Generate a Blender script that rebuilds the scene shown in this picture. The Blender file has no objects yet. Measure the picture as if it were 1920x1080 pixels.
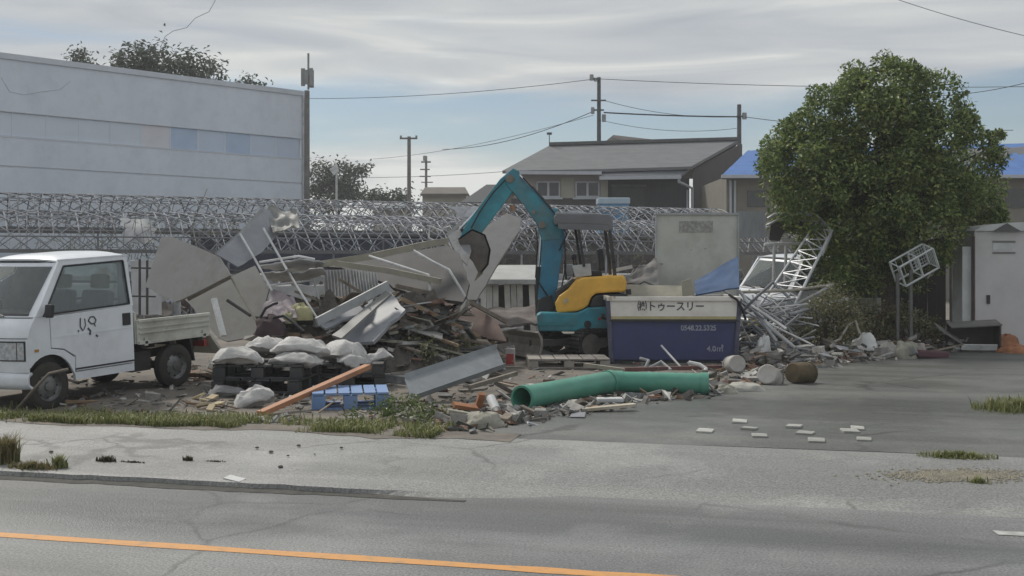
import bpy, bmesh, math, random
from mathutils import Vector, Matrix, Euler, noise as mnoise

sc = bpy.context.scene
COL = sc.collection
RND = random.Random(11)
rad = math.radians

# ------------------------------------------------------------------ camera
F, HY, CH = 2200.0, 490.0, 1.75          # focal length and horizon row (1920 px wide frame), eye height in metres
cam_d = bpy.data.cameras.new('camera')
cam_d.sensor_width = 36.0
cam_d.lens = 36.0 * F / 1920.0
cam_d.shift_y = -(540.0 - HY) / 1920.0
cam_d.clip_start = 0.1
cam_d.clip_end = 3000.0
cam = bpy.data.objects.new('camera', cam_d)
cam.location = (0, 0, CH)
cam.rotation_euler = (rad(90), 0, 0)
COL.objects.link(cam)
sc.camera = cam

# ------------------------------------------------------------------ light, sky, exposure
SUN_EL, SUN_AZ = rad(48), rad(-38)       # azimuth from +Y towards +X: the sun stands behind the scene, to the left
sun_d = bpy.data.lights.new('sun', 'SUN')
sun_d.energy = 2.1
sun_d.angle = rad(10)
sun_d.color = (1.0, 0.95, 0.86)
sun = bpy.data.objects.new('sun', sun_d)
to_sun = Vector((math.sin(SUN_AZ) * math.cos(SUN_EL), math.cos(SUN_AZ) * math.cos(SUN_EL), math.sin(SUN_EL)))
sun.rotation_euler = (-to_sun).to_track_quat('-Z', 'Y').to_euler()
sun.location = (0, 0, 40)
COL.objects.link(sun)

world = bpy.data.worlds.new('World')
sc.world = world
world.use_nodes = True
wn, wl = world.node_tree.nodes, world.node_tree.links
wn.clear()


def N(nodes, typ, **kw):
    n = nodes.new(typ)
    for k, v in kw.items():
        setattr(n, k, v)
    return n


def ramp(nodes, pts, interp='LINEAR'):
    r = nodes.new('ShaderNodeValToRGB')
    r.color_ramp.interpolation = interp
    e = r.color_ramp.elements
    while len(e) > 1:
        e.remove(e[-1])
    for i, (p, c) in enumerate(pts):
        if not isinstance(c, (tuple, list)):
            c = (c, c, c)
        el = e[0] if i == 0 else e.new(p)
        el.position = p
        el.color = (c[0], c[1], c[2], 1)
    return r


def build_sky():
    out = N(wn, 'ShaderNodeOutputWorld')
    sky = N(wn, 'ShaderNodeTexSky', sky_type='NISHITA')
    sky.sun_disc = False
    sky.sun_elevation = SUN_EL
    sky.sun_rotation = SUN_AZ
    sky.altitude = 20
    sky.air_density = 1.0
    sky.dust_density = 0.5
    b_sky = N(wn, 'ShaderNodeBackground')
    b_sky.inputs[1].default_value = 0.060
    wl.new(sky.outputs[0], b_sky.inputs[0])
    tc = N(wn, 'ShaderNodeTexCoord')
    sep = N(wn, 'ShaderNodeSeparateXYZ')
    wl.new(tc.outputs['Generated'], sep.inputs[0])
    # broad cloud sheet, stretched along the horizon
    m1 = N(wn, 'ShaderNodeMapping')
    m1.inputs['Scale'].default_value = (1.0, 1.0, 6.5)
    m1.inputs['Location'].default_value = (3.3, 1.2, 0.35)
    wl.new(tc.outputs['Generated'], m1.inputs[0])
    n1 = N(wn, 'ShaderNodeTexNoise')
    n1.inputs['Scale'].default_value = 2.6
    n1.inputs['Detail'].default_value = 7
    n1.inputs['Roughness'].default_value = 0.52
    n1.inputs['Distortion'].default_value = 0.35
    wl.new(m1.outputs[0], n1.inputs[0])
    m2 = N(wn, 'ShaderNodeMapping')
    m2.inputs['Scale'].default_value = (1.0, 1.0, 9.0)
    m2.inputs['Location'].default_value = (7.1, 4.4, 2.1)
    wl.new(tc.outputs['Generated'], m2.inputs[0])
    n2 = N(wn, 'ShaderNodeTexNoise')
    n2.inputs['Scale'].default_value = 4.2
    n2.inputs['Detail'].default_value = 8
    n2.inputs['Roughness'].default_value = 0.5
    n2.inputs['Distortion'].default_value = 0.8
    wl.new(m2.outputs[0], n2.inputs[0])
    # how open the cloud sheet is at each height above the horizon
    gap = ramp(wn, [(0.0, 0.36), (0.045, 0.42), (0.085, 0.66), (0.112, 0.98), (0.138, 0.92), (0.158, 0.46), (0.22, 0.20), (1.0, 0.22)])
    wl.new(sep.outputs[2], gap.inputs[0])
    a = N(wn, 'ShaderNodeMath', operation='MULTIPLY_ADD')
    wl.new(n1.outputs[0], a.inputs[0])
    a.inputs[1].default_value = 1.9
    wl.new(gap.outputs[0], a.inputs[2])
    mr = N(wn, 'ShaderNodeMapRange', interpolation_type='SMOOTHSTEP')
    wl.new(a.outputs[0], mr.inputs[0])
    mr.inputs[1].default_value = 1.34
    mr.inputs[2].default_value = 1.82
    mr.inputs[3].default_value = 0.0
    mr.inputs[4].default_value = 0.93
    # cloud colour: grey bellies, bright rims, whiter low down
    low = ramp(wn, [(0.0, 0.22), (0.04, 0.26), (0.10, 0.18), (0.16, 0.04), (0.30, 0.0), (1.0, 0.0)])
    wl.new(sep.outputs[2], low.inputs[0])
    b = N(wn, 'ShaderNodeMath', operation='ADD')
    wl.new(n2.outputs[0], b.inputs[0])
    wl.new(low.outputs[0], b.inputs[1])
    cc = ramp(wn, [(0.30, (0.45, 0.485, 0.53)), (0.47, (0.54, 0.57, 0.60)), (0.60, (0.62, 0.64, 0.645)), (0.78, (0.82, 0.83, 0.80))])
    wl.new(b.outputs[0], cc.inputs[0])
    b_cl = N(wn, 'ShaderNodeBackground')
    wl.new(cc.outputs[0], b_cl.inputs[0])
    b_cl.inputs[1].default_value = 0.775
    mix = N(wn, 'ShaderNodeMixShader')
    wl.new(mr.outputs[0], mix.inputs[0])
    wl.new(b_cl.outputs[0], mix.inputs[1])
    wl.new(b_sky.outputs[0], mix.inputs[2])
    wl.new(mix.outputs[0], out.inputs[0])


build_sky()
vs = sc.view_settings
vs.view_transform = 'Standard'
vs.look = 'None'
vs.gamma = 1.0
vs.use_curve_mapping = False
vs.exposure = 0.32


# ------------------------------------------------------------------ helpers
def P(x, y, d):
    """a place d metres in front of the camera, read off the photograph's pixel grid"""
    return Vector(((x - 960.0) / F * d, d, CH - (y - HY) / F * d))


RU = Vector((0.970, -0.242, 0.0))        # along the road
RN = Vector((0.242, 0.970, 0.0))         # away from the road
S_KERB, S_LOT = 8.25, 10.5


def smooth(a, b, t):
    t = max(0.0, min(1.0, (t - a) / (b - a)))
    return t * t * (3 - 2 * t)


def hz(X, Y):
    """height of the ground"""
    s = X * RN.x + Y * RN.y
    if s < S_KERB:
        return 0.0
    if s < S_LOT:
        return 0.045 + 0.06 * (s - S_KERB) / (S_LOT - S_KERB)
    return 0.105 + 0.075 * smooth(12.5, 14.8, Y) * (1 - smooth(-3.2, -0.5, X)) + 0.04 * smooth(15, 20, Y) * smooth(-3.2, -0.5, X)


def G(x, y, dz=0.0):
    """where a pixel's line of sight meets the ground"""
    d = 12.0
    for _ in range(30):
        z = hz((x - 960.0) / F * d, d)
        d = (CH - z) * F / (y - HY)
    v = P(x, y, d)
    return Vector((v.x, v.y, hz(v.x, v.y) + dz))


def basis_inv(o):
    m = Matrix.Identity(4)
    while o is not None:
        m = Matrix.LocRotScale(o.location, o.rotation_euler, o.scale) @ m
        o = o.parent
    return m.inverted()


class MB:
    """collects shapes, then links them as one mesh object"""

    def __init__(self):
        self.v, self.f = [], []

    def add(self, vs_, fs):
        n = len(self.v)
        self.v += [Vector(p) for p in vs_]
        self.f += [tuple(i + n for i in q) for q in fs]
        return self

    def box(self, c, s, M=None):
        x, y, z = s[0] / 2, s[1] / 2, s[2] / 2
        vs_ = [Vector((a * x, b * y, e * z)) for a in (-1, 1) for b in (-1, 1) for e in (-1, 1)]
        if M is not None:
            vs_ = [M @ p for p in vs_]
        c = Vector(c)
        return self.add([p + c for p in vs_], [(0, 1, 3, 2), (4, 6, 7, 5), (0, 4, 5, 1), (2, 3, 7, 6), (0, 2, 6, 4), (1, 5, 7, 3)])

    def beam(self, p, q, w, h, up=(0, 0, 1)):
        p, q = Vector(p), Vector(q)
        d = (q - p).normalized()
        u = Vector(up)
        if abs(d.dot(u)) > 0.98:
            u = Vector((0, 1, 0))
        r = d.cross(u).normalized() * (w / 2)
        u = r.cross(d).normalized() * (h / 2)
        vs_ = [e + a * r + b * u for e in (p, q) for a, b in ((-1, -1), (1, -1), (1, 1), (-1, 1))]
        return self.add(vs_, [(3, 2, 1, 0), (4, 5, 6, 7), (0, 1, 5, 4), (1, 2, 6, 5), (2, 3, 7, 6), (3, 0, 4, 7)])

    def tube(self, pts, r, seg=6, cap=True, r2=None):
        pts = [Vector(p) for p in pts]
        k = len(pts)
        rings = []
        prev = None
        for i, p in enumerate(pts):
            d = (pts[min(i + 1, k - 1)] - pts[max(i - 1, 0)]).normalized()
            if prev is None:
                a = d.cross(Vector((0, 0, 1)) if abs(d.z) < 0.95 else Vector((1, 0, 0))).normalized()
            else:
                a = (prev - d * prev.dot(d)).normalized()
            prev = a
            b = d.cross(a)
            rr = r if r2 is None else r + (r2 - r) * i / (k - 1)
            rings.append([p + (a * math.cos(t) + b * math.sin(t)) * rr for t in [2 * math.pi * j / seg for j in range(seg)]])
        vs_ = [p for ring in rings for p in ring]
        fs = []
        for i in range(k - 1):
            for j in range(seg):
                fs.append((i * seg + j, i * seg + (j + 1) % seg, (i + 1) * seg + (j + 1) % seg, (i + 1) * seg + j))
        if cap:
            fs.append(tuple(range(seg - 1, -1, -1)))
            fs.append(tuple((k - 1) * seg + j for j in range(seg)))
        return self.add(vs_, fs)

    def prism(self, pts, th):
        """a flat outline given its thickness vector"""
        pts = [Vector(p) for p in pts]
        th = Vector(th)
        n = len(pts)
        vs_ = pts + [p + th for p in pts]
        fs = [tuple(range(n)), tuple(range(2 * n - 1, n - 1, -1))]
        for i in range(n):
            j = (i + 1) % n
            fs.append((j, i, i + n, j + n))
        return self.add(vs_, fs)

    def lathe(self, prof, c, axis='z', seg=16):
        vs_, fs = [], []
        n = len(prof)
        for j in range(seg):
            t = 2 * math.pi * j / seg
            for r, h in prof:
                q = (r * math.cos(t), r * math.sin(t), h)
                if axis == 'y':
                    q = (q[0], q[2], q[1])
                elif axis == 'x':
                    q = (q[2], q[0], q[1])
                vs_.append(Vector(q) + Vector(c))
        for j in range(seg):
            k = (j + 1) % seg
            for i in range(n - 1):
                fs.append((j * n + i, k * n + i, k * n + i + 1, j * n + i + 1))
        return self.add(vs_, fs)

    def grid(self, fn, nu, nv):
        vs_ = [fn(i / nu, j / nv) for j in range(nv + 1) for i in range(nu + 1)]
        fs = [(j * (nu + 1) + i, j * (nu + 1) + i + 1, (j + 1) * (nu + 1) + i + 1, (j + 1) * (nu + 1) + i) for j in range(nv) for i in range(nu)]
        return self.add(vs_, fs)

    def mesh(self, name, mat, inv=None, smooth_=False, bevel=0.0, recalc=True, solid=0.0):
        me = bpy.data.meshes.new(name)
        vv = self.v if inv is None else [inv @ p for p in self.v]
        me.from_pydata([tuple(p) for p in vv], [], self.f)
        if bevel or recalc or solid:
            bm = bmesh.new()
            bm.from_mesh(me)
            if recalc:
                bmesh.ops.recalc_face_normals(bm, faces=bm.faces)
            if solid:
                bmesh.ops.solidify(bm, geom=bm.faces[:], thickness=solid)
            if bevel:
                ed = [e for e in bm.edges if len(e.link_faces) == 2 and e.calc_face_angle(0) > rad(28)]
                bmesh.ops.bevel(bm, geom=ed, offset=bevel, segments=2, affect='EDGES', profile=0.6)
            bm.to_mesh(me)
            bm.free()
        me.materials.append(mat)
        if smooth_:
            me.polygons.foreach_set('use_smooth', [True] * len(me.polygons))
            try:
                me.set_sharp_from_angle(angle=rad(38))
            except Exception:
                pass
        me.update()
        return me

    def build(self, name, mat, parent=None, local=False, **kw):
        if parent is not None:
            inv = None if local else basis_inv(parent)
            o = bpy.data.objects.new(name, self.mesh(name, mat, inv, **kw))
            o.parent = parent
        else:
            n = len(self.v)
            c = Vector((sum(p.x for p in self.v) / n, sum(p.y for p in self.v) / n, min(p.z for p in self.v)))
            o = bpy.data.objects.new(name, self.mesh(name, mat, Matrix.Translation(-c), **kw))
            o.location = c
        COL.objects.link(o)
        return o


def tag(o, label=None, cat=None, group=None, kind=None):
    if label:
        o['label'] = label
    if cat:
        o['category'] = cat
    if group:
        o['group'] = group
    if kind:
        o['kind'] = kind
    return o


def thing(name, label, cat, loc, rotz=0.0, group=None, rot=None):
    o = bpy.data.objects.new(name, None)
    o.empty_display_size = 0.2
    o.location = loc
    o.rotation_euler = rot if rot else (0, 0, rotz)
    COL.objects.link(o)
    return tag(o, label, cat, group)


def copy_tree(o, parent=None):
    c = o.copy()
    COL.objects.link(c)
    c.parent = parent
    for ch in list(o.children):
        copy_tree(ch, c)
    return c


def link_copy(o, parent, loc=None, rot=None):
    c = o.copy()
    COL.objects.link(c)
    c.parent = parent
    if loc is not None:
        c.location = loc
    if rot is not None:
        c.rotation_euler = rot
    return c


# ------------------------------------------------------------------ materials
MATS = {}


def mat(name, c1, c2=None, rough=0.7, metal=0.0, scale=4.0, bump=0.0, bscale=40.0, island=None, dirt=0.0, dirt_col=(0.09, 0.075, 0.06),
        stretch=(1, 1, 1), contrast=(0.35, 0.65), obj_var=0.0, spec=0.5, alpha=None, trans=0.0, coat=0.0):
    if name in MATS:
        return MATS[name]
    m = bpy.data.materials.new(name)
    m.use_nodes = True
    nd, lk = m.node_tree.nodes, m.node_tree.links
    bs = nd['Principled BSDF']
    bs.inputs['Roughness'].default_value = rough
    bs.inputs['Metallic'].default_value = metal
    bs.inputs['Specular IOR Level'].default_value = spec
    if coat:
        bs.inputs['Coat Weight'].default_value = coat
    if trans:
        bs.inputs['Transmission Weight'].default_value = trans
    if alpha is not None:
        bs.inputs['Alpha'].default_value = alpha
    c2 = c2 or tuple(min(1, x * 0.72) for x in c1)
    tc = N(nd, 'ShaderNodeTexCoord')
    mp = N(nd, 'ShaderNodeMapping')
    mp.inputs['Scale'].default_value = stretch
    lk.new(tc.outputs['Object'], mp.inputs[0])
    nz = N(nd, 'ShaderNodeTexNoise')
    nz.inputs['Scale'].default_value = scale
    nz.inputs['Detail'].default_value = 8
    nz.inputs['Roughness'].default_value = 0.6
    lk.new(mp.outputs[0], nz.inputs[0])
    if island:
        ge = N(nd, 'ShaderNodeNewGeometry')
        rp = ramp(nd, [(i / len(island), c) for i, c in enumerate(island)], 'CONSTANT' if len(island) > 3 else 'LINEAR')
        lk.new(ge.outputs['Random Per Island'], rp.inputs[0])
        mx = N(nd, 'ShaderNodeMix', data_type='RGBA', blend_type='MULTIPLY')
        mx.inputs[0].default_value = 1.0
        r2 = ramp(nd, [(contrast[0], 0.6), (contrast[1], 1.1)])
        lk.new(nz.outputs[0], r2.inputs[0])
        lk.new(rp.outputs[0], mx.inputs[6])
        lk.new(r2.outputs[0], mx.inputs[7])
        colr = mx.outputs[2]
    else:
        rp = ramp(nd, [(contrast[0], c2), (contrast[1], c1)])
        lk.new(nz.outputs[0], rp.inputs[0])
        colr = rp.outputs[0]
    if dirt:
        n3 = N(nd, 'ShaderNodeTexNoise')
        n3.inputs['Scale'].default_value = 1.7
        n3.inputs['Detail'].default_value = 10
        n3.inputs['Roughness'].default_value = 0.68
        lk.new(tc.outputs['Object'], n3.inputs[0])
        r3 = ramp(nd, [(0.46, 0.0), (0.70, dirt)])
        lk.new(n3.outputs[0], r3.inputs[0])
        mx = N(nd, 'ShaderNodeMix', data_type='RGBA')
        lk.new(r3.outputs[0], mx.inputs[0])
        lk.new(colr, mx.inputs[6])
        mx.inputs[7].default_value = (*dirt_col, 1)
        colr = mx.outputs[2]
    if obj_var:
        oi = N(nd, 'ShaderNodeObjectInfo')
        mr = N(nd, 'ShaderNodeMapRange')
        mr.inputs[3].default_value = 1 - obj_var
        mr.inputs[4].default_value = 1 + obj_var
        lk.new(oi.outputs['Random'], mr.inputs[0])
        hs = N(nd, 'ShaderNodeHueSaturation')
        lk.new(mr.outputs[0], hs.inputs['Value'])
        lk.new(colr, hs.inputs['Color'])
        colr = hs.outputs[0]
    lk.new(colr, bs.inputs['Base Color'])
    if bump:
        nb = N(nd, 'ShaderNodeTexNoise')
        nb.inputs['Scale'].default_value = bscale
        nb.inputs['Detail'].default_value = 5
        lk.new(mp.outputs[0], nb.inputs[0])
        bp = N(nd, 'ShaderNodeBump')
        bp.inputs['Strength'].default_value = bump
        bp.inputs['Distance'].default_value = 0.02
        lk.new(nb.outputs[0], bp.inputs['Height'])
        lk.new(bp.outputs[0], bs.inputs['Normal'])
    MATS[name] = m
    return m


def leaf_mat(name, cols, rough=0.45):
    if name in MATS:
        return MATS[name]
    m = bpy.data.materials.new(name)
    m.use_nodes = True
    nd, lk = m.node_tree.nodes, m.node_tree.links
    bs = nd['Principled BSDF']
    ge = N(nd, 'ShaderNodeNewGeometry')
    rp = ramp(nd, [(i / max(1, len(cols) - 1), c) for i, c in enumerate(cols)])
    lk.new(ge.outputs['Random Per Island'], rp.inputs[0])
    lk.new(rp.outputs[0], bs.inputs['Base Color'])
    bs.inputs['Roughness'].default_value = rough
    tr = N(nd, 'ShaderNodeBsdfTranslucent')
    lk.new(rp.outputs[0], tr.inputs[0])
    mx = N(nd, 'ShaderNodeMixShader')
    mx.inputs[0].default_value = 0.28
    lk.new(bs.outputs[0], mx.inputs[1])
    lk.new(tr.outputs[0], mx.inputs[2])
    lk.new(mx.outputs[0], nd['Material Output'].inputs[0])
    MATS[name] = m
    return m


def road_mat(name, base, dark, light, streak, rough=(0.38, 0.7), crack=0.0, grit=0.5, ang=-14.0, fade=None):
    """worn paving: grit, long wear streaks along the road, damp patches that differ in gloss, cracks"""
    m = bpy.data.materials.new(name)
    m.use_nodes = True
    nd, lk = m.node_tree.nodes, m.node_tree.links
    bs = nd['Principled BSDF']
    tc = N(nd, 'ShaderNodeTexCoord')
    mp = N(nd, 'ShaderNodeMapping')
    mp.inputs['Rotation'].default_value = (0, 0, rad(-ang))
    lk.new(tc.outputs['Object'], mp.inputs[0])
    st = N(nd, 'ShaderNodeMapping')
    st.inputs['Scale'].default_value = (0.10, 1.0, 1.0)
    lk.new(mp.outputs[0], st.inputs[0])

    def nz(vec, s, d=8, r=0.6):
        n = N(nd, 'ShaderNodeTexNoise')
        n.inputs['Scale'].default_value = s
        n.inputs['Detail'].default_value = d
        n.inputs['Roughness'].default_value = r
        lk.new(vec, n.inputs[0])
        return n.outputs[0]

    def mixc(fac, a, b, blend='MIX'):
        x = N(nd, 'ShaderNodeMix', data_type='RGBA', blend_type=blend)
        if hasattr(fac, 'links'):
            lk.new(fac, x.inputs[0])
        else:
            x.inputs[0].default_value = fac
        for i, c in ((6, a), (7, b)):
            if hasattr(c, 'links'):
                lk.new(c, x.inputs[i])
            else:
                x.inputs[i].default_value = (*c, 1)
        return x.outputs[2]

    r1 = ramp(nd, [(0.38, 0.0), (0.66, 1.0)])
    lk.new(nz(st.outputs[0], streak), r1.inputs[0])
    col = mixc(r1.outputs[0], dark, base)
    if fade:
        sx = N(nd, 'ShaderNodeSeparateXYZ')
        lk.new(mp.outputs[0], sx.inputs[0])
        ad = N(nd, 'ShaderNodeMath', operation='MULTIPLY_ADD')
        lk.new(nz(mp.outputs[0], 0.7, 6), ad.inputs[0])
        ad.inputs[1].default_value = 3.0
        lk.new(sx.outputs[0], ad.inputs[2])
        fm = N(nd, 'ShaderNodeMapRange')
        lk.new(ad.outputs[0], fm.inputs[0])
        fm.inputs[1].default_value = fade[0] + 1.5
        fm.inputs[2].default_value = fade[1] + 1.5
        col = mixc(fm.outputs[0], col, fade[2])
    r2 = ramp(nd, [(0.50, 0.0), (0.72, 0.8)])
    patch = nz(mp.outputs[0], 0.55, 9, 0.62)
    lk.new(patch, r2.inputs[0])
    col = mixc(r2.outputs[0], col, light)
    r3 = ramp(nd, [(0.30, 1.0 - 0.45 * grit), (0.5, 1.0), (0.72, 1.0 + 0.55 * grit)])
    gn = nz(tc.outputs['Object'], 55.0, 3, 0.7)
    lk.new(gn, r3.inputs[0])
    col = mixc(1.0, col, r3.outputs[0], 'MULTIPLY')
    hgt = gn
    if crack:
        vo = N(nd, 'ShaderNodeTexVoronoi', feature='DISTANCE_TO_EDGE')
        vo.inputs['Scale'].default_value = 0.62
        ds = N(nd, 'ShaderNodeMix', data_type='RGBA')
        ds.inputs[0].default_value = 0.22
        nv = N(nd, 'ShaderNodeTexNoise')
        nv.inputs['Scale'].default_value = 2.6
        nv.inputs['Detail'].default_value = 6
        lk.new(mp.outputs[0], nv.inputs[0])
        lk.new(mp.outputs[0], ds.inputs[6])
        lk.new(nv.outputs[1], ds.inputs[7])
        lk.new(ds.outputs[2], vo.inputs[0])
        rc = ramp(nd, [(0.0, crack), (0.006, crack * 0.8), (0.014, 0.0)])
        lk.new(vo.outputs[0], rc.inputs[0])
        gate = ramp(nd, [(0.48, 0.0), (0.58, 1.0)])
        lk.new(nz(mp.outputs[0], 0.4, 3), gate.inputs[0])
        mm = N(nd, 'ShaderNodeMath', operation='MULTIPLY')
        lk.new(rc.outputs[0], mm.inputs[0])
        lk.new(gate.outputs[0], mm.inputs[1])
        col = mixc(mm.outputs[0], col, (0.03, 0.028, 0.025))
    lk.new(col, bs.inputs['Base Color'])
    rr = ramp(nd, [(0.40, rough[0]), (0.62, rough[1])])
    lk.new(nz(st.outputs[0], streak * 0.7), rr.inputs[0])
    lk.new(rr.outputs[0], bs.inputs['Roughness'])
    bp = N(nd, 'ShaderNodeBump')
    bp.inputs['Strength'].default_value = 0.55
    bp.inputs['Distance'].default_value = 0.012
    lk.new(hgt, bp.inputs['Height'])
    lk.new(bp.outputs[0], bs.inputs['Normal'])
    return m


WHITE = mat('white_paint', (0.76, 0.79, 0.84), (0.70, 0.73, 0.78), rough=0.35, scale=2.0, dirt=0.22, coat=0.3)
CREAM = mat('cream_paint', (0.58, 0.58, 0.52), (0.46, 0.46, 0.41), rough=0.5, scale=3.0, dirt=0.6)
BLACKP = mat('black_plastic', (0.022, 0.023, 0.026), (0.012, 0.012, 0.014), rough=0.5, scale=5)
RUBBER = mat('tyre_rubber', (0.030, 0.029, 0.028), (0.018, 0.018, 0.018), rough=0.85, scale=8, dirt=0.5, dirt_col=(0.08, 0.07, 0.055))
STEELRIM = mat('rim_steel', (0.30, 0.31, 0.32), (0.16, 0.16, 0.16), rough=0.45, metal=0.6, scale=9, dirt=0.5)
DARKIN = mat('dark_interior', (0.035, 0.037, 0.042), rough=0.8)
CHASSIS = mat('chassis_black', (0.03, 0.03, 0.032), rough=0.7, scale=9, dirt=0.6)
SEATM = mat('seat_vinyl', (0.16, 0.165, 0.17), (0.10, 0.10, 0.11), rough=0.7)
GLASSM = mat('car_glass', (0.72, 0.80, 0.80), (0.70, 0.78, 0.78), rough=0.03, trans=0.92, spec=0.6)
CHROME = mat('chrome', (0.62, 0.64, 0.66), (0.52, 0.54, 0.55), rough=0.18, metal=1.0)
LAMPG = mat('lamp_glass', (0.60, 0.63, 0.66), (0.34, 0.36, 0.38), rough=0.12, scale=22, metal=0.4, coat=0.8)
AMBER = mat('amber_lens', (0.55, 0.22, 0.03), rough=0.2, coat=0.6)
REDL = mat('red_lens', (0.40, 0.02, 0.02), rough=0.25, coat=0.5)
INKM = mat('black_lettering', (0.05, 0.052, 0.06), (0.10, 0.10, 0.11), rough=0.6, scale=30)
INKW = mat('white_lettering', (0.42, 0.44, 0.50), (0.22, 0.23, 0.30), rough=0.6, scale=26)
GALV = mat('galvanised_pipe', (0.46, 0.47, 0.49), (0.30, 0.31, 0.33), rough=0.42, metal=0.55, scale=5, dirt=0.45, dirt_col=(0.16, 0.12, 0.09), obj_var=0.18)
WPIPE = mat('white_pipe', (0.68, 0.69, 0.70), (0.50, 0.50, 0.50), rough=0.5, scale=6, dirt=0.5, obj_var=0.12)
SHEETG = mat('grey_sheet', (0.245, 0.245, 0.24), (0.205, 0.205, 0.20), rough=0.6, scale=2.0, dirt=0.5, dirt_col=(0.11, 0.10, 0.085), obj_var=0.12)
SHEETB = mat('blue_grey_sheet', (0.30, 0.315, 0.345), (0.23, 0.24, 0.265), rough=0.5, scale=2.4, dirt=0.5, dirt_col=(0.12, 0.11, 0.10), obj_var=0.12)
SHEETL = mat('light_sheet', (0.44, 0.45, 0.46), (0.33, 0.34, 0.35), rough=0.45, scale=2.5, dirt=0.4, obj_var=0.1)
SHEETD = mat('dark_sheet', (0.075, 0.073, 0.075), (0.05, 0.05, 0.052), rough=0.7, scale=3, dirt=0.3, obj_var=0.1)
BEIGE = mat('beige_board', (0.34, 0.32, 0.26), (0.24, 0.225, 0.185), rough=0.7, scale=4, dirt=0.4, obj_var=0.12)
WOOD = mat('bare_wood', (0.36, 0.26, 0.17), (0.22, 0.15, 0.095), rough=0.75, scale=3, stretch=(1, 1, 9), bump=0.2, dirt=0.4, obj_var=0.2)
WOODO = mat('orange_wood', (0.46, 0.22, 0.11), (0.34, 0.15, 0.075), rough=0.65, scale=4, dirt=0.2)
WOODG = mat('weathered_wood', (0.24, 0.205, 0.17), (0.14, 0.12, 0.10), rough=0.8, scale=5, bump=0.2, dirt=0.4, obj_var=0.25)
CONC = mat('concrete_chunk', (0.34, 0.33, 0.31), (0.22, 0.21, 0.20), rough=0.9, scale=7, bump=0.5, bscale=30, dirt=0.3, obj_var=0.22)
SACK = mat('white_sack', (0.56, 0.55, 0.54), (0.38, 0.375, 0.37), rough=0.75, scale=6, bump=0.8, bscale=11, dirt=0.6, dirt_col=(0.17, 0.15, 0.13), obj_var=0.12)


# ================================================================== the setting
def on_road(u, s, z=0.0):
    v = RU * u + RN * s
    return Vector((v.x, v.y, z))


def s_of(v):
    return v.x * RN.x + v.y * RN.y


def u_of(v):
    return v.x * RU.x + v.y * RU.y


ASPH = road_mat('road_asphalt', (0.20, 0.203, 0.203), (0.105, 0.107, 0.108), (0.27, 0.27, 0.266), 1.1, rough=(0.36, 0.66), crack=0.5, grit=1.1)
PAVE = road_mat('pavement_concrete', (0.29, 0.289, 0.282), (0.165, 0.165, 0.161), (0.37, 0.367, 0.354), 1.0, rough=(0.42, 0.7), crack=0.5, grit=1.0, fade=(-3.5, 1.5, (0.195, 0.196, 0.193)))
DRIVE = road_mat('driveway_asphalt', (0.145, 0.149, 0.141), (0.080, 0.083, 0.078), (0.21, 0.21, 0.198), 0.9, rough=(0.36, 0.68), crack=0.7, grit=1.0)
DIRT = mat('lot_dirt', (0.19, 0.172, 0.15), (0.115, 0.102, 0.09), rough=0.95, scale=3.2, bump=0.7, bscale=14, dirt=0.6, dirt_col=(0.24, 0.20, 0.16))
GUTT = mat('gutter_dark', (0.085, 0.082, 0.072), (0.05, 0.048, 0.042), rough=0.9, scale=9, bump=0.5, bscale=30)
YELL = mat('orange_road_paint', (0.62, 0.30, 0.09), (0.44, 0.25, 0.11), rough=0.6, scale=11, contrast=(0.32, 0.5))
WLIN = mat('white_road_paint', (0.52, 0.52, 0.50), (0.26, 0.26, 0.25), rough=0.6, scale=9)

# edge of the rubble against the driveway, walked from the grass corner towards the storage locker
EDGE = [Vector((p.x, p.y)) for p in (G(845, 812), G(980, 792), G(1100, 770), G(1330, 742), G(1420, 718), G(1500, 694), G(1600, 678), G(1750, 664), G(1905, 648), G(2200, 640))]


def edge_y(X):
    for a, b in zip(EDGE, EDGE[1:]):
        if a.x <= X <= b.x:
            return a.y + (b.y - a.y) * (X - a.x) / (b.x - a.x)
    return 1e9 if X < EDGE[0].x else EDGE[-1].y


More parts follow.
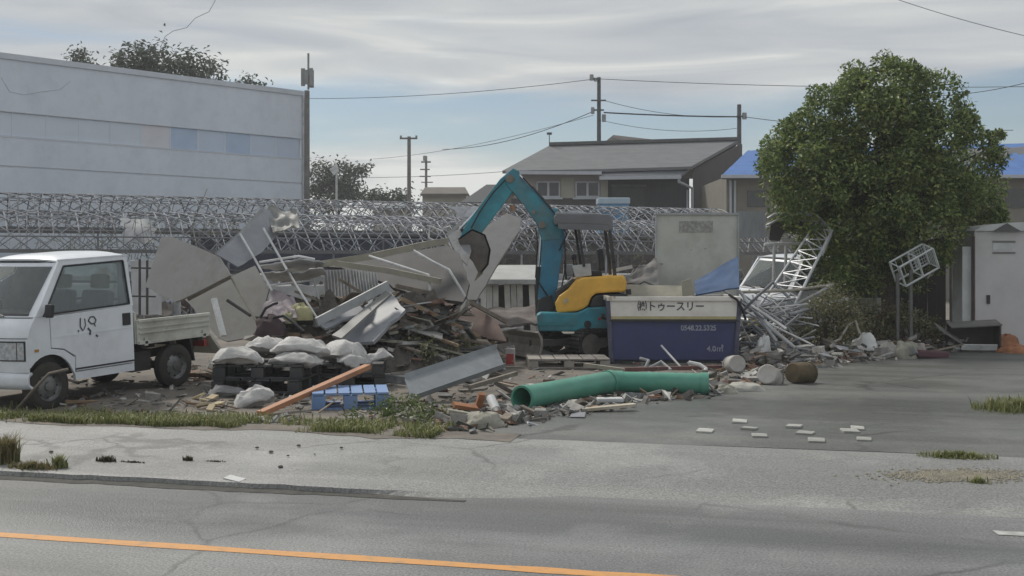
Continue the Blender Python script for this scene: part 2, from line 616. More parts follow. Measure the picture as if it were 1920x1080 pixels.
def ground():
    xs = [-380, -220, -120, -60, -35, -24]
    x = -18.0
    while x < 18:
        xs.append(x)
        x += 0.35
    xs += [18, 24, 36, 60, 120, 220, 380]
    ys = [-180, -80, -40, -12, 0, 5, 8]
    y = 9.5
    while y < 26:
        ys.append(y)
        y += 0.3
    ys += [27, 29, 32, 36, 42, 50, 62, 80, 120, 200, 380]
    v, f = [], []
    for yy in ys:
        for xx in xs:
            s = xx * RN.x + yy * RN.y
            z = hz(xx, yy)
            if s < S_LOT:
                z = -0.06
            elif yy < 60 and yy < edge_y(xx) - 0.25 and xx > EDGE[0].x - 0.2:
                z -= 0.03
            elif yy < 60:
                z += 0.035 * mnoise.noise((xx * 1.3, yy * 1.3, 0)) + 0.02 * mnoise.noise((xx * 3.7, yy * 3.7, 4)) - 0.012
            v.append((xx, yy, z))
    n = len(xs)
    for j in range(len(ys) - 1):
        for i in range(n - 1):
            f.append((j * n + i, j * n + i + 1, (j + 1) * n + i + 1, (j + 1) * n + i))
    mb = MB().add(v, f)
    o = mb.build('ground', DIRT, smooth_=True, recalc=False)
    tag(o, kind='structure')

    # road
    mb = MB()
    mb.grid(lambda a, b: on_road(-160 + 320 * a, -9 + (S_KERB + 9.9) * b, 0.0), 8, 4)
    tag(mb.build('road', ASPH, recalc=False), kind='structure')
    # orange centre line, white edge line (worn)
    mb = MB()
    R1 = random.Random(5)
    n = 420
    v, f = [], []
    for i in range(n + 1):
        u = -60 + 120 * i / n
        w = 0.058 + 0.008 * R1.uniform(-1, 1)
        v += [on_road(u, 6.49 - w, 0.0025), on_road(u, 6.49 + w + 0.006 * R1.uniform(-1, 1), 0.0025)]
        if i:
            k = 2 * i
            f.append((k - 2, k, k + 1, k - 1))
    tag(MB().add(v, f).build('centre_line', YELL, recalc=False), kind='structure')
    v, f = [], []
    for i in range(120):
        u = 1.2 + i * 0.4
        if i in (2, 6):
            continue
        k = len(v)
        w = 0.045 + 0.02 * R1.random()
        v += [on_road(u, 8.09 - w, 0.004), on_road(u + 0.36, 8.09 - w, 0.004), on_road(u + 0.38, 8.09 + w, 0.004), on_road(u - 0.02, 8.09 + w, 0.004)]
        f.append((k, k + 1, k + 2, k + 3))
    tag(MB().add(v, f).build('edge_line', WLIN, recalc=False), kind='structure')

    # raised pavement strip with a broken front edge
    mb = MB()
    n = 700
    v, f = [], []
    for i in range(n + 1):
        u = -45 + 90 * i / n
        e = 0.05 * mnoise.noise((u * 1.1, 0, 3)) + 0.03 * mnoise.noise((u * 5.0, 0, 9))
        low = smooth(-3.6, -1.6, u)                    # the kerb drops where the driveway meets the road
        zt = 0.048 * (1 - low) + 0.003
        s0 = S_KERB + e * (1 - 0.5 * low)
        v += [on_road(u, s0, -0.02), on_road(u, s0 + 0.012 + 0.25 * low, zt - 0.006), on_road(u, s0 + 0.05 + 0.5 * low, zt + 0.003), on_road(u, 9.3, max(zt, hz(*on_road(u, 9.3).xy))),
              on_road(u, S_LOT + 0.06 + 0.03 * mnoise.noise((u * 2.0, 5, 0)), hz(*on_road(u, S_LOT + 0.1).xy) + 0.004)]
        if i:
            k = 5 * i
            for q in range(4):
                f.append((k - 5 + q, k + q, k + q + 1, k - 4 + q))
    tag(MB().add(v, f).build('pavement', PAVE, recalc=False), kind='structure')
    # dark strip along the gutter, narrowing out where the kerb drops
    v, f = [], []
    for i in range(401):
        u = -22 + 19.6 * i / 400
        w0 = 0.05 + 0.05 * mnoise.noise((u * 1.6, 2, 0)) + 0.03 * mnoise.noise((u * 6, 2, 5))
        w0 = max(0.0, w0 + 0.05 * smooth(-2, -5, u)) * (1 - smooth(-3.2, -1.0, u))
        v += [on_road(u, S_KERB - 0.02 - w0, 0.003), on_road(u, S_KERB + 0.03 * (1 - smooth(-3.4, -2.5, u)), 0.012 - 0.009 * smooth(-3.4, -2.5, u))]
        if i:
            k = 2 * i
            f.append((k - 2, k, k + 1, k - 1))
    tag(MB().add(v, f).build('gutter_band', GUTT, recalc=False), kind='structure')

    # soil washed over the pavement from the grass
    v, f = [], []
    for i in range(401):
        u = -14 + 11.4 * i / 400
        w0 = max(0.0, 0.10 + 0.16 * mnoise.noise((u * 0.9, 7, 0)) + 0.07 * mnoise.noise((u * 4, 3, 5)))
        a, b = on_road(u, S_LOT - w0), on_road(u, S_LOT + 0.3)
        v += [Vector((a.x, a.y, hz(a.x, a.y) + 0.006)), Vector((b.x, b.y, hz(b.x, b.y) + 0.014))]
        if i:
            k = 2 * i
            f.append((k - 2, k, k + 1, k - 1))
    tag(MB().add(v, f).build('soil_edge', DIRT, recalc=False), kind='structure')

    # driveway sheet, its far side hidden under the rubble
    v, f = [], []
    nx, ny = 60, 30
    for i in range(nx + 1):
        X = EDGE[0].x - 0.15 + (16 - EDGE[0].x) * i / nx
        y0 = (S_LOT + 0.05 - X * RN.x) / RN.y
        y1 = (edge_y(max(X, EDGE[0].x + 0.001)) if X < 11 else edge_y(11)) + 0.35
        if y1 > 100:
            y1 = y0 + 0.1
        for j in range(ny + 1):
            Y = y0 + (y1 - y0) * j / ny
            v.append((X, Y, hz(X, Y) + 0.006 + 0.006 * mnoise.noise((X * 0.8, Y * 0.8, 0))))
    for i in range(nx):
        for j in range(ny):
            k = i * (ny + 1) + j
            f.append((k, k + ny + 1, k + ny + 2, k + 1))
    tag(MB().add(v, f).build('driveway', DRIVE, recalc=False, smooth_=True), kind='structure')
    # dark repaired strips and a sandy patch
    PATCH = mat('asphalt_repair', (0.135, 0.136, 0.136), (0.10, 0.10, 0.102), rough=0.55, scale=6, bump=0.4, bscale=60)
    SAND = mat('washed_sand', (0.33, 0.30, 0.23), (0.24, 0.22, 0.18), rough=0.95, scale=8, bump=0.5, bscale=40)

    def blot(name, cx, cy, ru, rs, m, seed, dz=0.0085):
        c = G(cx, cy)
        uu, ss = u_of(c), s_of(c)
        pts = []
        for k in range(40):
            t = 2 * math.pi * k / 40
            q = 1 + 0.35 * mnoise.noise((math.cos(t) * 1.5, math.sin(t) * 1.5, seed))
            w = on_road(uu + ru * q * math.copysign(abs(math.cos(t)) ** 0.6, math.cos(t)), ss + rs * q * math.copysign(abs(math.sin(t)) ** 0.6, math.sin(t)))
            pts.append(Vector((w.x, w.y, hz(w.x, w.y) + dz)))
        mb = MB()
        cc = Vector((c.x, c.y, hz(c.x, c.y) + dz))
        mb.add(pts + [cc], [(k, (k + 1) % 40, 40) for k in range(40)])
        tag(mb.build(name, m, recalc=False), kind='structure')
    rs = random.Random(3)
    mb = MB()
    for _ in range(2600):
        c = G(1800 + rs.gauss(0, 62), 893 + rs.gauss(0, 5.0))
        s = rs.uniform(0.004, 0.016)
        a = rs.uniform(0, 6.3)
        k = [Vector((c.x + s * math.cos(a + i * 1.57) * rs.uniform(0.6, 1.6), c.y + s * math.sin(a + i * 1.57), c.z + 0.004)) for i in range(4)]
        mb.add(k + [Vector((c.x, c.y, c.z + 0.006 + s * 0.5))], [(0, 1, 4), (1, 2, 4), (2, 3, 4), (3, 0, 4)])
    o = mb.build('sand_spill', SAND, recalc=False)
    tag(o, 'thin spill of pale sand beside the weeds on the pavement', 'sand', kind='stuff')


ground()


# ------------------------------------------------------------------ foliage
def leaf_cloud(mb, blobs, n, size, rnd, shell=0.55, aspect=0.5, upbias=0.25):
    """leaf-sized faces gathered in clumps spread through a crown made of several lobes"""
    tot = sum(b[3] ** 2 for b in blobs)
    for (bx, by, bz, r) in blobs:
        k = max(3, int(n * r * r / tot / 26))
        for _ in range(k):
            while True:
                d = Vector((rnd.uniform(-1, 1), rnd.uniform(-1, 1), rnd.uniform(-1, 1)))
                if 0.05 < d.length < 1:
                    break
            d.normalize()
            rr = r * (shell + (1 - shell) * rnd.random() ** 0.6) * (1.08 if rnd.random() < 0.08 else 1.0)
            c = Vector((bx, by, bz)) + d * rr
            cr = size * rnd.uniform(1.2, 2.3)
            tip = (d + Vector((0, 0, 0.5))).normalized()
            for _ in range(26):
                p = c + Vector((rnd.gauss(0, 1), rnd.gauss(0, 1), rnd.gauss(0, 0.8))) * cr * 0.62
                nv = (d * 0.7 + Vector((0, 0, 0.75)) + Vector((rnd.gauss(0, 1), rnd.gauss(0, 1), rnd.gauss(0, 1))) * 0.5).normalized()
                a = nv.cross(Vector((rnd.uniform(-1, 1), rnd.uniform(-1, 1), rnd.uniform(-1, 1)))).normalized()
                b = nv.cross(a)
                L = size * rnd.uniform(0.7, 1.35)
                W = L * aspect * rnd.uniform(0.8, 1.2)
                nn = a.cross(b) * (W * 0.28)
                mb.add([p, p + a * L * 0.5 + b * W * 0.5 + nn, p + a * L, p + a * L * 0.5 - b * W * 0.5 + nn], [(0, 1, 2), (0, 2, 3)])


def clumpy_cloud(mb, blobs, n, size, rnd, per=150):
    """a crown of rounded leaf clumps sitting on each lobe, with dark gaps between them"""
    tot = sum(b[3] ** 2 for b in blobs)
    for (bx, by, bz, r) in blobs:
        for _ in range(max(2, int(n * r * r / tot / per))):
            d = Vector((rnd.gauss(0, 1), rnd.gauss(0, 1), rnd.gauss(0.25, 1)))
            d.normalize()
            c = Vector((bx, by, bz)) + d * r * rnd.uniform(0.72, 1.0)
            cr = rnd.uniform(0.18, 0.36) * min(1.0, r / 0.6 + 0.25)
            for _ in range(per):
                e = Vector((rnd.gauss(0, 1), rnd.gauss(0, 1), rnd.gauss(0, 1))).normalized()
                if e.dot(d) < -0.35:
                    e = -e
                p = c + e * cr * (rnd.random() ** 0.35) * Vector((1, 1, 0.85)).length / 1.65
                nv = (e * 0.8 + Vector((0, 0, 0.5)) + Vector((rnd.gauss(0, 1), rnd.gauss(0, 1), rnd.gauss(0, 1))) * 0.4).normalized()
                a = (nv.cross(Vector((rnd.uniform(-1, 1), rnd.uniform(-1, 1), rnd.uniform(-1, 1)))) + e * 0.3).normalized()
                b = nv.cross(a).normalized()
                L = size * rnd.uniform(0.65, 1.3)
                W = L * 0.45 * rnd.uniform(0.8, 1.25)
                nn = nv * (W * 0.22)
                mb.add([p, p + a * L * 0.5 + b * W * 0.5 + nn, p + a * L, p + a * L * 0.5 - b * W * 0.5 + nn], [(0, 1, 2), (0, 2, 3)])


def trunk_mesh(mb, base, top, r, limbs, rnd):
    base, top = Vector(base), Vector(top)
    pts = [base + (top - base) * t + Vector((mnoise.noise((t * 3, base.x, 1)), mnoise.noise((t * 3, base.x, 7)), 0)) * 0.12 * t for t in [0, 0.25, 0.5, 0.75, 1.0]]
    mb.tube(pts, r, 8, r2=r * 0.55)
    for q in limbs:
        s = pts[rnd.choice((2, 3, 4))]
        q = Vector(q)
        m = s + (q - s) * 0.5 + Vector((rnd.uniform(-0.2, 0.2), rnd.uniform(-0.2, 0.2), 0.2))
        mb.tube([s, m, q], r * 0.45, 6, r2=r * 0.10)


BARK = mat('bark', (0.11, 0.09, 0.07), (0.055, 0.045, 0.038), rough=0.9, scale=7, bump=0.6, bscale=24)
LEAFA = leaf_mat('broad_leaf', [(0.055, 0.090, 0.032), (0.10, 0.155, 0.045), (0.18, 0.24, 0.065), (0.32, 0.36, 0.11)], 0.5)
LEAFB = leaf_mat('far_leaf', [(0.045, 0.060, 0.046), (0.075, 0.092, 0.064), (0.11, 0.13, 0.085)], 0.6)
LEAFC = leaf_mat('shrub_leaf', [(0.09, 0.105, 0.05), (0.16, 0.17, 0.085), (0.25, 0.24, 0.13), (0.20, 0.155, 0.095)], 0.5)


def tree(name, label, blobs_px, d, base_px, n, size, seed, mat_=LEAFB, r=0.16, group=None, dspread=0.5, base_z=None, top=0.55, clumpy=False):
    """blobs_px: (x, y, radius) lobes of the crown on the pixel grid, d metres away"""
    rnd = random.Random(seed)
    bl = []
    for (x, y, rp) in blobs_px:
        dd = d + rnd.uniform(-1, 1) * dspread
        p = P(x, y, dd)
        bl.append((p.x, p.y, p.z, rp / F * dd))
    bx = P(base_px, HY, d).x
    bz = hz(bx, d) - 0.05 if base_z is None else base_z
    t = thing(name, label, 'tree', (bx, d, bz), group=group)
    hi = max(b[2] for b in bl)
    mb = MB()
    trunk_mesh(mb, (bx, d, bz), (bx + 0.1, d, bz + (hi - bz) * top), r, [(b[0], b[1], b[2]) for b in bl], rnd)
    mb.build('trunk', BARK, t, smooth_=True)
    mb = MB()
    (clumpy_cloud if clumpy else leaf_cloud)(mb, bl, n, size, rnd)
    mb.build('crown', mat_, t, recalc=False)
    return t


tree('broadleaf_tree', 'big round broadleaf tree with glossy leaves beside the pale storage locker',
     [(1655, 205, 84), (1575, 240, 84), (1728, 235, 84), (1530, 300, 85), (1640, 300, 115), (1758, 310, 95), (1490, 315, 60), (1812, 358, 62),
      (1560, 375, 98), (1690, 390, 118), (1795, 405, 76), (1515, 385, 58), (1615, 450, 82), (1725, 450, 78), (1560, 455, 56), (1700, 152, 34), (1600, 172, 36), (1866, 258, 12), (1480, 290, 42), (1845, 425, 36), (1658, 142, 26), (1830, 290, 36)],
     22.3, 1662, 84000, 0.092, 3, LEAFA, r=0.15, dspread=0.95, top=0.5, clumpy=True)

# trees standing behind the warehouse, only their tops show over its roof
tree('evergreen_tree', 'dark bushy tree top showing over the middle of the warehouse roof', [(255, 120, 34), (290, 115, 34), (235, 125, 20), (275, 160, 45)], 62, 268, 2600, 0.26, 21)
tree('evergreen_tree', 'spreading dark tree top behind the warehouse roof, right of the densest one', [(345, 125, 30), (375, 135, 30), (330, 140, 24), (405, 145, 20), (360, 175, 45)], 63, 362, 2200, 0.26, 22)
tree('evergreen_tree', 'low dark tree top just clearing the warehouse roof near its end corner', [(465, 165, 20), (495, 168, 15), (445, 168, 12), (470, 195, 30)], 64, 470, 1100, 0.24, 23)
tree('sapling', 'thin wispy sapling tip poking above the long warehouse roof', [(150, 112, 9), (142, 108, 6), (172, 118, 6), (152, 102, 4)], 60, 152, 120, 0.2, 24, top=0.93)
# trees and bushes beyond the greenhouse
tree('evergreen_tree', 'dark green tree beside the mast at the warehouse corner', [(600, 335, 32), (640, 330, 26), (665, 325, 14), (660, 352, 24), (610, 365, 30), (685, 318, 7), (640, 365, 28)], 85, 628, 3400, 0.3, 25)
for i, (x, y, r, lab) in enumerate(((700, 370, 12, 'small rounded bush beyond the greenhouse next to the dark tree'), (727, 374, 13, 'dark bush beyond the greenhouse between two others'),
                                    (752, 368, 15, 'dark bush at the foot of the crossarm pole'))):
    tree('bush', lab, [(x, y, r), (x + 8, y + 6, r), (x - 9, y + 7, r * 0.9)], 83, x, 500, 0.3, 30 + i, group='bushes beyond the greenhouse', r=0.08)

def treeline():
    rnd = random.Random(50)
    bl = []
    for i in range(46):
        x = -26 + 62 * i / 45
        r = rnd.uniform(2.2, 3.2)
        bl.append((x, 104 + rnd.uniform(-2, 2), rnd.uniform(0.6, 2.4), r))
    mb = MB()
    leaf_cloud(mb, bl, 9000, 0.55, rnd, shell=0.3)
    o = mb.build('far_treeline', LEAFB, recalc=False)
    tag(o, 'far continuous belt of dark trees along the horizon', 'trees', kind='stuff')


treeline()
HILLM = leaf_mat('hill_leaf', [(0.032, 0.042, 0.036), (0.05, 0.062, 0.05), (0.07, 0.082, 0.065)], 0.8)


def hill():
    v, f = [], []
    n = 60
    for i in range(n + 1):
        X = 30 + 80 * i / n
        for j in range(9):
            Y = 98 + 4 * j
            h = 12.2 * math.sin(math.pi * j / 8) ** 0.8 * smooth(30, 44, X) * (0.9 + 0.25 * mnoise.noise((X * 0.08, Y * 0.05, 2))) + 0.5 * mnoise.noise((X * 0.6, Y * 0.6, 5))
            v.append((X, Y, h))
    for i in range(n):
        for j in range(8):
            k = i * 9 + j
            f.append((k, k + 9, k + 10, k + 1))
    o = MB().add(v, f).build('hill', mat('wooded_hill', (0.05, 0.058, 0.05), (0.032, 0.04, 0.035), rough=0.95, scale=0.6, bump=1.0, bscale=1.2), recalc=False, smooth_=True)
    tag(o, kind='structure')


hill()


# ------------------------------------------------------------------ warehouse
def warehouse():
    A0, B0 = Vector((-17.8, 40.7, 0)), Vector((-8.9, 50.0, 0))
    dr = (B0 - A0).normalized()
    A = A0 - dr * 7.0
    B = B0
    out = Vector((dr.y, -dr.x, 0))                   # outward normal of the face we see
    back = -out
    L = (B - A).length
    WALLM = mat('warehouse_wall', (0.72, 0.775, 0.85), (0.62, 0.675, 0.75), rough=0.8, scale=0.5, stretch=(1, 1, 0.25), contrast=(0.3, 0.7), bump=0.12, bscale=8, dirt=0.3, dirt_col=(0.46, 0.49, 0.54))
    TRIM = mat('warehouse_trim', (0.60, 0.64, 0.70), (0.54, 0.575, 0.63), rough=0.6, scale=2)
    t = thing('warehouse', 'long pale grey warehouse with a faded blue window band', 'warehouse', (A + B) / 2 + Vector((0, 0, hz(-13, 45))))
    z0 = 0.0

    def slab(za, zb, o0, name='wall', m=WALLM, a=0.0, b=None, th=0.25):
        b = L if b is None else b
        p = [A + dr * a + out * o0, A + dr * b + out * o0, A + dr * b + out * (o0 - th), A + dr * a + out * (o0 - th)]
        mb = MB().prism([Vector((q.x, q.y, za)) for q in p], (0, 0, zb - za))
        return mb.build(name, m, t)
    slab(z0, 5.00, 0.0)
    slab(5.09, 6.10, 0.0)
    slab(6.98, 8.80, 0.0)
    slab(5.00, 5.09, -0.03, 'joint', TRIM)
    slab(6.07, 6.13, 0.012, 'sill', TRIM, th=0.12)
    slab(6.96, 7.0, 0.012, 'band_head', TRIM, th=0.12)
    slab(8.80, 9.00, 0.06, 'cap_flashing', TRIM, th=0.42)
    slab(6.10, 6.98, -0.16, 'band_back', WALLM, th=0.1)
    # band of faded panes
    PN = [mat('pane_grey', (0.64, 0.70, 0.78), (0.60, 0.655, 0.74), rough=0.5, scale=1.5),
          mat('pane_blue', (0.45, 0.55, 0.72), (0.41, 0.51, 0.68), rough=0.25, scale=2.0),
          mat('pane_pale_blue', (0.54, 0.63, 0.76), (0.52, 0.60, 0.73), rough=0.3, scale=2.0),
          mat('pane_pink', (0.66, 0.66, 0.70), (0.62, 0.62, 0.66), rough=0.35, scale=2.0)]
    n = 16
    w = (L - 0.3) / n
    for i in range(n):
        a = 0.15 + i * w
        k = {10: 3, 11: 1, 12: 2, 13: 1, 14: 2, 15: 2}.get(i, 0)
        pn = slab(6.14, 6.955, -0.05, 'pane', PN[k], a + 0.03, a + w - 0.03, 0.04)
        if i:
            slab(6.13, 6.96, -0.035, 'mullion', PN[0], a - 0.03, a + 0.03, 0.08)
    # corner trim, side and back walls, roof
    D = 11.0
    for q, dd, nm in ((B, 0.0, 'side_wall'), (A, -0.25, 'side_wall')):
        p0 = q - out * 0.25 + dr * (-0.25 if dd == 0 else 0.0)
        p1 = p0 + back * D
        e = dr * 0.25
        MB().prism([Vector((x.x, x.y, z0)) for x in (p0, p0 + e, p1 + e, p1)], (0, 0, 8.8)).build(nm, WALLM, t)
    p0 = A - out * (D + 0.25)
    p1 = B - out * (D + 0.25)
    MB().prism([Vector((x.x, x.y, z0)) for x in (p0, p1, p1 + back * 0.25, p0 + back * 0.25)], (0, 0, 8.8)).build('back_wall', WALLM, t)
    MB().prism([Vector((x.x, x.y, 8.55)) for x in (A - out * 0.26 + dr * 0.26, B - out * 0.26 - dr * 0.26, B - out * (D + 0.24) - dr * 0.26, A - out * (D + 0.24) + dr * 0.26)], (0, 0, 0.2)).build('roof', TRIM, t)
    c = B + out * 0.02 + dr * 0.02
    MB().box((c.x, c.y, 4.4), (0.16, 0.16, 8.8), Matrix.Rotation(math.atan2(dr.y, dr.x), 3, 'Z')).build('corner_post', mat('corner_white', (0.58, 0.60, 0.62), rough=0.6), t)
    # downpipe and long cracks in the render
    CR = mat('render_crack', (0.48, 0.50, 0.55), rough=0.9)
    for pts in ([(2, 145), (18, 172), (45, 178), (80, 172), (112, 168), (132, 152)],):
        mb = MB()
        vv = []
        for (x, y) in pts:
            # where the line of sight meets the wall face
            ray = P(x, y, 1.0) - Vector((0, 0, CH))
            tt = (A - Vector((0, 0, 0))).dot(out) / Vector((ray.x, ray.y, 0)).dot(out)
            q = Vector((ray.x * tt, ray.y * tt, CH + ray.z * tt)) + out * 0.004
            vv.append(q)
        mb.tube(vv, 0.008, 4)
        mb.build('crack', CR, t)


warehouse()

POLEM = mat('pole_concrete', (0.22, 0.21, 0.20), (0.15, 0.145, 0.14), rough=0.85, scale=3)
POLED = mat('pole_dark', (0.10, 0.10, 0.105), (0.07, 0.07, 0.075), rough=0.7, scale=3)
ANTM = mat('antenna_grey', (0.30, 0.31, 0.31), (0.24, 0.25, 0.25), rough=0.6)
WIREM = mat('cable_black', (0.035, 0.036, 0.04), rough=0.7)
WIREG = mat('cable_grey', (0.16, 0.17, 0.18), rough=0.7)


def mast():
    d = 49.0
    b = P(575.5, HY, d)
    t = thing('antenna_mast', 'tall mast with box antennas at the end of the warehouse', 'antenna mast', (b.x, d, 0.1))
    x = b.x
    MB().tube([(x, d, 0.0), (x, d, P(0, 170, d).z)], 0.13, 10, r2=0.11).build('pole', POLEM, t, smooth_=True)
    MB().tube([(x + 0.06, d, P(0, 168, d).z), (x + 0.06, d, P(0, 100, d).z)], 0.045, 8).build('mast_tube', ANTM, t, smooth_=True)
    for (px, y0, y1, dy, w) in ((569, 129, 162, -0.1, 0.16), (584, 131, 164, 0.05, 0.18), (577, 133, 160, -0.28, 0.15), (586, 130, 163, -0.3, 0.14)):
        q0, q1 = P(px, y0, d), P(px, y1, d)
        MB().box((q0.x, d + dy, (q0.z + q1.z) / 2), (w, 0.12, q0.z - q1.z)).build('antenna_panel', ANTM, t, bevel=0.015)
        MB().beam((q0.x, d + dy, (q0.z + q1.z) / 2), (x + 0.05, d + 0.02, (q0.z + q1.z) / 2), 0.03, 0.03).build('bracket', POLED, t)


mast()


def utility_pole(px, y_top, d, label, arms=(), extras=(), r=0.13, m=POLED):
    b = P(px, HY, d)
    t = thing('utility_pole', label, 'utility pole', (b.x, d, 0.1), group='utility poles beyond the greenhouse')
    MB().tube([(b.x, d, 0.0), (b.x, d, P(0, y_top, d).z)], r, 10, r2=r * 0.7).build('pole', m, t, smooth_=True)
    for (x0, x1, y, h) in arms:
        z = P(0, y, d).z
        MB().beam((P(x0, y, d).x, d - r, z), (P(x1, y, d).x, d - r, z), 0.09, h).build('crossarm', m, t)
    for (x, y, w, h) in extras:
        q = P(x, y, d)
        MB().lathe([(0.0, -h / 2), (w / 2, -h / 2), (w / 2 * 1.05, 0), (w / 2, h / 2), (0, h / 2)], (q.x, d - 0.12, q.z), seg=10).build('insulator', ANTM, t)
    return t


utility_pole(1123, 145, 65, 'tall dark utility pole behind the grey-roofed house, with brackets', [(1106, 1124, 149, 0.1), (1108, 1136, 189, 0.08), (1112, 1132, 207, 0.08)],
             [(1109, 146, 0.22, 0.32), (1111, 208, 0.2, 0.35), (1132, 222, 0.22, 0.4), (1116, 150, 0.16, 0.2)], r=0.15)
utility_pole(1386, 196, 64, 'dark utility pole at the end of the grey-roofed house', [(1380, 1397, 219, 0.08)], [(1395, 218, 0.25, 0.35)], r=0.16)
utility_pole(767, 256, 70, 'utility pole with one crossarm above the low houses', [(750, 783, 260, 0.1)], [(752, 257, 0.12, 0.16), (781, 257, 0.12, 0.16)], r=0.15, m=POLEM)
utility_pole(799, 293, 95, 'far thin pole bristling with short crossarms', [(790, 808, 304, 0.12), (788, 806, 318, 0.1), (787, 808, 331, 0.1), (790, 812, 342, 0.08)], [(797, 297, 0.3, 0.4)], r=0.14, m=POLEM)


def yard_lamp():
    d = 60.0
    b = P(631, HY, d)
    t = thing('yard_lamp', 'slim white yard lamp in front of the dark tree', 'lamp', (b.x, d, 0.1))
    MB().tube([(b.x, d, 0.0), (b.x, d, P(0, 312, d).z)], 0.07, 8, r2=0.05).build('post', WPIPE, t, smooth_=True)
    q = P(628, 318, d)
    MB().prism([(q.x - 0.28, d - 0.12, q.z), (q.x + 0.1, d - 0.12, q.z + 0.28), (q.x + 0.2, d - 0.12, q.z - 0.1), (q.x - 0.05, d - 0.12, q.z - 0.3)], (0, 0.22, 0)).build('lamp_head', WPIPE, t, bevel=0.02)


yard_lamp()


def cable(label, pts, r=0.014, sag=0.0, m=WIREM, group='overhead cables'):
    P3 = [P(*p) for p in pts]
    if len(P3) == 2:
        a, b = P3
        P3 = [a + (b - a) * t - Vector((0, 0, sag * 4 * t * (1 - t))) for t in [i / 14 for i in range(15)]]
    o = MB().tube(P3, r, 5).build('overhead_cable', m, smooth_=True)
    tag(o, label, 'cable', group)


cable('thin overhead cable running left from the tall pole top', [(1108, 149, 64.8), (520, 184, 76)], 0.018, 0.35, WIREG)
cable('thin overhead cable running right from the tall pole top', [(1124, 148, 65), (2050, 160, 60)], 0.018, 0.25, WIREG)
cable('sagging cable from the tall pole down towards the low houses', [(1112, 209, 64.8), (830, 280, 84)], 0.022, 0.5, WIREM)
cable('sagging service cable from the tall pole over the low houses, lower one', [(1112, 216, 64.8), (700, 298, 95)], 0.016, 0.4, WIREG)
cable('cable from the crossarm down to the shorter dark pole', [(1135, 189, 64.8), (1386, 219, 64)], 0.016, 0.3, WIREG)
cable('thick bundled cable slung between the two dark poles', [(1132, 211, 64.8), (1386, 219, 63.8)], 0.04, 0.05, WIREM)
cable('lowest slack cable between the two dark poles', [(1130, 226, 64.8), (1386, 240, 64.2)], 0.014, 0.35, WIREG)
cable('cable leaving the shorter dark pole towards the big tree', [(1395, 219, 63.8), (1900, 244, 58)], 0.02, 0.3, WIREG)
cable('cable over the trees beside the crossarm pole', [(600, 332, 88), (990, 318, 72)], 0.018, 0.2, WIREG)
cable('cable rising out of the big tree crown to the right', [(1740, 180, 40), (2060, 112, 34)], 0.012, 0.25, WIREM)
cable('high cable crossing the sky above the big tree', [(1640, -16, 40), (2040, 92, 36)], 0.011, 0.15, WIREG)
cable('loose wavy wire hanging over the warehouse trees', [(420, -60, 56), (404, 0, 57), (392, 22, 57.5), (366, 34, 58), (350, 52, 58.5), (325, 58, 59), (310, 68, 60), (302, 86, 61), (298, 110, 62)], 0.014, 0, WIREG)


# ------------------------------------------------------------------ houses
ROOFG = mat('grey_roof', (0.165, 0.170, 0.180), (0.125, 0.13, 0.14), rough=0.8, scale=1.3, stretch=(1, 3, 3), dirt=0.25, dirt_col=(0.18, 0.17, 0.165))
SIDEW = mat('pinkish_plaster', (0.36, 0.31, 0.295), (0.30, 0.265, 0.25), rough=0.85, scale=1.4)
CREAMW = mat('cream_plaster', (0.42, 0.40, 0.34), (0.36, 0.34, 0.29), rough=0.85, scale=1.4)
DARKW = mat('dark_siding', (0.062, 0.064, 0.070), (0.048, 0.050, 0.055), rough=0.75, scale=2.2, stretch=(6, 6, 0.6))
BROWNW = mat('brown_siding', (0.085, 0.075, 0.075), (0.065, 0.058, 0.058), rough=0.75, scale=2.2, stretch=(6, 6, 0.6))
TARP = mat('blue_tarpaulin', (0.06, 0.185, 0.50), (0.05, 0.145, 0.42), rough=0.4, scale=1.6, bump=0.5, bscale=3.0)
PANE = mat('dark_pane', (0.05, 0.055, 0.06), (0.035, 0.038, 0.042), rough=0.08, scale=1.0)
GUTW = mat('white_gutter', (0.50, 0.52, 0.56), (0.44, 0.46, 0.50), rough=0.5, scale=3)


def px_box(mb, x0, x1, y0, y1, d, depth, z1=None):
    a, b = P(x0, y0, d), P(x1, y1, d)
    mb.box(((a.x + b.x) / 2, d + depth / 2, (a.z + b.z) / 2), (b.x - a.x, depth, a.z - b.z))


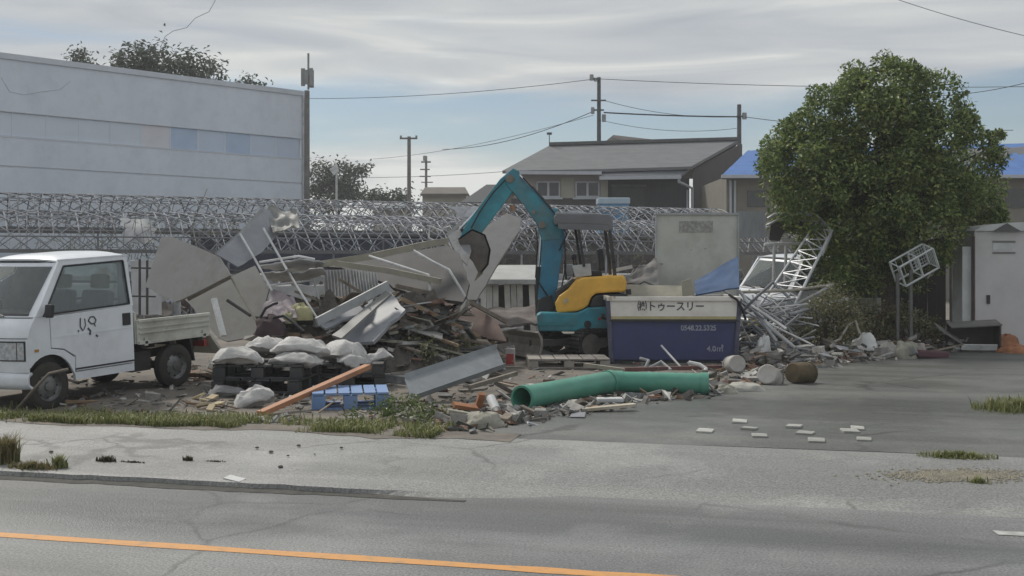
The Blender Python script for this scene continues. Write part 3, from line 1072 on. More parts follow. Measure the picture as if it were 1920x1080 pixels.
def house():
    d = 57.0
    t = thing('house', 'grey-roofed two-storey house with white gutters behind the excavator', 'house', (P(1130, HY, d).x, d, 0.12))
    zg = 0.0

    def wall(x0, x1, y0, m, dd=0.0, depth=6.5, name='wall', yb=None):
        a, b = P(x0, y0, d), P(x1, y0, d)
        zb = zg if yb is None else P(0, yb, d).z
        MB().box(((a.x + b.x) / 2, d + dd + depth / 2, (a.z + zb) / 2), (b.x - a.x, depth, a.z - zb)).build(name, m, t)
    wall(957, 1134, 322, SIDEW, 0.0, 7.0)                             # plastered wing
    wall(1136, 1294, 333, DARKW, 0.25, 6.5)                           # dark recessed wing
    mb = MB()
    px_box(mb, 958, 1133, 372, 440, d - 0.05, 0.045)
    mb.build('skirt_siding', BROWNW, t)
    mb = MB()
    px_box(mb, 1052, 1077, 333, 371, d - 0.03, 0.025)
    mb.build('cream_panel', CREAMW, t)
    mb = MB()
    px_box(mb, 1126, 1140, 338, 372, d - 0.04, 0.2)
    mb.build('cream_panel', CREAMW, t)
    for x0, x1 in ((1006, 1050), (1079, 1124)):                       # upstairs windows, each two sashes
        mb = MB()
        for (a, b, y0, y1) in ((x0, x1, 340, 342.5), (x0, x1, 367, 370), (x0, x0 + 2.5, 342.5, 367), (x1 - 2.5, x1, 342.5, 367), ((x0 + x1) / 2 - 2, (x0 + x1) / 2 + 2, 342.5, 367)):
            px_box(mb, a, b, y0, y1, d - 0.09, 0.09)
        w = mb.build('window', GUTW, t)
        for a, b in ((x0 + 2.5, (x0 + x1) / 2 - 2), ((x0 + x1) / 2 + 2, x1 - 2.5)):
            mb = MB()
            px_box(mb, a, b, 342.5, 367, d - 0.04, 0.03)
            mb.build('pane', PANE, w)
        mb = MB()
        px_box(mb, x0 - 5, x1 + 5, 370, 373.5, d - 0.16, 0.16)
        mb.build('sill', GUTW, w)
    # boards on the dark wing: sliding shutter
    mb = MB()
    px_box(mb, 1148, 1208, 350, 398, d + 0.2, 0.04)
    mb.build('shutter', mat('shutter_dark', (0.075, 0.08, 0.078), rough=0.6), t)
    mb = MB()
    px_box(mb, 1146, 1212, 346, 349.5, d + 0.12, 0.12)
    mb.build('shutter_box', mat('shutter_rail', (0.12, 0.12, 0.125), rough=0.6), t)
    # main roof, ridge along the house; the far slope is there too
    rid_d = d + 3.6

    def P2(x, y, dd):
        return P(x, y, dd)
    E0, E1 = P2(942, 320, d - 0.7), P2(1296, 312, d - 0.7)
    R0, R1_ = P2(1030, 273, rid_d), P2(1384, 263, rid_d)
    th = Vector((0, 0, -0.14))
    EM = P2(1128, 317, d - 0.7)
    MB().prism([E0, EM, E1, R1_, R0], th).build('roof', ROOFG, t)
    B0, B1 = E0 + Vector((1.2, 9.2, 0.3)), E1 + Vector((2.5, 9.2, 0.2))
    MB().prism([R0, R1_, B1, B0], th).build('roof', ROOFG, t)
    MB().beam(R0 + Vector((0, 0, 0.08)), R1_ + Vector((0, 0, 0.08)), 0.3, 0.16).build('ridge_cap', mat('ridge_grey', (0.12, 0.12, 0.12), rough=0.8), t)
    # lower lean-to roof over the dark wing
    L0, L1 = P2(1128, 330, d - 1.1), P2(1276, 329, d - 1.1)
    L2, L3 = P2(1292, 311, d - 0.5), P2(1124, 316, d - 0.5)
    MB().prism([L0, L1, L2 - Vector((0, 0, 0.16)), L3 - Vector((0, 0, 0.16))], (0, 0, -0.1)).build('lean_to_roof', mat('slate_roof', (0.10, 0.11, 0.125), (0.075, 0.08, 0.095), rough=0.6, scale=3, stretch=(4, 1, 1)), t)
    MB().beam(P2(948, 323.5, d - 0.82), P2(1128, 324.5, d - 0.82), 0.14, 0.16).build('gutter', GUTW, t)
    MB().beam(P2(1124, 334, d - 1.25), P2(1277, 332, d - 1.25), 0.14, 0.16).build('gutter', GUTW, t)
    MB().tube([P2(1273, 335, d - 1.2), P2(1273, 341, d - 1.2), P2(1298, 353, d - 0.1), P2(1298, 400, d - 0.1), P2(1298, 440, d - 0.1)], 0.07, 8).build('downpipe', GUTW, t, smooth_=True)
    MB().tube([P2(1289, 356, d - 0.08), P2(1289, 440, d - 0.08)], 0.05, 8).build('downpipe', GUTW, t, smooth_=True)
    # gable end on the right, dark boards, running back
    g0, g1 = P2(1299, 318, d + 0.2), P2(1388, 270, d + 3.4)
    g2 = P2(1388, 300, d + 7.0)
    MB().prism([Vector((g0.x, g0.y, zg)), Vector((g1.x, g1.y, zg)), g1, g0], (0.12, 0.1, 0)).build('gable_wall', BROWNW, t)
    MB().prism([Vector((g1.x, g1.y, zg)), Vector((g1.x - 0.4, g1.y + 4.0, zg)), Vector((g1.x - 0.4, g1.y + 4.0, g0.z)), g1], (0.12, 0.1, 0)).build('gable_wall', BROWNW, t)
    # roof of the part behind
    a, b, c = P2(1134, 266, d + 6), P2(1150, 253, d + 8), P2(1246, 264, d + 8)
    MB().prism([a, b, c, P2(1246, 275, d + 6)], (0, 0.5, -0.15)).build('rear_roof', mat('rear_roof_brown', (0.085, 0.075, 0.07), rough=0.8), t)
    # small roof aerial
    q = P2(1030, 273, rid_d)
    MB().tube([q - Vector((0, 0, 0.2)), q + Vector((0, 0, 0.65))], 0.025, 6).build('aerial', POLED, t)
    MB().beam(q + Vector((-0.13, 0, 0.62)), q + Vector((0.13, 0, 0.62)), 0.05, 0.12).build('aerial_head', POLED, t)


house()


def tarp_house():
    d = 50.0
    t = thing('tarp_house', 'low beige house with its roof covered in blue tarpaulin', 'house', (P(1650, HY, d).x, d, 0.12))
    WB = mat('beige_wall', (0.235, 0.22, 0.19), (0.20, 0.185, 0.16), rough=0.85, scale=1.5)
    x0, x1 = P(1362, 0, d).x, P(1990, 0, d).x
    ez = P(0, 331, d).z
    MB().box(((x0 + x1) / 2, d + 3.3, ez / 2), (x1 - x0, 6.6, ez)).build('wall', WB, t)
    E0, E1 = P(1352, 331, d - 0.6), P(2005, 331, d - 0.6)
    R0, R1_ = P(1402, 283, d + 3.2), P(2000, 268, d + 3.2)
    MB().prism([E0, E1, R1_, R0], (0, 0, -0.12)).build('roof', ROOFG, t)
    # tarpaulin lies over the front slope, slightly wavy, held by a batten at the eave
    def tp(u, v):
        q = (E0 * (1 - u) + E1 * u) * (1 - v) + (R0 * (1 - u) + R1_ * u) * v
        return q + Vector((0, -0.02, 0.03 + 0.025 * mnoise.noise((u * 40, v * 9, 1))))
    MB().grid(tp, 90, 10).build('tarpaulin', TARP, t, recalc=False, smooth_=True)
    MB().prism([R0, R1_, R1_ + Vector((1, 4, -1.4)), R0 + Vector((-0.5, 4, -1.2))], (0, 0, -0.12)).build('roof', ROOFG, t)
    MB().beam(E0 + Vector((0, -0.1, 0)), E1 + Vector((0, -0.1, 0)), 0.1, 0.14).build('gutter', GUTW, t)
    for x in (1370, 1378):
        MB().tube([P(x, 338, d - 0.08), P(x, 440, d - 0.08)], 0.05, 8).build('downpipe', GUTW, t, smooth_=True)
    MB().box((P(1418, 0, d).x, d - 0.03, P(0, 372, d).z), (0.75, 0.05, 0.7)).build('window', PANE, t)
    MB().box((P(1905, 0, d).x, d - 0.03, P(0, 372, d).z), (0.9, 0.05, 0.8)).build('window', PANE, t)


tarp_house()


def far_house(label, x0, x1, ye, yr, d, wall_m, roof_m, xr0, xr1, over=4):
    t = thing('far_house', label, 'house', (P((x0 + x1) / 2, HY, d).x, d, 0.12), group='low houses beyond the greenhouse')
    a, b = P(x0, ye, d), P(x1, ye, d)
    MB().box(((a.x + b.x) / 2, d + 2.5, a.z / 2), (b.x - a.x, 5.0, a.z)).build('wall', wall_m, t)
    E0, E1 = P(x0 - over, ye + 1, d - 0.4), P(x1 + over, ye + 1, d - 0.4)
    R0, R1_ = P(xr0, yr, d + 2.5), P(xr1, yr, d + 2.5)
    MB().prism([E0, E1, R1_, R0], (0, 0, -0.15)).build('roof', roof_m, t)
    MB().prism([R0, R1_, E1 + Vector((0, 5.8, 0)), E0 + Vector((0, 5.8, 0))], (0, 0, -0.15)).build('roof', roof_m, t)
    return t


far_house('small plaster house with a brownish low roof beyond the greenhouse', 792, 874, 362, 351, 78, CREAMW, mat('brown_roof', (0.15, 0.135, 0.12), rough=0.85, scale=2), 797, 872)
far_house('small house with a steep black tiled roof beside the excavator arm', 878, 960, 378, 346, 70, SIDEW, mat('black_tiles', (0.045, 0.047, 0.055), (0.03, 0.032, 0.038), rough=0.5, scale=6), 912, 955, over=14)
far_house('pale shed roof low beyond the greenhouse beside the crossarm pole', 700, 760, 388, 380, 72, CREAMW, mat('pale_roof', (0.30, 0.32, 0.34), rough=0.7), 702, 758)


# ------------------------------------------------------------------ wrecked greenhouse: bare pipe spans in parallel
GPIPE = mat('greenhouse_pipe', (0.30, 0.32, 0.36), (0.19, 0.205, 0.235), rough=0.65, metal=0.1, scale=3, dirt=0.45, dirt_col=(0.17, 0.13, 0.10), obj_var=0.3)
GBEAM = mat('greenhouse_gutter', (0.16, 0.165, 0.17), (0.11, 0.112, 0.118), rough=0.6, scale=2, dirt=0.3)
FILM = mat('torn_film', (0.22, 0.235, 0.26), (0.13, 0.14, 0.16), rough=0.5, scale=3, trans=0.0)
GA = rad(25)
GU = Vector((math.cos(GA), math.sin(GA), 0))
GV = Vector((-math.sin(GA), math.cos(GA), 0))
GO = Vector((-13.3, 30.0, 0.1))
SPAN = 4.4


def gpt(l, w, z):
    v = GO + GU * l + GV * w
    return Vector((v.x, v.y, v.z + z))


def greenhouse():
    rnd = random.Random(4)
    L0, L1 = -3.0, 27.0
    cfg = [(0.0, 1.92, 2.75, 3.05, 'front span of the wrecked pipe-frame greenhouse, behind the rubble'),
           (SPAN, 2.62, 2.62, 3.75, 'rear span of the wrecked pipe-frame greenhouse, below the warehouse wall')]
    for (w0, ze0, ze1, zr, lab) in cfg:
        t = thing('greenhouse_span', lab, 'greenhouse', gpt(12, w0 + SPAN / 2, 0), GA, group='bare pipe greenhouse spans')
        c0 = Vector((12, SPAN / 2, 0))

        def lp(l, w, z):
            return Vector((l - c0.x, w - SPAN / 2, z))
        H = SPAN / 2
        # gutters, ridge, purlins along the span
        MB().beam(lp(L0, 0, ze0), lp(L1, 0, ze0), 0.12, 0.10).build('gutter', GBEAM, t, local=True)
        if w0 > 0:
            MB().beam(lp(L0, SPAN, ze1), lp(L1, SPAN, ze1), 0.12, 0.08).build('gutter', GBEAM, t, local=True)
        MB().tube([lp(L0, H, zr), lp(L1, H, zr)], 0.03, 6).build('ridge_pipe', GPIPE, t, local=True)
        for k in (0.33, 0.66):
            MB().tube([lp(L0, H * k, ze0 + (zr - ze0) * (1 - (1 - k) ** 1.7)), lp(L1, H * k, ze0 + (zr - ze0) * (1 - (1 - k) ** 1.7))], 0.018, 5).build('purlin', GPIPE, t, local=True)
            MB().tube([lp(L0, SPAN - H * k, ze1 + (zr - ze1) * (1 - (1 - k) ** 1.7)), lp(L1, SPAN - H * k, ze1 + (zr - ze1) * (1 - (1 - k) ** 1.7))], 0.018, 5).build('purlin', GPIPE, t, local=True)
        # arched ribs
        def arch():
            mb = MB()
            pts = []
            for i in range(13):
                q = i / 12
                w = SPAN * q
                if q <= 0.5:
                    k = q * 2
                    z = ze0 + (zr - ze0) * (1 - (1 - k) ** 1.7)
                else:
                    k = (1 - q) * 2
                    z = ze1 + (zr - ze1) * (1 - (1 - k) ** 1.7)
                pts.append(Vector((0, w - SPAN / 2, z)))
            mb.tube(pts, 0.019, 4, cap=False)
            return mb
        ribs = []
        rib = None
        n = 96
        for i in range(n):
            l = L0 + (L1 - L0) * (i + 0.5) / n - c0.x + rnd.uniform(-0.07, 0.07)
            lean = rnd.gauss(0, 0.03) + (rnd.uniform(-0.4, 0.4) if rnd.random() < 0.12 else 0)
            if rib is None:
                rib = arch().build('rib', GPIPE, t, local=True)
                rib.location = (l, 0, 0)
            else:
                link_copy(rib, t, (l, 0, 0), (0, lean * 0.15, lean))
        # crossing braces on both slopes make the diamond lattice
        def brace(sg, near):
            mb = MB()
            pts = []
            for i in range(7):
                k = i / 6
                z = (ze0 if near else ze1) + (zr - (ze0 if near else ze1)) * (1 - (1 - k) ** 1.7) + 0.02
                w = H * k if near else SPAN - H * k
                pts.append(Vector((sg * (k - 0.5) * 1.9, w - SPAN / 2, z)))
            mb.tube(pts, 0.017, 4, cap=False)
            return mb
        for near in (True, False):
            for sg in (1, -1):
                b0 = None
                m = 44
                for i in range(m):
                    l = L0 + 1 + (L1 - L0 - 2) * (i + 0.5 * (sg > 0)) / m - c0.x
                    if b0 is None:
                        b0 = brace(sg, near).build('brace', GPIPE, t, local=True)
                        b0.location = (l, 0, 0)
                    else:
                        link_copy(b0, t, (l + rnd.uniform(-0.1, 0.1), 0, 0), (0, 0, rnd.gauss(0, 0.02)))
        # posts
        p0 = None
        for i in range(11):
            l = L0 + (L1 - L0) * i / 10 - c0.x
            if p0 is None:
                p0 = MB().tube([(0, -SPAN / 2, -0.15), (0, -SPAN / 2, ze0)], 0.03, 6).build('post', GPIPE, t, local=True)
                p0.location = (l, 0, 0)
            else:
                link_copy(p0, t, (l, 0, 0))
        # lattice truss under the front gutter
        if w0 == 0:
            mb = MB()
            for l in range(60):
                a = L0 + (L1 - L0) * l / 60
                b = a + (L1 - L0) / 60
                lo, hi_ = ze0 - 0.02, ze0 + 0.36
                mb.tube([lp(a, -0.04, lo), lp(b, -0.04, hi_)], 0.012, 4, cap=False)
                mb.tube([lp(a, -0.07, hi_), lp(b, -0.07, lo)], 0.012, 4, cap=False)
            mb.tube([lp(L0, -0.05, ze0 + 0.38), lp(L1, -0.05, ze0 + 0.38)], 0.022, 5)
            mb.build('truss', GPIPE, t, local=True)
        # rags of film still on the frame
        for i in range(3 if w0 else 3):
            l = rnd.uniform(L0 + 0.5, L1 - 2)
            wd = rnd.uniform(0.4, 1.3)
            k0 = rnd.uniform(0.0, 0.35)
            k1 = min(1.0, k0 + rnd.uniform(0.25, 0.6))
            sd = rnd.random() * 50

            def fp(u, v):
                k = k0 + (k1 - k0) * v + 0.05 * mnoise.noise((u * 4, sd, 0))
                k = max(0, min(1, k))
                z = ze0 + (zr - ze0) * (1 - (1 - k) ** 1.7) + 0.035 + 0.05 * mnoise.noise((u * 3, v * 3, sd))
                return lp(l + wd * u + 0.25 * mnoise.noise((v * 3, sd, 3)), H * k, z)
            MB().grid(fp, 6, 6).build('film_rag', FILM, t, local=True, recalc=False, smooth_=True)
    # shade nets hung along the far side
    for (l0, l1, m, lab) in ((6.5, 16.0, mat('navy_net', (0.075, 0.085, 0.13), (0.05, 0.056, 0.085), rough=0.9, scale=3), 'dark navy shade net hung along the back of the greenhouse'),
                             (16.3, 27.0, mat('brown_net', (0.12, 0.105, 0.105), (0.08, 0.07, 0.072), rough=0.9, scale=3), 'brownish shade net hung along the back of the greenhouse')):
        o = MB().grid(lambda u, v: gpt(l0 + (l1 - l0) * u, SPAN * 2 + 0.1 + 0.08 * mnoise.noise((u * 20, v * 2, l0)), -0.1 + (2.75 + 0.12 * mnoise.noise((u * 9, l0, 0))) * v), 60, 6).build('shade_net', m, recalc=False, smooth_=True)
        tag(o, lab, 'net')
    # heaps of fallen film and pale benches on the greenhouse floor
    BENCH = mat('bench_white', (0.50, 0.51, 0.52), (0.36, 0.365, 0.37), rough=0.6, scale=2.5, dirt=0.4, dirt_col=(0.15, 0.14, 0.12))
    for i, (l0, l1, w, zt) in enumerate(((-2, 5.5, 0.9, 1.05), (6.5, 14, 0.8, 0.95), (15, 26, 1.0, 1.0), (-2, 8, 3.0, 1.25), (9, 25, 3.1, 1.2))):
        b = thing('growing_bench', ('pale bench under the front greenhouse span, behind the pickup', 'pale bench under the front greenhouse span, behind the grey sheets', 'longest pale bench under the front greenhouse span, behind the excavator', 'pale bench under the rear greenhouse span, behind the pickup', 'long pale bench under the rear greenhouse span, behind the excavator')[i], 'bench', gpt((l0 + l1) / 2, w, 0), GA, group='growing benches under the greenhouse frame')
        hl = (l1 - l0) / 2
        MB().grid(lambda u, v: Vector((-hl + 2 * hl * u, -0.5 + v, zt + 0.06 * mnoise.noise((u * 12 + i * 9, v * 3, i)))), 40, 4).build('bench_sheet', BENCH, b, local=True, recalc=False, smooth_=True, solid=0.03)
        MB().grid(lambda u, v: Vector((-hl + 2 * hl * u, -0.52 + 0.05 * mnoise.noise((u * 16, v * 3, i)), zt - 0.01 - v * (0.45 + 0.15 * mnoise.noise((u * 14, i, 0))))), 50, 4).build('bench_skirt', BENCH, b, local=True, recalc=False, smooth_=True)
        for k in range(6):
            x = -hl + 0.3 + (2 * hl - 0.6) * k / 5
            MB().beam((x, 0.3, -0.1), (x, 0.3, zt - 0.05), 0.05, 0.05).build('leg', GALV, b, local=True)
            MB().beam((x, -0.35, -0.1), (x, -0.35, zt - 0.05), 0.05, 0.05).build('leg', GALV, b, local=True)


greenhouse()


# low clutter standing inside the wreck, between the greenhouse and the rubble
def clutter():
    rnd = random.Random(8)
    mb = MB()
    for _ in range(900):
        l = rnd.uniform(-2, 26)
        w = rnd.uniform(0.2, 8.2)
        s = rnd.uniform(0.04, 0.35)
        q = gpt(l, w, rnd.random() ** 2 * 1.1)
        M = Euler((rnd.uniform(0, 3), rnd.uniform(0, 3), rnd.uniform(0, 3))).to_matrix()
        mb.box(q, (s * rnd.uniform(0.5, 3), s, s * rnd.uniform(0.05, 0.5)), M)
    o = mb.build('greenhouse_debris', mat('greenhouse_debris', (0.3, 0.3, 0.3), island=[(0.32, 0.32, 0.33), (0.12, 0.115, 0.11), (0.42, 0.43, 0.45), (0.24, 0.17, 0.15), (0.30, 0.24, 0.23), (0.10, 0.13, 0.24)], rough=0.8, scale=5), recalc=False)
    tag(o, 'scattered broken fittings and sheets inside the greenhouse wreck', 'debris', kind='stuff')
    # twiggy dry vines caught on the frames
    mb = MB()
    for (l, w, zz, n) in ((2.5, 0.2, 1.9, 120), (5, 0.4, 2.0, 160), (16, 0.3, 2.0, 150), (20, 1, 2.0, 120)):
        for _ in range(n):
            a = gpt(l + rnd.gauss(0, 0.8), w + rnd.gauss(0, 0.3), zz + rnd.gauss(0, 0.35))
            b = a + Vector((rnd.gauss(0, 0.25), rnd.gauss(0, 0.2), rnd.gauss(0.05, 0.3)))
            mb.tube([a, (a + b) / 2 + Vector((0, 0, rnd.uniform(-0.08, 0.08))), b], 0.008, 3, cap=False)
    o = mb.build('dry_vines', mat('dry_vine', (0.20, 0.20, 0.14), (0.13, 0.13, 0.09), rough=0.9), recalc=False)
    tag(o, 'dry twiggy vines tangled on the greenhouse frame', 'vines', kind='stuff')


clutter()


# ------------------------------------------------------------------ text
def text_part(body, size, parent, M, m, bold=0.0, name='lettering', ext=0.001, sx=1.0):
    cu = bpy.data.curves.new('lettering', 'FONT')
    cu.body = body
    cu.size = size
    cu.extrude = ext
    cu.offset = bold
    cu.align_x = 'CENTER'
    cu.align_y = 'CENTER'
    tmp = bpy.data.objects.new('lettering_source', cu)
    COL.objects.link(tmp)
    dg = bpy.context.evaluated_depsgraph_get()
    me = bpy.data.meshes.new_from_object(tmp.evaluated_get(dg))
    bpy.data.objects.remove(tmp)
    bpy.data.curves.remove(cu)
    me.transform(M @ Matrix.Diagonal((sx, 1, 1, 1)))
    me.materials.clear()
    me.materials.append(m)
    o = bpy.data.objects.new(name, me)
    o.parent = parent
    COL.objects.link(o)
    return o


# ------------------------------------------------------------------ small white pickup
def pickup(name, label, loc, rot):
    t = thing(name, label, 'pickup truck', loc, rot=rot)
    HW, RW = 0.715, 0.625
    CB = -1.22                                       # back of the cab
    WB = -1.9                                        # rear axle

    def hy(z):
        return HW if z < 1.06 else HW - (HW - RW) * (z - 1.06) / 0.66

    def B(mb, nm, m, par=t, **kw):
        return mb.build(nm, m, par, local=True, **kw)
    # --- front and roof as one curved shell from the bumper over the roof
    def bow(x, y, k):
        return x - k * abs(y / HW) ** 3.2
    prof = [(0.375, 0.46), (0.385, 0.62), (0.38, 0.80), (0.345, 0.94), (0.275, 1.045)]

    def front(u, v):
        i = min(int(v * 4), 3)
        f_ = v * 4 - i
        x = prof[i][0] * (1 - f_) + prof[i + 1][0] * f_
        z = prof[i][1] * (1 - f_) + prof[i + 1][1] * f_
        y = -HW + 2 * HW * u
        return Vector((bow(x, y, 0.10), y, z))
    body = B(MB().grid(front, 24, 8), 'front_panel', WHITE, smooth_=True, solid=0.02)
    # bumper
    def bump_(u, v):
        y = -HW - 0.005 + (2 * HW + 0.01) * u
        z = 0.27 + 0.19 * v
        return Vector((bow(0.415 - 0.05 * (2 * v - 1) ** 4, y, 0.12), y, z))
    bp = B(MB().grid(bump_, 24, 6), 'bumper', WHITE, smooth_=True, solid=0.03)
    B(MB().box((0.418, 0, 0.34), (0.02, 0.7, 0.07)), 'air_intake', BLACKP)
    # windscreen with its surround
    WS0, WS1 = (0.255, 1.06), (-0.20, 1.64)

    def scr(u, v, ins=0.0):
        x = WS0[0] + (WS1[0] - WS0[0]) * v
        z = WS0[1] + (WS1[1] - WS0[1]) * v
        h = hy(z) - ins
        y = -h + 2 * h * u
        return Vector((bow(x, y, 0.085), y, z))
    g = B(MB().grid(lambda u, v: scr(0.06 + 0.88 * u, 0.045 + 0.89 * v) + Vector((0.004, 0, 0)), 16, 4), 'windscreen', GLASSM, smooth_=True)
    fr = MB()
    for (a, b, c, e) in ((0, 1, 0, 0.05), (0, 1, 0.93, 1.0)):
        fr.grid(lambda u, v: scr(u, c + (e - c) * v), 16, 1)
    for (a, b) in ((0.0, 0.065), (0.935, 1.0)):
        fr.grid(lambda u, v: scr(a + (b - a) * u, 0.05 + 0.88 * v), 2, 4)
    B(fr, 'windscreen_frame', WHITE, smooth_=True, solid=0.03)
    B(MB().grid(lambda u, v: scr(0.06 + 0.88 * u, 0.03 + 0.03 * v) + Vector((0.008, 0, 0)), 16, 1), 'windscreen_seal', BLACKP, solid=0.01)
    for yy in (0.35, -0.2):
        B(MB().tube([scr(0.5 + yy * 0.6, 0.02) + Vector((0.02, 0, 0)), scr(0.5 + yy * 0.6 - 0.25, 0.09) + Vector((0.025, 0, 0))], 0.008, 5), 'wiper', BLACKP)
    # roof
    def roof(u, v):
        y = -RW + 2 * RW * u
        x = WS1[0] + (CB - WS1[0]) * v
        cr = 1 - abs(y / RW) ** 4
        e = 0.075 * cr * (1 - (2 * v - 1) ** 6 * 0.6)
        return Vector((bow(x, y, 0.085 * (1 - v)), y, 1.655 + e + 0.03 * v))
    B(MB().grid(roof, 20, 14), 'roof', WHITE, smooth_=True, solid=0.02)
    # cab rear wall with its window
    rw = MB()
    rw.box((CB + 0.015, 0, 0.73), (0.03, 1.38, 0.72))
    rw.box((CB + 0.015, 0, 1.64), (0.03, 1.24, 0.10))
    for s in (-1, 1):
        rw.box((CB + 0.015, s * 0.56, 1.34), (0.03, 0.17, 0.50))
    B(rw, 'cab_rear_wall', WHITE)
    B(MB().box((CB + 0.015, 0, 1.34), (0.008, 0.95, 0.50)), 'rear_window', GLASSM)
    for s in (-1, 1):
        # lower side panel with the wheel arch cut out
        arc = []
        for i in range(11):
            a = rad(168 - 126 * i / 10)
            arc.append((0.335 * math.cos(a), 0.27 + 0.36 * math.sin(a)))
        # front wing piece and sill
        wing = [(-0.335, 0.36)] + arc[1:] + [(0.275, 0.50), (0.28, 0.62), (0.275, 0.80), (0.24, 0.95), (0.175, 1.055), (-0.012, 1.06), (-0.018, 0.695), (-0.19, 0.66), (-0.34, 0.56)]
        mb = MB().prism([(x, s * hy(z), z) for x, z in wing], (0, -s * 0.03, 0))
        B(mb, 'wing', WHITE)
        mb = MB().prism([(x, s * (HW - 0.012), z) for x, z in [(CB + 0.01, 0.30), (-0.35, 0.30), (-0.345, 0.39), (CB + 0.01, 0.39)]], (0, -s * 0.04, 0))
        B(mb, 'sill', WHITE)
        # door skin below the belt line
        dk = [(CB + 0.015, 0.40), (-0.352, 0.40), (-0.352, 0.575), (-0.20, 0.67), (-0.03, 0.70), (-0.022, 1.055), (CB + 0.015, 1.085)]
        dr = B(MB().prism([(x, s * (hy(z) + 0.002), z) for x, z in dk], (0, -s * 0.04, 0)), 'door', WHITE, bevel=0.008)
        # door window frame
        A0, A1 = (0.03, 1.07), (-0.27, 1.655)
        ring = [(0.05, 1.075), (-0.285, 1.60), (CB + 0.075, 1.625), (CB + 0.06, 1.11)]
        outr = [(0.165, 1.06), (-0.235, 1.665), (CB + 0.005, 1.69), (CB + 0.005, 1.085)]
        mb = MB()
        for i in range(4):
            j = (i + 1) % 4
            q = [outr[i], outr[j], ring[j], ring[i]]
            mb.prism([(x, s * hy(z), z) for x, z in q], (0, -s * 0.035, 0))
        B(mb, 'window_frame', WHITE, dr)
        sl = MB()
        for i in range(4):
            j = (i + 1) % 4
            sl.tube([(ring[i][0], s * (hy(ring[i][1]) + 0.002), ring[i][1]), (ring[j][0], s * (hy(ring[j][1]) + 0.002), ring[j][1])], 0.012, 5)
        B(sl, 'window_seal', BLACKP, dr)
        B(MB().prism([(x, s * (hy(z) - 0.012), z) for x, z in ring], (0, -s * 0.006, 0)), 'door_pane', GLASSM, dr)
        B(MB().beam((CB + 0.02, s * (HW + 0.001), 0.83), (-0.03, s * (HW + 0.001), 0.815), 0.008, 0.018), 'crease', WHITE, dr)
        B(MB().beam((CB + 0.02, s * (HW + 0.002), 0.425), (-0.34, s * (HW + 0.002), 0.425), 0.006, 0.02), 'lower_trim', BLACKP, dr)
        B(MB().beam((CB, s * (RW + 0.004), 1.69), (-0.22, s * (RW + 0.004), 1.67), 0.018, 0.016), 'rain_gutter', WHITE)
        B(MB().box((CB + 0.12, s * (HW + 0.004), 0.93), (0.115, 0.02, 0.145)), 'door_handle', BLACKP, dr, bevel=0.006)
        # mirror
        mr = B(MB().box((0.05, s * (HW + 0.085), 1.12), (0.05, 0.10, 0.15), Euler((0, -0.15, 0.25 * s)).to_matrix()), 'mirror', BLACKP, bevel=0.02)
        B(MB().tube([(0.06, s * (HW - 0.02), 1.06), (0.055, s * (HW + 0.06), 1.08)], 0.014, 6), 'mirror_arm', BLACKP, mr)
        # headlamp with reflector and blinker
        def lamp(u, v, y0, y1, z0, z1, off):
            y = s * (y0 + (y1 - y0) * u)
            z = z0 + (z1 - z0) * v
            return Vector((bow(0.383, y, 0.10) + off, y, z))
        hl = B(MB().grid(lambda u, v: lamp(u, v, 0.37, 0.695, 0.585, 0.805, 0.008), 8, 4), 'headlamp_surround', BLACKP, smooth_=True, solid=0.02)
        B(MB().grid(lambda u, v: lamp(u, v, 0.385, 0.60, 0.60, 0.79, 0.018), 8, 4), 'headlamp', LAMPG, hl, smooth_=True, solid=0.01)
        B(MB().grid(lambda u, v: lamp(u, v, 0.61, 0.685, 0.60, 0.79, 0.016), 4, 4), 'indicator', LAMPG, hl, smooth_=True, solid=0.01)
        B(MB().box((0.17, s * (HW + 0.003), 0.69), (0.05, 0.012, 0.03)), 'side_marker', AMBER)
    # number plate, lower grille and body seam on the front
    B(MB().box((0.424, 0.0, 0.40), (0.012, 0.32, 0.15)), 'number_plate', mat('plate_yellow', (0.55, 0.45, 0.08), rough=0.5), bevel=0.004)
    B(MB().grid(lambda u, v: Vector((bow(0.388, -0.36 + 0.72 * u, 0.10) + 0.004, -0.36 + 0.72 * u, 0.66 + 0.07 * v)), 14, 2), 'grille', BLACKP, solid=0.01)
    B(MB().tube([Vector((bow(0.382, -HW + 2 * HW * k / 24, 0.10) + 0.002, -HW + 2 * HW * k / 24, 0.835)) for k in range(25)], 0.004, 5), 'panel_seam', DARKIN)
    # front badge
    B(MB().lathe([(0.0, 0.0), (0.035, 0.0), (0.038, 0.006), (0.0, 0.008)], (0.375, 0, 0.87), 'x', 12), 'badge', CHROME)
    # interior
    B(MB().box((-0.55, 0, 0.42), (1.3, 1.34, 0.05)), 'cab_floor', DARKIN)
    B(MB().box((0.08, 0, 0.86), (0.22, 1.32, 0.30)), 'dashboard', DARKIN, bevel=0.03)
    for s in (-1, 1):
        st = B(MB().box((-0.72, s * 0.33, 0.62), (0.48, 0.46, 0.18)), 'seat', SEATM, bevel=0.04)
        B(MB().box((-0.98, s * 0.33, 0.98), (0.14, 0.44, 0.60), Euler((0, -0.18, 0)).to_matrix()), 'seat_back', SEATM, st, bevel=0.04)
        B(MB().box((-1.06, s * 0.33, 1.38), (0.09, 0.26, 0.17), Euler((0, -0.1, 0)).to_matrix()), 'headrest', SEATM, st, bevel=0.03)
    ring = [Vector((-0.24 + 0.10 * math.sin(a), -0.33 + 0.18 * math.cos(a), 1.02 + 0.15 * math.sin(a))) for a in [2 * math.pi * i / 20 for i in range(21)]]
    sw = B(MB().tube(ring, 0.016, 6), 'steering_wheel', BLACKP, smooth_=True)
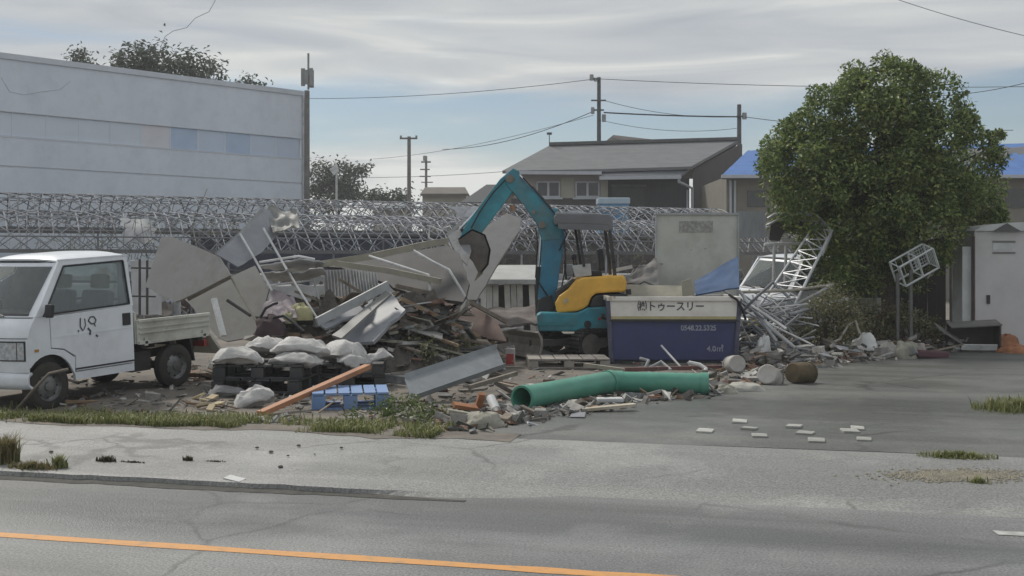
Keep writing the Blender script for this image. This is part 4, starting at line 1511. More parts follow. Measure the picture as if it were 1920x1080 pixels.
    B(MB().tube([(-0.24, -0.33, 1.02), (-0.03, -0.33, 0.88)], 0.025, 6).beam((-0.24, -0.5, 1.02), (-0.24, -0.16, 1.02), 0.02, 0.03), 'steering_column', BLACKP, sw)
    # chassis rails, tank, axles
    ch = MB()
    for s in (-1, 1):
        ch.beam((0.1, s * 0.36, 0.36), (-2.5, s * 0.36, 0.46), 0.06, 0.10)
    for x in (-0.3, -1.3, -2.2):
        ch.beam((x, -0.4, 0.39), (x, 0.4, 0.39), 0.08, 0.06)
    ch.tube([(0, -0.6, 0.27), (0, 0.6, 0.27)], 0.04, 8)
    ch.tube([(WB, -0.6, 0.27), (WB, 0.6, 0.27)], 0.05, 8)
    ch.box((-1.42, 0.42, 0.38), (0.30, 0.34, 0.24))
    ch.box((-1.5, -0.40, 0.38), (0.42, 0.34, 0.22))
    B(ch, 'chassis', CHASSIS)
    # bed: floor, hinged ribbed gates, tail gate hanging loose, underside frame
    BX0, BX1 = CB - 0.05, -2.48
    bed = B(MB().box(((BX0 + BX1) / 2, 0, 0.635), (BX0 - BX1, 1.36, 0.05)), 'bed_floor', CREAM)
    for x in (BX0 - 0.15, (BX0 + BX1) / 2, BX1 + 0.12):
        B(MB().box((x, 0, 0.575), (0.07, 1.30, 0.07)), 'bed_crossmember', CHASSIS, bed)
    for s in (-1, 1):
        gt = B(MB().prism([(BX0, s * 0.705, 0.61), (BX1, s * 0.705, 0.605), (BX1, s * 0.705, 0.885), (BX0, s * 0.705, 0.895)], (0, -s * 0.028, 0)), 'side_gate', CREAM, bevel=0.006)
        rb = MB()
        rb.beam((BX0 - 0.01, s * 0.712, 0.885), (BX1 + 0.01, s * 0.712, 0.876), 0.045, 0.035)
        rb.beam((BX0 - 0.02, s * 0.712, 0.80), (BX1 + 0.02, s * 0.712, 0.795), 0.028, 0.022)
        rb.beam((BX0 - 0.02, s * 0.712, 0.74), (BX1 + 0.02, s * 0.712, 0.735), 0.028, 0.022)
        rb.beam((BX0 - 0.01, s * 0.712, 0.62), (BX1 + 0.01, s * 0.712, 0.615), 0.04, 0.04)
        B(rb, 'gate_rib', CREAM, gt, bevel=0.004)
        for x in (BX0 - 0.12, BX1 + 0.12):
            B(MB().box((x, s * 0.722, 0.63), (0.05, 0.02, 0.10)), 'hinge', CREAM, gt, bevel=0.004)
    B(MB().box((BX0 - 0.0, 0, 0.80), (0.03, 1.36, 0.38)), 'head_board', CREAM)
    gr = MB()
    for yy in (-0.6, 0.6):
        gr.beam((BX0, yy, 0.9), (BX0, yy, 1.38), 0.035, 0.035)
    gr.beam((BX0, -0.62, 1.36), (BX0, 0.62, 1.36), 0.03, 0.03)
    gr.beam((BX0, -0.6, 1.15), (BX0, 0.6, 1.15), 0.025, 0.025)
    B(gr, 'guard_frame', CHASSIS)
    B(MB().prism([(BX1 - 0.02, -0.68, 0.60), (BX1 - 0.02, 0.68, 0.60), (BX1 - 0.22, 0.70, 0.33), (BX1 - 0.22, -0.66, 0.33)], (-0.03, 0, 0.02)), 'tail_gate', CREAM)
    for s in (-1, 1):
        B(MB().box((BX1 + 0.03, s * 0.55, 0.50), (0.05, 0.20, 0.09)), 'tail_lamp', REDL, bevel=0.008)
        B(MB().prism([(BX1 + 0.32, s * 0.70, 0.60), (BX1 + 0.27, s * 0.70, 0.30), (BX1 + 0.29, s * 0.70, 0.30), (BX1 + 0.36, s * 0.70, 0.60)], (0, -s * 0.25, 0)), 'mud_flap', BLACKP)
    # wheels
    for (x, s) in ((0, 1), (0, -1), (WB, 1), (WB, -1)):
        yc = s * 0.625
        wd = 0.07
        r = 0.272
        tp = [(0.165, -wd), (0.215, -wd * 1.06), (0.25, -wd * 0.98), (r, -wd * 0.7), (r, wd * 0.7), (0.25, wd * 0.98), (0.215, wd * 1.06), (0.165, wd)]
        ty = B(MB().lathe([(a, b) for a, b in tp], (x, yc, 0.272), 'y', 28), 'wheel', RUBBER, smooth_=True)
        rm = B(MB().lathe([(0.168, s * wd), (0.160, s * wd * 0.5), (0.14, s * wd * 0.25), (0.105, s * wd * 0.55), (0.055, s * wd * 0.62), (0.048, s * wd * 0.95), (0.0, s * wd * 0.98)], (x, yc, 0.272), 'y', 24), 'rim', STEELRIM, ty, smooth_=True)
        hb = MB()
        for k in range(8):
            a = 2 * math.pi * k / 8
            hb.tube([(x + 0.124 * math.cos(a), yc + s * wd * 0.30, 0.272 + 0.124 * math.sin(a)), (x + 0.124 * math.cos(a), yc + s * wd * 0.46, 0.272 + 0.124 * math.sin(a))], 0.014, 8)
        B(hb, 'rim_slots', BLACKP, ty)
    # dark inner wheel boxes
    for s in (-1, 1):
        B(MB().box((-0.10, s * 0.36, 0.56), (0.50, 0.5, 0.14)), 'wheel_well', BLACKP)
    return t


TRUCK_ROT = (0, rad(2.6), rad(240))
wl_front = P(95, HY, 13.1)
truck_loc = Vector((wl_front.x, 13.1, 0)) - Vector((0.866, -0.5, 0)) * 0.695
truck_loc.z = 0.083
truck = pickup('pickup_truck', 'small white cab-over pickup with black lettering on its door', truck_loc, TRUCK_ROT)


def door_marks():
    # hand-brushed black marks on the passenger door, unreadable in the photograph: strokes copied as they look
    mb = MB()
    y = 0.7205

    def st(pts, w=0.012):
        for (a, b) in zip(pts, pts[1:]):
            mb.beam((a[0], y, a[1]), (b[0], y, b[1]), 0.002, w, up=(b[1] - a[1], 0, -(b[0] - a[0])) if True else (0, 0, 1))
    # coordinates on the door: x grows to the front, z up
    st([(-0.43, 1.00), (-0.425, 0.90), (-0.46, 0.85)], 0.016)
    st([(-0.49, 0.99), (-0.50, 0.91), (-0.47, 0.86)], 0.012)
    st([(-0.54, 0.96), (-0.57, 1.00), (-0.62, 1.00), (-0.65, 0.96), (-0.63, 0.92), (-0.58, 0.92), (-0.54, 0.96)], 0.016)
    st([(-0.62, 0.92), (-0.64, 0.885)], 0.014)
    st([(-0.39, 0.865), (-0.405, 0.845)], 0.016)
    st([(-0.53, 0.875), (-0.55, 0.855), (-0.57, 0.835), (-0.55, 0.81), (-0.57, 0.80)], 0.022)
    st([(-0.64, 0.785), (-0.67, 0.765)], 0.022)
    mb.build('lettering', INKM, truck, local=True, recalc=False)


door_marks()


# ================================================================== machines and containers
TEAL = mat('teal_paint', (0.030, 0.285, 0.36), (0.022, 0.20, 0.26), rough=0.5, scale=6, dirt=0.65, dirt_col=(0.12, 0.11, 0.09), coat=0.2)
BLUEB = mat('boom_blue', (0.035, 0.23, 0.36), (0.026, 0.17, 0.28), rough=0.5, scale=5, dirt=0.6, dirt_col=(0.11, 0.12, 0.12))
YELB = mat('yellow_bonnet', (0.88, 0.50, 0.07), (0.78, 0.42, 0.055), rough=0.5, scale=5, dirt=0.35, dirt_col=(0.30, 0.19, 0.07), coat=0.1)
DARKS = mat('dark_steel', (0.055, 0.055, 0.058), (0.035, 0.035, 0.038), rough=0.55, metal=0.3, scale=6, dirt=0.4)
WORN = mat('worn_steel', (0.27, 0.25, 0.22), (0.17, 0.155, 0.14), rough=0.5, metal=0.35, scale=5, dirt=0.5, dirt_col=(0.16, 0.11, 0.08))
CANOPY = mat('canopy_grey', (0.17, 0.175, 0.19), (0.13, 0.135, 0.145), rough=0.55, scale=3, dirt=0.2)


BUCK = mat('bucket_steel', (0.14, 0.13, 0.12), (0.075, 0.07, 0.066), rough=0.6, metal=0.3, scale=7, dirt=0.6, dirt_col=(0.17, 0.13, 0.10))


def excavator():
    d = 20.0
    gz = 0.155
    base = Vector((P(1110, HY, d).x, d, gz))
    t = thing('mini_excavator', 'teal and yellow tracked mini excavator with a grey canopy, arm raised over the rubble', 'excavator', base)

    def W(x, y, dy=0.0):
        return P(x, y, d) + Vector((0, dy, 0))

    def plate(poly, y0, y1, nm, m, par=t, bevel=0.012):
        return MB().prism([P(x, y, d) + Vector((0, y0, 0)) for x, y in poly], (0, y1 - y0, 0)).build(nm, m, par, bevel=bevel)
    # --- undercarriage, turned towards the road
    yaw = rad(27)
    cx, cy = base.x + 0.25, d + 0.05
    fw = Vector((-math.cos(yaw), -math.sin(yaw), 0))
    sd = Vector((-fw.y, fw.x, 0)) * -1               # towards the camera side first
    sd = Vector((math.sin(yaw), -math.cos(yaw), 0))
    C = Vector((cx, cy, gz))
    for s in (1, -1):
        o0 = C + sd * (s * 0.58)
        # rubber track loop
        loop = []
        R0 = 0.235
        L = 0.72
        for i in range(13):
            a = rad(-90 - 180 * i / 12)
            loop.append(o0 - fw * (L + R0 * math.cos(a) * -1 * -1) * -1 if False else o0 + fw * (L - R0 * math.cos(a)) * 1 + Vector((0, 0, R0 + R0 * math.sin(a))))
        fr_ = [o0 + fw * (L + R0 * math.sin(rad(180 * i / 12))) + Vector((0, 0, R0 - R0 * math.cos(rad(180 * i / 12)))) for i in range(13)]
        bk_ = [o0 - fw * (L + R0 * math.sin(rad(180 * i / 12))) + Vector((0, 0, R0 + R0 * math.cos(rad(180 * i / 12)))) for i in range(13)]
        ring = fr_ + bk_
        mb = MB()
        hw = sd * 0.15
        n = len(ring)
        cc = o0 + Vector((0, 0, R0))
        vs_ = []
        for p in ring:
            q = cc + (p - cc) * 1.0
            inn = p + (Vector((cc.x, cc.y, cc.z)) + fw * max(-L, min(L, (p - cc).dot(fw))) - p).normalized() * 0.045
            vs_ += [q - hw, q + hw, inn + hw, inn - hw]
        fs = []
        for i in range(n):
            j = (i + 1) % n
            for k in range(4):
                fs.append((i * 4 + k, j * 4 + k, j * 4 + (k + 1) % 4, i * 4 + (k + 1) % 4))
        mb.add(vs_, fs)
        # lugs
        for i in range(n):
            j = (i + 1) % n
            steps = max(1, int((ring[j] - ring[i]).length / 0.1))
            for q in range(steps):
                p = ring[i] + (ring[j] - ring[i]) * (q + 0.5) / steps
                tdir = (ring[j] - ring[i]).normalized()
                nrm = tdir.cross(sd).normalized()
                mb.beam(p - hw * 0.95, p + hw * 0.95, 0.045, 0.05, up=nrm)
        tr = mb.build('track', RUBBER, t)
        for k, (off, rr) in enumerate(((L, 0.18), (-L, 0.18), (0.35, 0.09), (0.0, 0.09), (-0.35, 0.09))):
            c = o0 + fw * off + Vector((0, 0, R0 if rr > 0.1 else 0.14))
            MB().tube([c - sd * 0.11, c + sd * 0.12], rr, 18).build('sprocket' if rr > 0.1 else 'roller', WORN if rr > 0.1 else DARKS, tr, smooth_=True)
        a, b = o0 + fw * 0.62 + Vector((0, 0, R0 + 0.02)), o0 - fw * 0.62 + Vector((0, 0, R0 + 0.02))
        MB().beam(a, b, 0.22, 0.16).build('track_frame', WORN, tr, bevel=0.02)
    MB().beam(C + sd * 0.5 + Vector((0, 0, 0.33)), C - sd * 0.5 + Vector((0, 0, 0.33)), 0.6, 0.2).build('cross_frame', DARKS, t, bevel=0.02)
    MB().lathe([(0.0, 0.40), (0.34, 0.40), (0.36, 0.44), (0.36, 0.52), (0.0, 0.52)], (C.x, C.y, gz), seg=24).build('slew_ring', DARKS, t, smooth_=True)
    # dozer blade on two arms
    bc = C + fw * 1.72 + Vector((0, 0, 0.27))
    prof = [(0.06, -0.21), (0.0, -0.15), (-0.035, -0.02), (-0.03, 0.10), (0.03, 0.19)]
    mb = MB()
    vs_, fs = [], []
    for sgn in (-1, 1):
        for (a, z) in prof:
            vs_.append(bc + sd * (0.76 * sgn) + fw * a + Vector((0, 0, z)))
    for i in range(4):
        fs.append((i, i + 1, i + 6, i + 5))
    bl = MB().add(vs_, fs).build('dozer_blade', WORN, t, solid=0.04)
    for sgn in (-1, 1):
        MB().beam(C + sd * (0.3 * sgn) + fw * 0.35 + Vector((0, 0, 0.27)), bc + sd * (0.42 * sgn) - fw * 0.03, 0.07, 0.11).build('blade_arm', DARKS, bl)
    # --- upper body: deck, bonnet, counterweight
    plate([(1005, 588), (1012, 583), (1078, 583), (1098, 574), (1145, 572), (1172, 574), (1184, 582), (1182, 612), (1170, 619), (1008, 617)], -0.66, 0.66, 'deck', TEAL, bevel=0.03)
    plate([(1006, 600), (1070, 600), (1070, 606), (1006, 606)], -0.675, -0.655, 'deck_stripe', mat('teal_light', (0.04, 0.26, 0.30), rough=0.4), bevel=0)
    MB().lathe([(0.0, -0.02), (0.06, -0.02), (0.06, 0.0), (0.0, 0.0)], W(1097, 604, -0.66), 'y', 14).build('filler_cap', BLACKP, t)
    for x in (1118, 1128):
        MB().box(W(x, 594, -0.665), (0.05, 0.015, 0.035)).build('badge', REDL if x == 1118 else DARKS, t)
    bon = plate([(1042, 584), (1039, 566), (1046, 553), (1062, 541), (1076, 524), (1090, 519), (1164, 515), (1169, 528), (1167, 546), (1131, 547), (1112, 549), (1104, 556), (1099, 570), (1091, 576), (1078, 581)], -0.60, 0.60, 'bonnet', YELB, bevel=0.035)
    plate([(1101, 574), (1106, 557), (1114, 551), (1166, 549), (1172, 553), (1176, 560), (1178, 572)], -0.58, 0.58, 'engine_side', DARKS, bevel=0.03)
    plate([(1167, 541), (1176, 540), (1177, 550), (1167, 551)], -0.63, -0.59, 'hood_latch', BLACKP, bevel=0.006)
    plate([(1052, 562), (1060, 556), (1063, 560), (1056, 568)], -0.612, -0.598, 'decal', mat('decal_cream', (0.55, 0.50, 0.34), rough=0.5), bevel=0)
    # floor plate, seat, control boxes and levers
    plate([(1040, 545), (1075, 522), (1078, 524), (1050, 548), (1048, 583), (1040, 583)], -0.45, 0.45, 'foot_plate', DARKS, bevel=0.008)
    st = plate([(1088, 507), (1126, 507), (1128, 518), (1088, 519)], -0.26, 0.26, 'seat', BLACKP, bevel=0.03)
    plate([(1118, 468), (1129, 466), (1133, 507), (1122, 508)], -0.24, 0.24, 'seat_back', BLACKP, st, bevel=0.03)
    for s in (-1, 1):
        bx = plate([(1070, 498), (1104, 494), (1106, 516), (1076, 520)], s * 0.38 - 0.08, s * 0.38 + 0.08, 'control_box', mat('control_white', (0.50, 0.51, 0.50), (0.36, 0.37, 0.37), rough=0.5, scale=6) if s < 0 else DARKS, bevel=0.015)
        MB().tube([W(1079, 498, s * 0.38), W(1076, 484, s * 0.36)], 0.012, 6).build('lever', DARKS, bx)
        MB().lathe([(0, -0.05), (0.022, -0.045), (0.026, 0), (0.02, 0.045), (0, 0.05)], W(1076, 482, s * 0.36), seg=8).build('lever_knob', BLACKP, bx, smooth_=True)
        MB().tube([W(1062, 524, s * 0.14), W(1058, 500, s * 0.14), W(1060, 488, s * 0.14)], 0.014, 6).build('travel_lever', DARKS, t)
    MB().box(W(1066, 506, 0.1), (0.16, 0.3, 0.2)).build('instrument_panel', mat('panel_grey', (0.36, 0.37, 0.38), rough=0.5), t, bevel=0.02)
    # canopy on four posts
    cn = plate([(1036, 409), (1042, 402), (1138, 404), (1144, 410), (1145, 432), (1139, 435), (1135, 424), (1046, 421), (1038, 424)], -0.52, 0.52, 'canopy', CANOPY, bevel=0.02)
    plate([(1040, 400.5), (1122, 402), (1122, 404), (1040, 403)], -0.50, 0.50, 'canopy_top', mat('canopy_light', (0.34, 0.36, 0.39), rough=0.5), cn, bevel=0.008)
    plate([(1044, 412), (1136, 414), (1138, 434), (1044, 431)], -0.515, -0.495, 'canopy_skirt', CANOPY, cn, bevel=0.004)
    for yy in (-0.46, 0.46):
        MB().beam(W(1138, 425, yy), W(1146, 492, yy), 0.055, 0.07).build('canopy_post', DARKS, t)
        MB().beam(W(1146, 490, yy), W(1150, 535, yy), 0.055, 0.07).build('canopy_post', DARKS, t)
        MB().beam(W(1081, 425, yy), W(1092, 500, yy), 0.045, 0.055).build('canopy_post', DARKS, t)
    # --- boom with swing post, arm, bucket, rams
    plate([(1010, 560), (1034, 552), (1040, 590), (1036, 606), (1014, 606), (1004, 590)], -0.16, 0.16, 'swing_post', DARKS)
    bm_ = plate([(1016, 588), (1008, 560), (1014, 500), (1016, 452), (1006, 420), (980, 382), (950, 348), (943, 334), (953, 325), (968, 329), (1004, 360), (1040, 400), (1057, 430), (1060, 452), (1050, 500), (1042, 560), (1036, 588)], -0.10, 0.10, 'boom', BLUEB, bevel=0.012)
    plate([(1017, 452), (1008, 421), (981, 383), (951, 348), (945, 335), (954, 327), (967, 331), (1002, 362), (1036, 402), (1050, 428), (1050, 448)], -0.108, 0.108, 'boom_cover', TEAL, bm_, bevel=0.006)
    for (x, y, r) in ((956, 336, 0.07), (1016, 422, 0.06), (1022, 578, 0.08), (1000, 398, 0.035)):
        MB().tube([W(x, y, -0.15), W(x, y, 0.15)], r, 14).build('pivot_pin', WORN, bm_, smooth_=True)
    # boom ram in front of the boom, arm ram along its back
    ram = MB().tube([W(1009, 598), W(1010, 500)], 0.05, 12).build('boom_ram', DARKS, t, smooth_=True)
    MB().tube([W(1010, 500), W(1016, 424)], 0.028, 10).build('ram_rod', CHROME, ram, smooth_=True)
    ram = MB().tube([W(1036, 398), W(996, 352)], 0.048, 12).build('arm_ram', DARKS, t, smooth_=True)
    MB().tube([W(996, 352), W(972, 327)], 0.026, 10).build('ram_rod', CHROME, ram, smooth_=True)
    MB().box(W(1036, 402), (0.16, 0.14, 0.2)).build('ram_lug', TEAL, ram, bevel=0.02)
    # arm
    arm = plate([(974, 322), (962, 316), (938, 336), (912, 370), (876, 418), (860, 450), (870, 464), (888, 458), (910, 428), (942, 386), (966, 354), (975, 338)], -0.085, 0.085, 'arm', TEAL, bevel=0.01)
    plate([(958, 356), (946, 374), (952, 384), (966, 364)], -0.06, 0.06, 'arm_bracket', WORN, arm, bevel=0.006)
    MB().tube([W(960, 384, -0.02), W(963, 396, -0.02)], 0.045, 10).build('work_lamp', mat('lamp_orange', (0.40, 0.22, 0.12), rough=0.4), arm)
    ram = MB().tube([W(952, 331, -0.02), W(900, 390, -0.02)], 0.042, 12).build('bucket_ram', DARKS, t, smooth_=True)
    MB().tube([W(900, 390, -0.02), W(862, 430, -0.02)], 0.026, 10).build('ram_rod', CHROME, ram, smooth_=True)
    # hydraulic hoses
    for k, pts in enumerate(([(1030, 560), (1004, 520), (1008, 455), (1004, 428)], [(1048, 470), (1062, 440), (1046, 408), (1010, 366), (980, 334)], [(1034, 590), (1052, 540), (1060, 500), (1058, 450)], [(948, 338), (925, 362), (900, 398), (884, 428)])):
        MB().tube([W(x, y, -0.125 - 0.012 * k) for x, y in pts], 0.013, 6).build('hose', BLACKP, t, smooth_=True)
    # linkage and bucket
    plate([(862, 430), (868, 428), (884, 452), (878, 456)], -0.075, 0.075, 'bucket_link', DARKS)
    bk = MB()
    # curved shell profile, from the hinge down the back to the teeth
    sh = [(860, 448), (886, 430), (910, 440), (920, 468), (916, 496), (900, 516)]
    vs_, fs = [], []
    for yy in (-0.26, 0.26):
        for (x, y) in sh:
            vs_.append(W(x, y, yy))
    for i in range(5):
        fs.append((i, i + 1, i + 7, i + 6))
    bkt = MB().add(vs_, fs).build('bucket', DARKS, t, solid=0.025)
    for yy in (-0.26, 0.26):
        MB().prism([W(x, y, yy) for x, y in [(860, 448), (886, 430), (910, 440), (920, 468), (916, 496), (900, 516), (888, 492), (866, 466)]], (0, 0.022, 0)).build('bucket_side', BUCK, bkt)
    for k in range(4):
        yy = -0.24 + 0.16 * k
        MB().prism([W(897, 510, yy - 0.03), W(906, 512, yy - 0.03), W(890, 527, yy - 0.03)], (0, 0.06, 0)).build('bucket_tooth', WORN, bkt)
    return t


excavator()

# ------------------------------------------------------------------ steel skip
SKIPB = mat('skip_navy', (0.050, 0.060, 0.165), (0.040, 0.050, 0.13), rough=0.55, scale=2.0, dirt=0.35, dirt_col=(0.075, 0.065, 0.08))
SKIPW = mat('skip_white', (0.82, 0.79, 0.74), (0.72, 0.69, 0.64), rough=0.5, scale=3.0, dirt=0.35, dirt_col=(0.25, 0.19, 0.12))
SKIPY = mat('skip_yellow_trim', (0.50, 0.45, 0.24), (0.40, 0.35, 0.18), rough=0.6, scale=5)


def skip():
    d = 18.6
    x0, x1 = P(1141, HY, d).x, P(1385, HY, d).x
    w = x1 - x0
    zt, zm, zb = P(0, 556, d).z, P(0, 599, d).z, 0.14
    t = thing('skip_container', 'navy steel skip with a white lettered upper band, beside the excavator', 'skip', ((x0 + x1) / 2, d, zb), rad(-1.2))
    H, Hm = zt - zb, zm - zb
    D = 1.45

    def B(mb, nm, m, par=t, **kw):
        return mb.build(nm, m, par, local=True, **kw)
    b = 0.06                                          # the box tapers downwards

    def wall(z0, z1, y, th, m, nm, sgn, g=0.0):
        k0, k1 = b * (1 - z0 / H), b * (1 - z1 / H)
        return B(MB().add([(-w / 2 + k0, y, z0), (w / 2 - k0, y, z0), (w / 2 - k1, y, z1), (-w / 2 + k1, y, z1), (-w / 2 + k0, y + th, z0), (w / 2 - k0, y + th, z0), (w / 2 - k1, y + th, z1), (-w / 2 + k1, y + th, z1)],
                          [(0, 1, 2, 3), (7, 6, 5, 4), (0, 4, 5, 1), (1, 5, 6, 2), (2, 6, 7, 3), (3, 7, 4, 0)]), nm, m)
    wall(0.05, Hm, 0.02, 0.03, SKIPB, 'front_panel', 1)
    up = wall(Hm + 0.002, H - 0.07, 0.0, 0.04, SKIPW, 'upper_band', 1)
    wall(Hm + 0.003, Hm + 0.05, -0.004, 0.003, SKIPY, 'yellow_trim', 1)
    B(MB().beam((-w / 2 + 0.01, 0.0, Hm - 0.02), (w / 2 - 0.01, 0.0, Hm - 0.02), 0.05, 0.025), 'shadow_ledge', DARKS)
    wall(0.05, H - 0.03, D - 0.03, 0.03, SKIPB, 'back_panel', 1)
    for s in (-1, 1):
        B(MB().prism([(s * (w / 2 - b), 0.05, 0.05), (s * (w / 2 - b), D - 0.035, 0.05), (s * w / 2, D - 0.035, H - 0.04), (s * w / 2, 0.05, H - 0.04)], (-s * 0.03, 0, 0)), 'side_panel', SKIPB)
        for y in (0.02, D - 0.02):
            B(MB().beam((s * (w / 2 - b + 0.01), y, 0.0), (s * (w / 2 + 0.012), y, H - 0.03), 0.07, 0.07), 'corner_post', SKIPB if y > 1 else mat('skip_edge', (0.10, 0.105, 0.15), (0.06, 0.06, 0.10), rough=0.5, scale=8), bevel=0.008)
        B(MB().tube([(s * (w / 2 + 0.03), D * 0.3, 0.72), (s * (w / 2 + 0.09), D * 0.3, 0.72)], 0.045, 10), 'lifting_pin', DARKS)
    rim = MB()
    rim.beam((-w / 2 - 0.03, 0.0, H - 0.035), (w / 2 + 0.02, 0.0, H - 0.035), 0.075, 0.07)
    rim.beam((-w / 2 - 0.03, D, H - 0.035), (w / 2 + 0.02, D, H - 0.035), 0.075, 0.07)
    for s in (-1, 1):
        rim.beam((s * w / 2, 0.04, H - 0.035), (s * w / 2, D - 0.04, H - 0.035), 0.07, 0.07)
    B(rim, 'rim', SKIPW, bevel=0.01)
    B(MB().box((0, D / 2, 0.04), (w - 2 * b, D - 0.06, 0.04)), 'floor', SKIPB)
    B(MB().beam((-w / 2 + 0.02, 0.08, 0.02), (w / 2 - 0.02, 0.08, 0.02), 0.1, 0.08), 'skid', DARKS)
    B(MB().beam((-w / 2 + 0.02, D - 0.08, 0.02), (w / 2 - 0.02, D - 0.08, 0.02), 0.1, 0.08), 'skid', DARKS)
    # the writing
    RX = Matrix.Rotation(rad(90), 4, 'X')
    k = 118.3

    def T(px, py, y):
        return Matrix.Translation(((px - 1263) / k, y, (682 - py) / k * 1.0)) @ RX
    text_part('㈱トゥースリー', 0.165, t, T(1258, 577, -0.0035), INKM, 0.003, sx=0.92)
    text_part('0548.22.5325', 0.115, t, T(1310, 617, 0.016), INKW, 0.003, sx=0.9)
    text_part('4.0㎥', 0.12, t, T(1341, 656, 0.016), INKW, 0.002)
    # chips of bare metal and tape on the front
    for (x, y, ww, hh) in ((1144, 561, 0.05, 0.09), (1152, 559, 0.03, 0.05)):
        B(MB().box(((x - 1263) / k, -0.0415, (682 - y) / k), (ww, 0.004, hh * 0.6)), 'paint_chip', mat('chip_cream', (0.55, 0.45, 0.34), rough=0.6))


skip()


def px_sheet(name, label, cat, poly, d, ax=0.0, ay=0.0, th=0.02, m=SHEETG, group=None, warp=0.0, bevel=0.0, seed=0, parent=None):
    """a flat board or sheet: its outline on the pixel grid, lying in a tilted plane through distance d"""
    n = len(poly)
    x0 = sum(p[0] for p in poly) / n
    y0 = sum(p[1] for p in poly) / n
    pts = [P(x, y, d / (1 + ax * (x - x0) + ay * (y - y0))) for x, y in poly]
    nrm = Vector((0, 0, 0))
    for i in range(1, n - 1):
        nrm += (pts[i] - pts[0]).cross(pts[i + 1] - pts[0])
    nrm.normalize()
    if nrm.y < 0:
        nrm = -nrm
    mb = MB()
    if warp and n == 4:
        a, b, c, e = pts

        def fn(u, v):
            q = (a * (1 - u) + b * u) * (1 - v) + (e * (1 - u) + c * u) * v
            k = mnoise.noise((u * 2.3 + seed, v * 2.3, seed)) + 0.4 * mnoise.noise((u * 6 + seed, v * 6, seed))
            return q + nrm * warp * k
        mb.grid(fn, 14, 14)
        o = mb.build(name, m, parent, solid=th, smooth_=True)
    else:
        jag = []
        rj = random.Random(int(x0 * 7 + y0 * 13))
        for i in range(n):
            a, b = pts[i], pts[(i + 1) % n]
            jag.append(a)
            L = (b - a).length
            side = nrm.cross((b - a).normalized())
            k = int(L / 0.16)
            rough_edge = rj.random() < 0.6
            for q in range(1, k):
                jag.append(a + (b - a) * ((q + rj.uniform(-0.25, 0.25)) / k) + side * (rj.gauss(0, 0.014) if rough_edge else rj.gauss(0, 0.003)))
        mb.prism(jag, nrm * th)
        o = mb.build(name, m, parent, bevel=0.0)
    if parent is None:
        tag(o, label, cat, group)
    return o


def px_pipe(name, label, cat, pts, r, m=GALV, group=None, seg=8, parent=None, beam=None):
    pp = [P(*p) for p in pts]
    mb = MB()
    if beam:
        for a, b in zip(pp, pp[1:]):
            mb.beam(a, b, beam[0], beam[1])
    else:
        mb.tube(pp, r, seg)
    o = mb.build(name, m, parent, smooth_=not beam)
    if parent is None:
        tag(o, label, cat, group)
    return o


# things in and behind the skip
def cabinet_panel():
    d = 20.9
    t = thing('white_board', 'tall dirty white board with a faded notice, standing behind the skip', 'board', P(1307, HY, d) * 1.0 - Vector((0, 0, CH - 0.15)))
    DW = mat('dirty_white_board', (0.56, 0.57, 0.52), (0.48, 0.48, 0.44), rough=0.6, scale=2.2, dirt=0.45, dirt_col=(0.26, 0.24, 0.19))
    a, b = P(1230, 401, d), P(1384, 401, d)
    MB().box(((a.x + b.x) / 2, d + 0.05, (a.z + 0.15) / 2), (b.x - a.x, 0.1, a.z - 0.15)).build('panel', DW, t, bevel=0.012)
    MB().beam((a.x - 0.01, d - 0.01, a.z), (b.x + 0.01, d - 0.01, a.z), 0.05, 0.035).build('top_rail', SHEETL, t)
    for x in (a.x, b.x):
        MB().beam((x, d - 0.012, 0.2), (x, d - 0.012, a.z - 0.02), 0.03, 0.03).build('edge_rail', SHEETL, t)
    c = P(1305, 425, d)
    NOTE = mat('faded_notice', (0.27, 0.27, 0.25), (0.40, 0.40, 0.37), rough=0.8, scale=16, contrast=(0.42, 0.56))
    MB().box((c.x, d - 0.004, c.z), (0.60, 0.006, 0.20)).build('faded_notice', NOTE, t)
    for (x, y, s) in ((1322, 466, 0.05), (1296, 468, 0.03), (1240, 495, 0.06)):
        q = P(x, y, d)
        MB().box((q.x, d - 0.003, q.z), (s, 0.004, s * 0.5)).build('scuff', NOTE, t)


cabinet_panel()
px_sheet('tarpaulin_sheet', 'dark blue folded sheet slanting out of the skip', 'sheet', [(1302, 527), (1384, 480), (1386, 538), (1304, 552)], 19.3, 0.0002, 0.0006, 0.03, mat('blue_sheet', (0.06, 0.125, 0.26), (0.045, 0.095, 0.20), rough=0.75, scale=3, dirt=0.3), warp=0.02, seed=3)
px_sheet('beige_board', 'beige panelled board lying along the back of the skip', 'board', [(1166, 533), (1298, 536), (1298, 556), (1166, 557)], 19.6, 0, 0.0006, 0.05, BEIGE)
px_sheet('beige_board', 'short upright beige board at the middle of the skip', 'board', [(1278, 528), (1296, 522), (1302, 552), (1280, 557)], 19.1, 0, 0.0, 0.04, BEIGE)
px_sheet('white_plank', 'thin pale plank laid across the skip behind the excavator seat', 'plank', [(1142, 506), (1185, 497), (1187, 503), (1144, 513)], 20.6, 0, 0.0, 0.03, WPIPE)


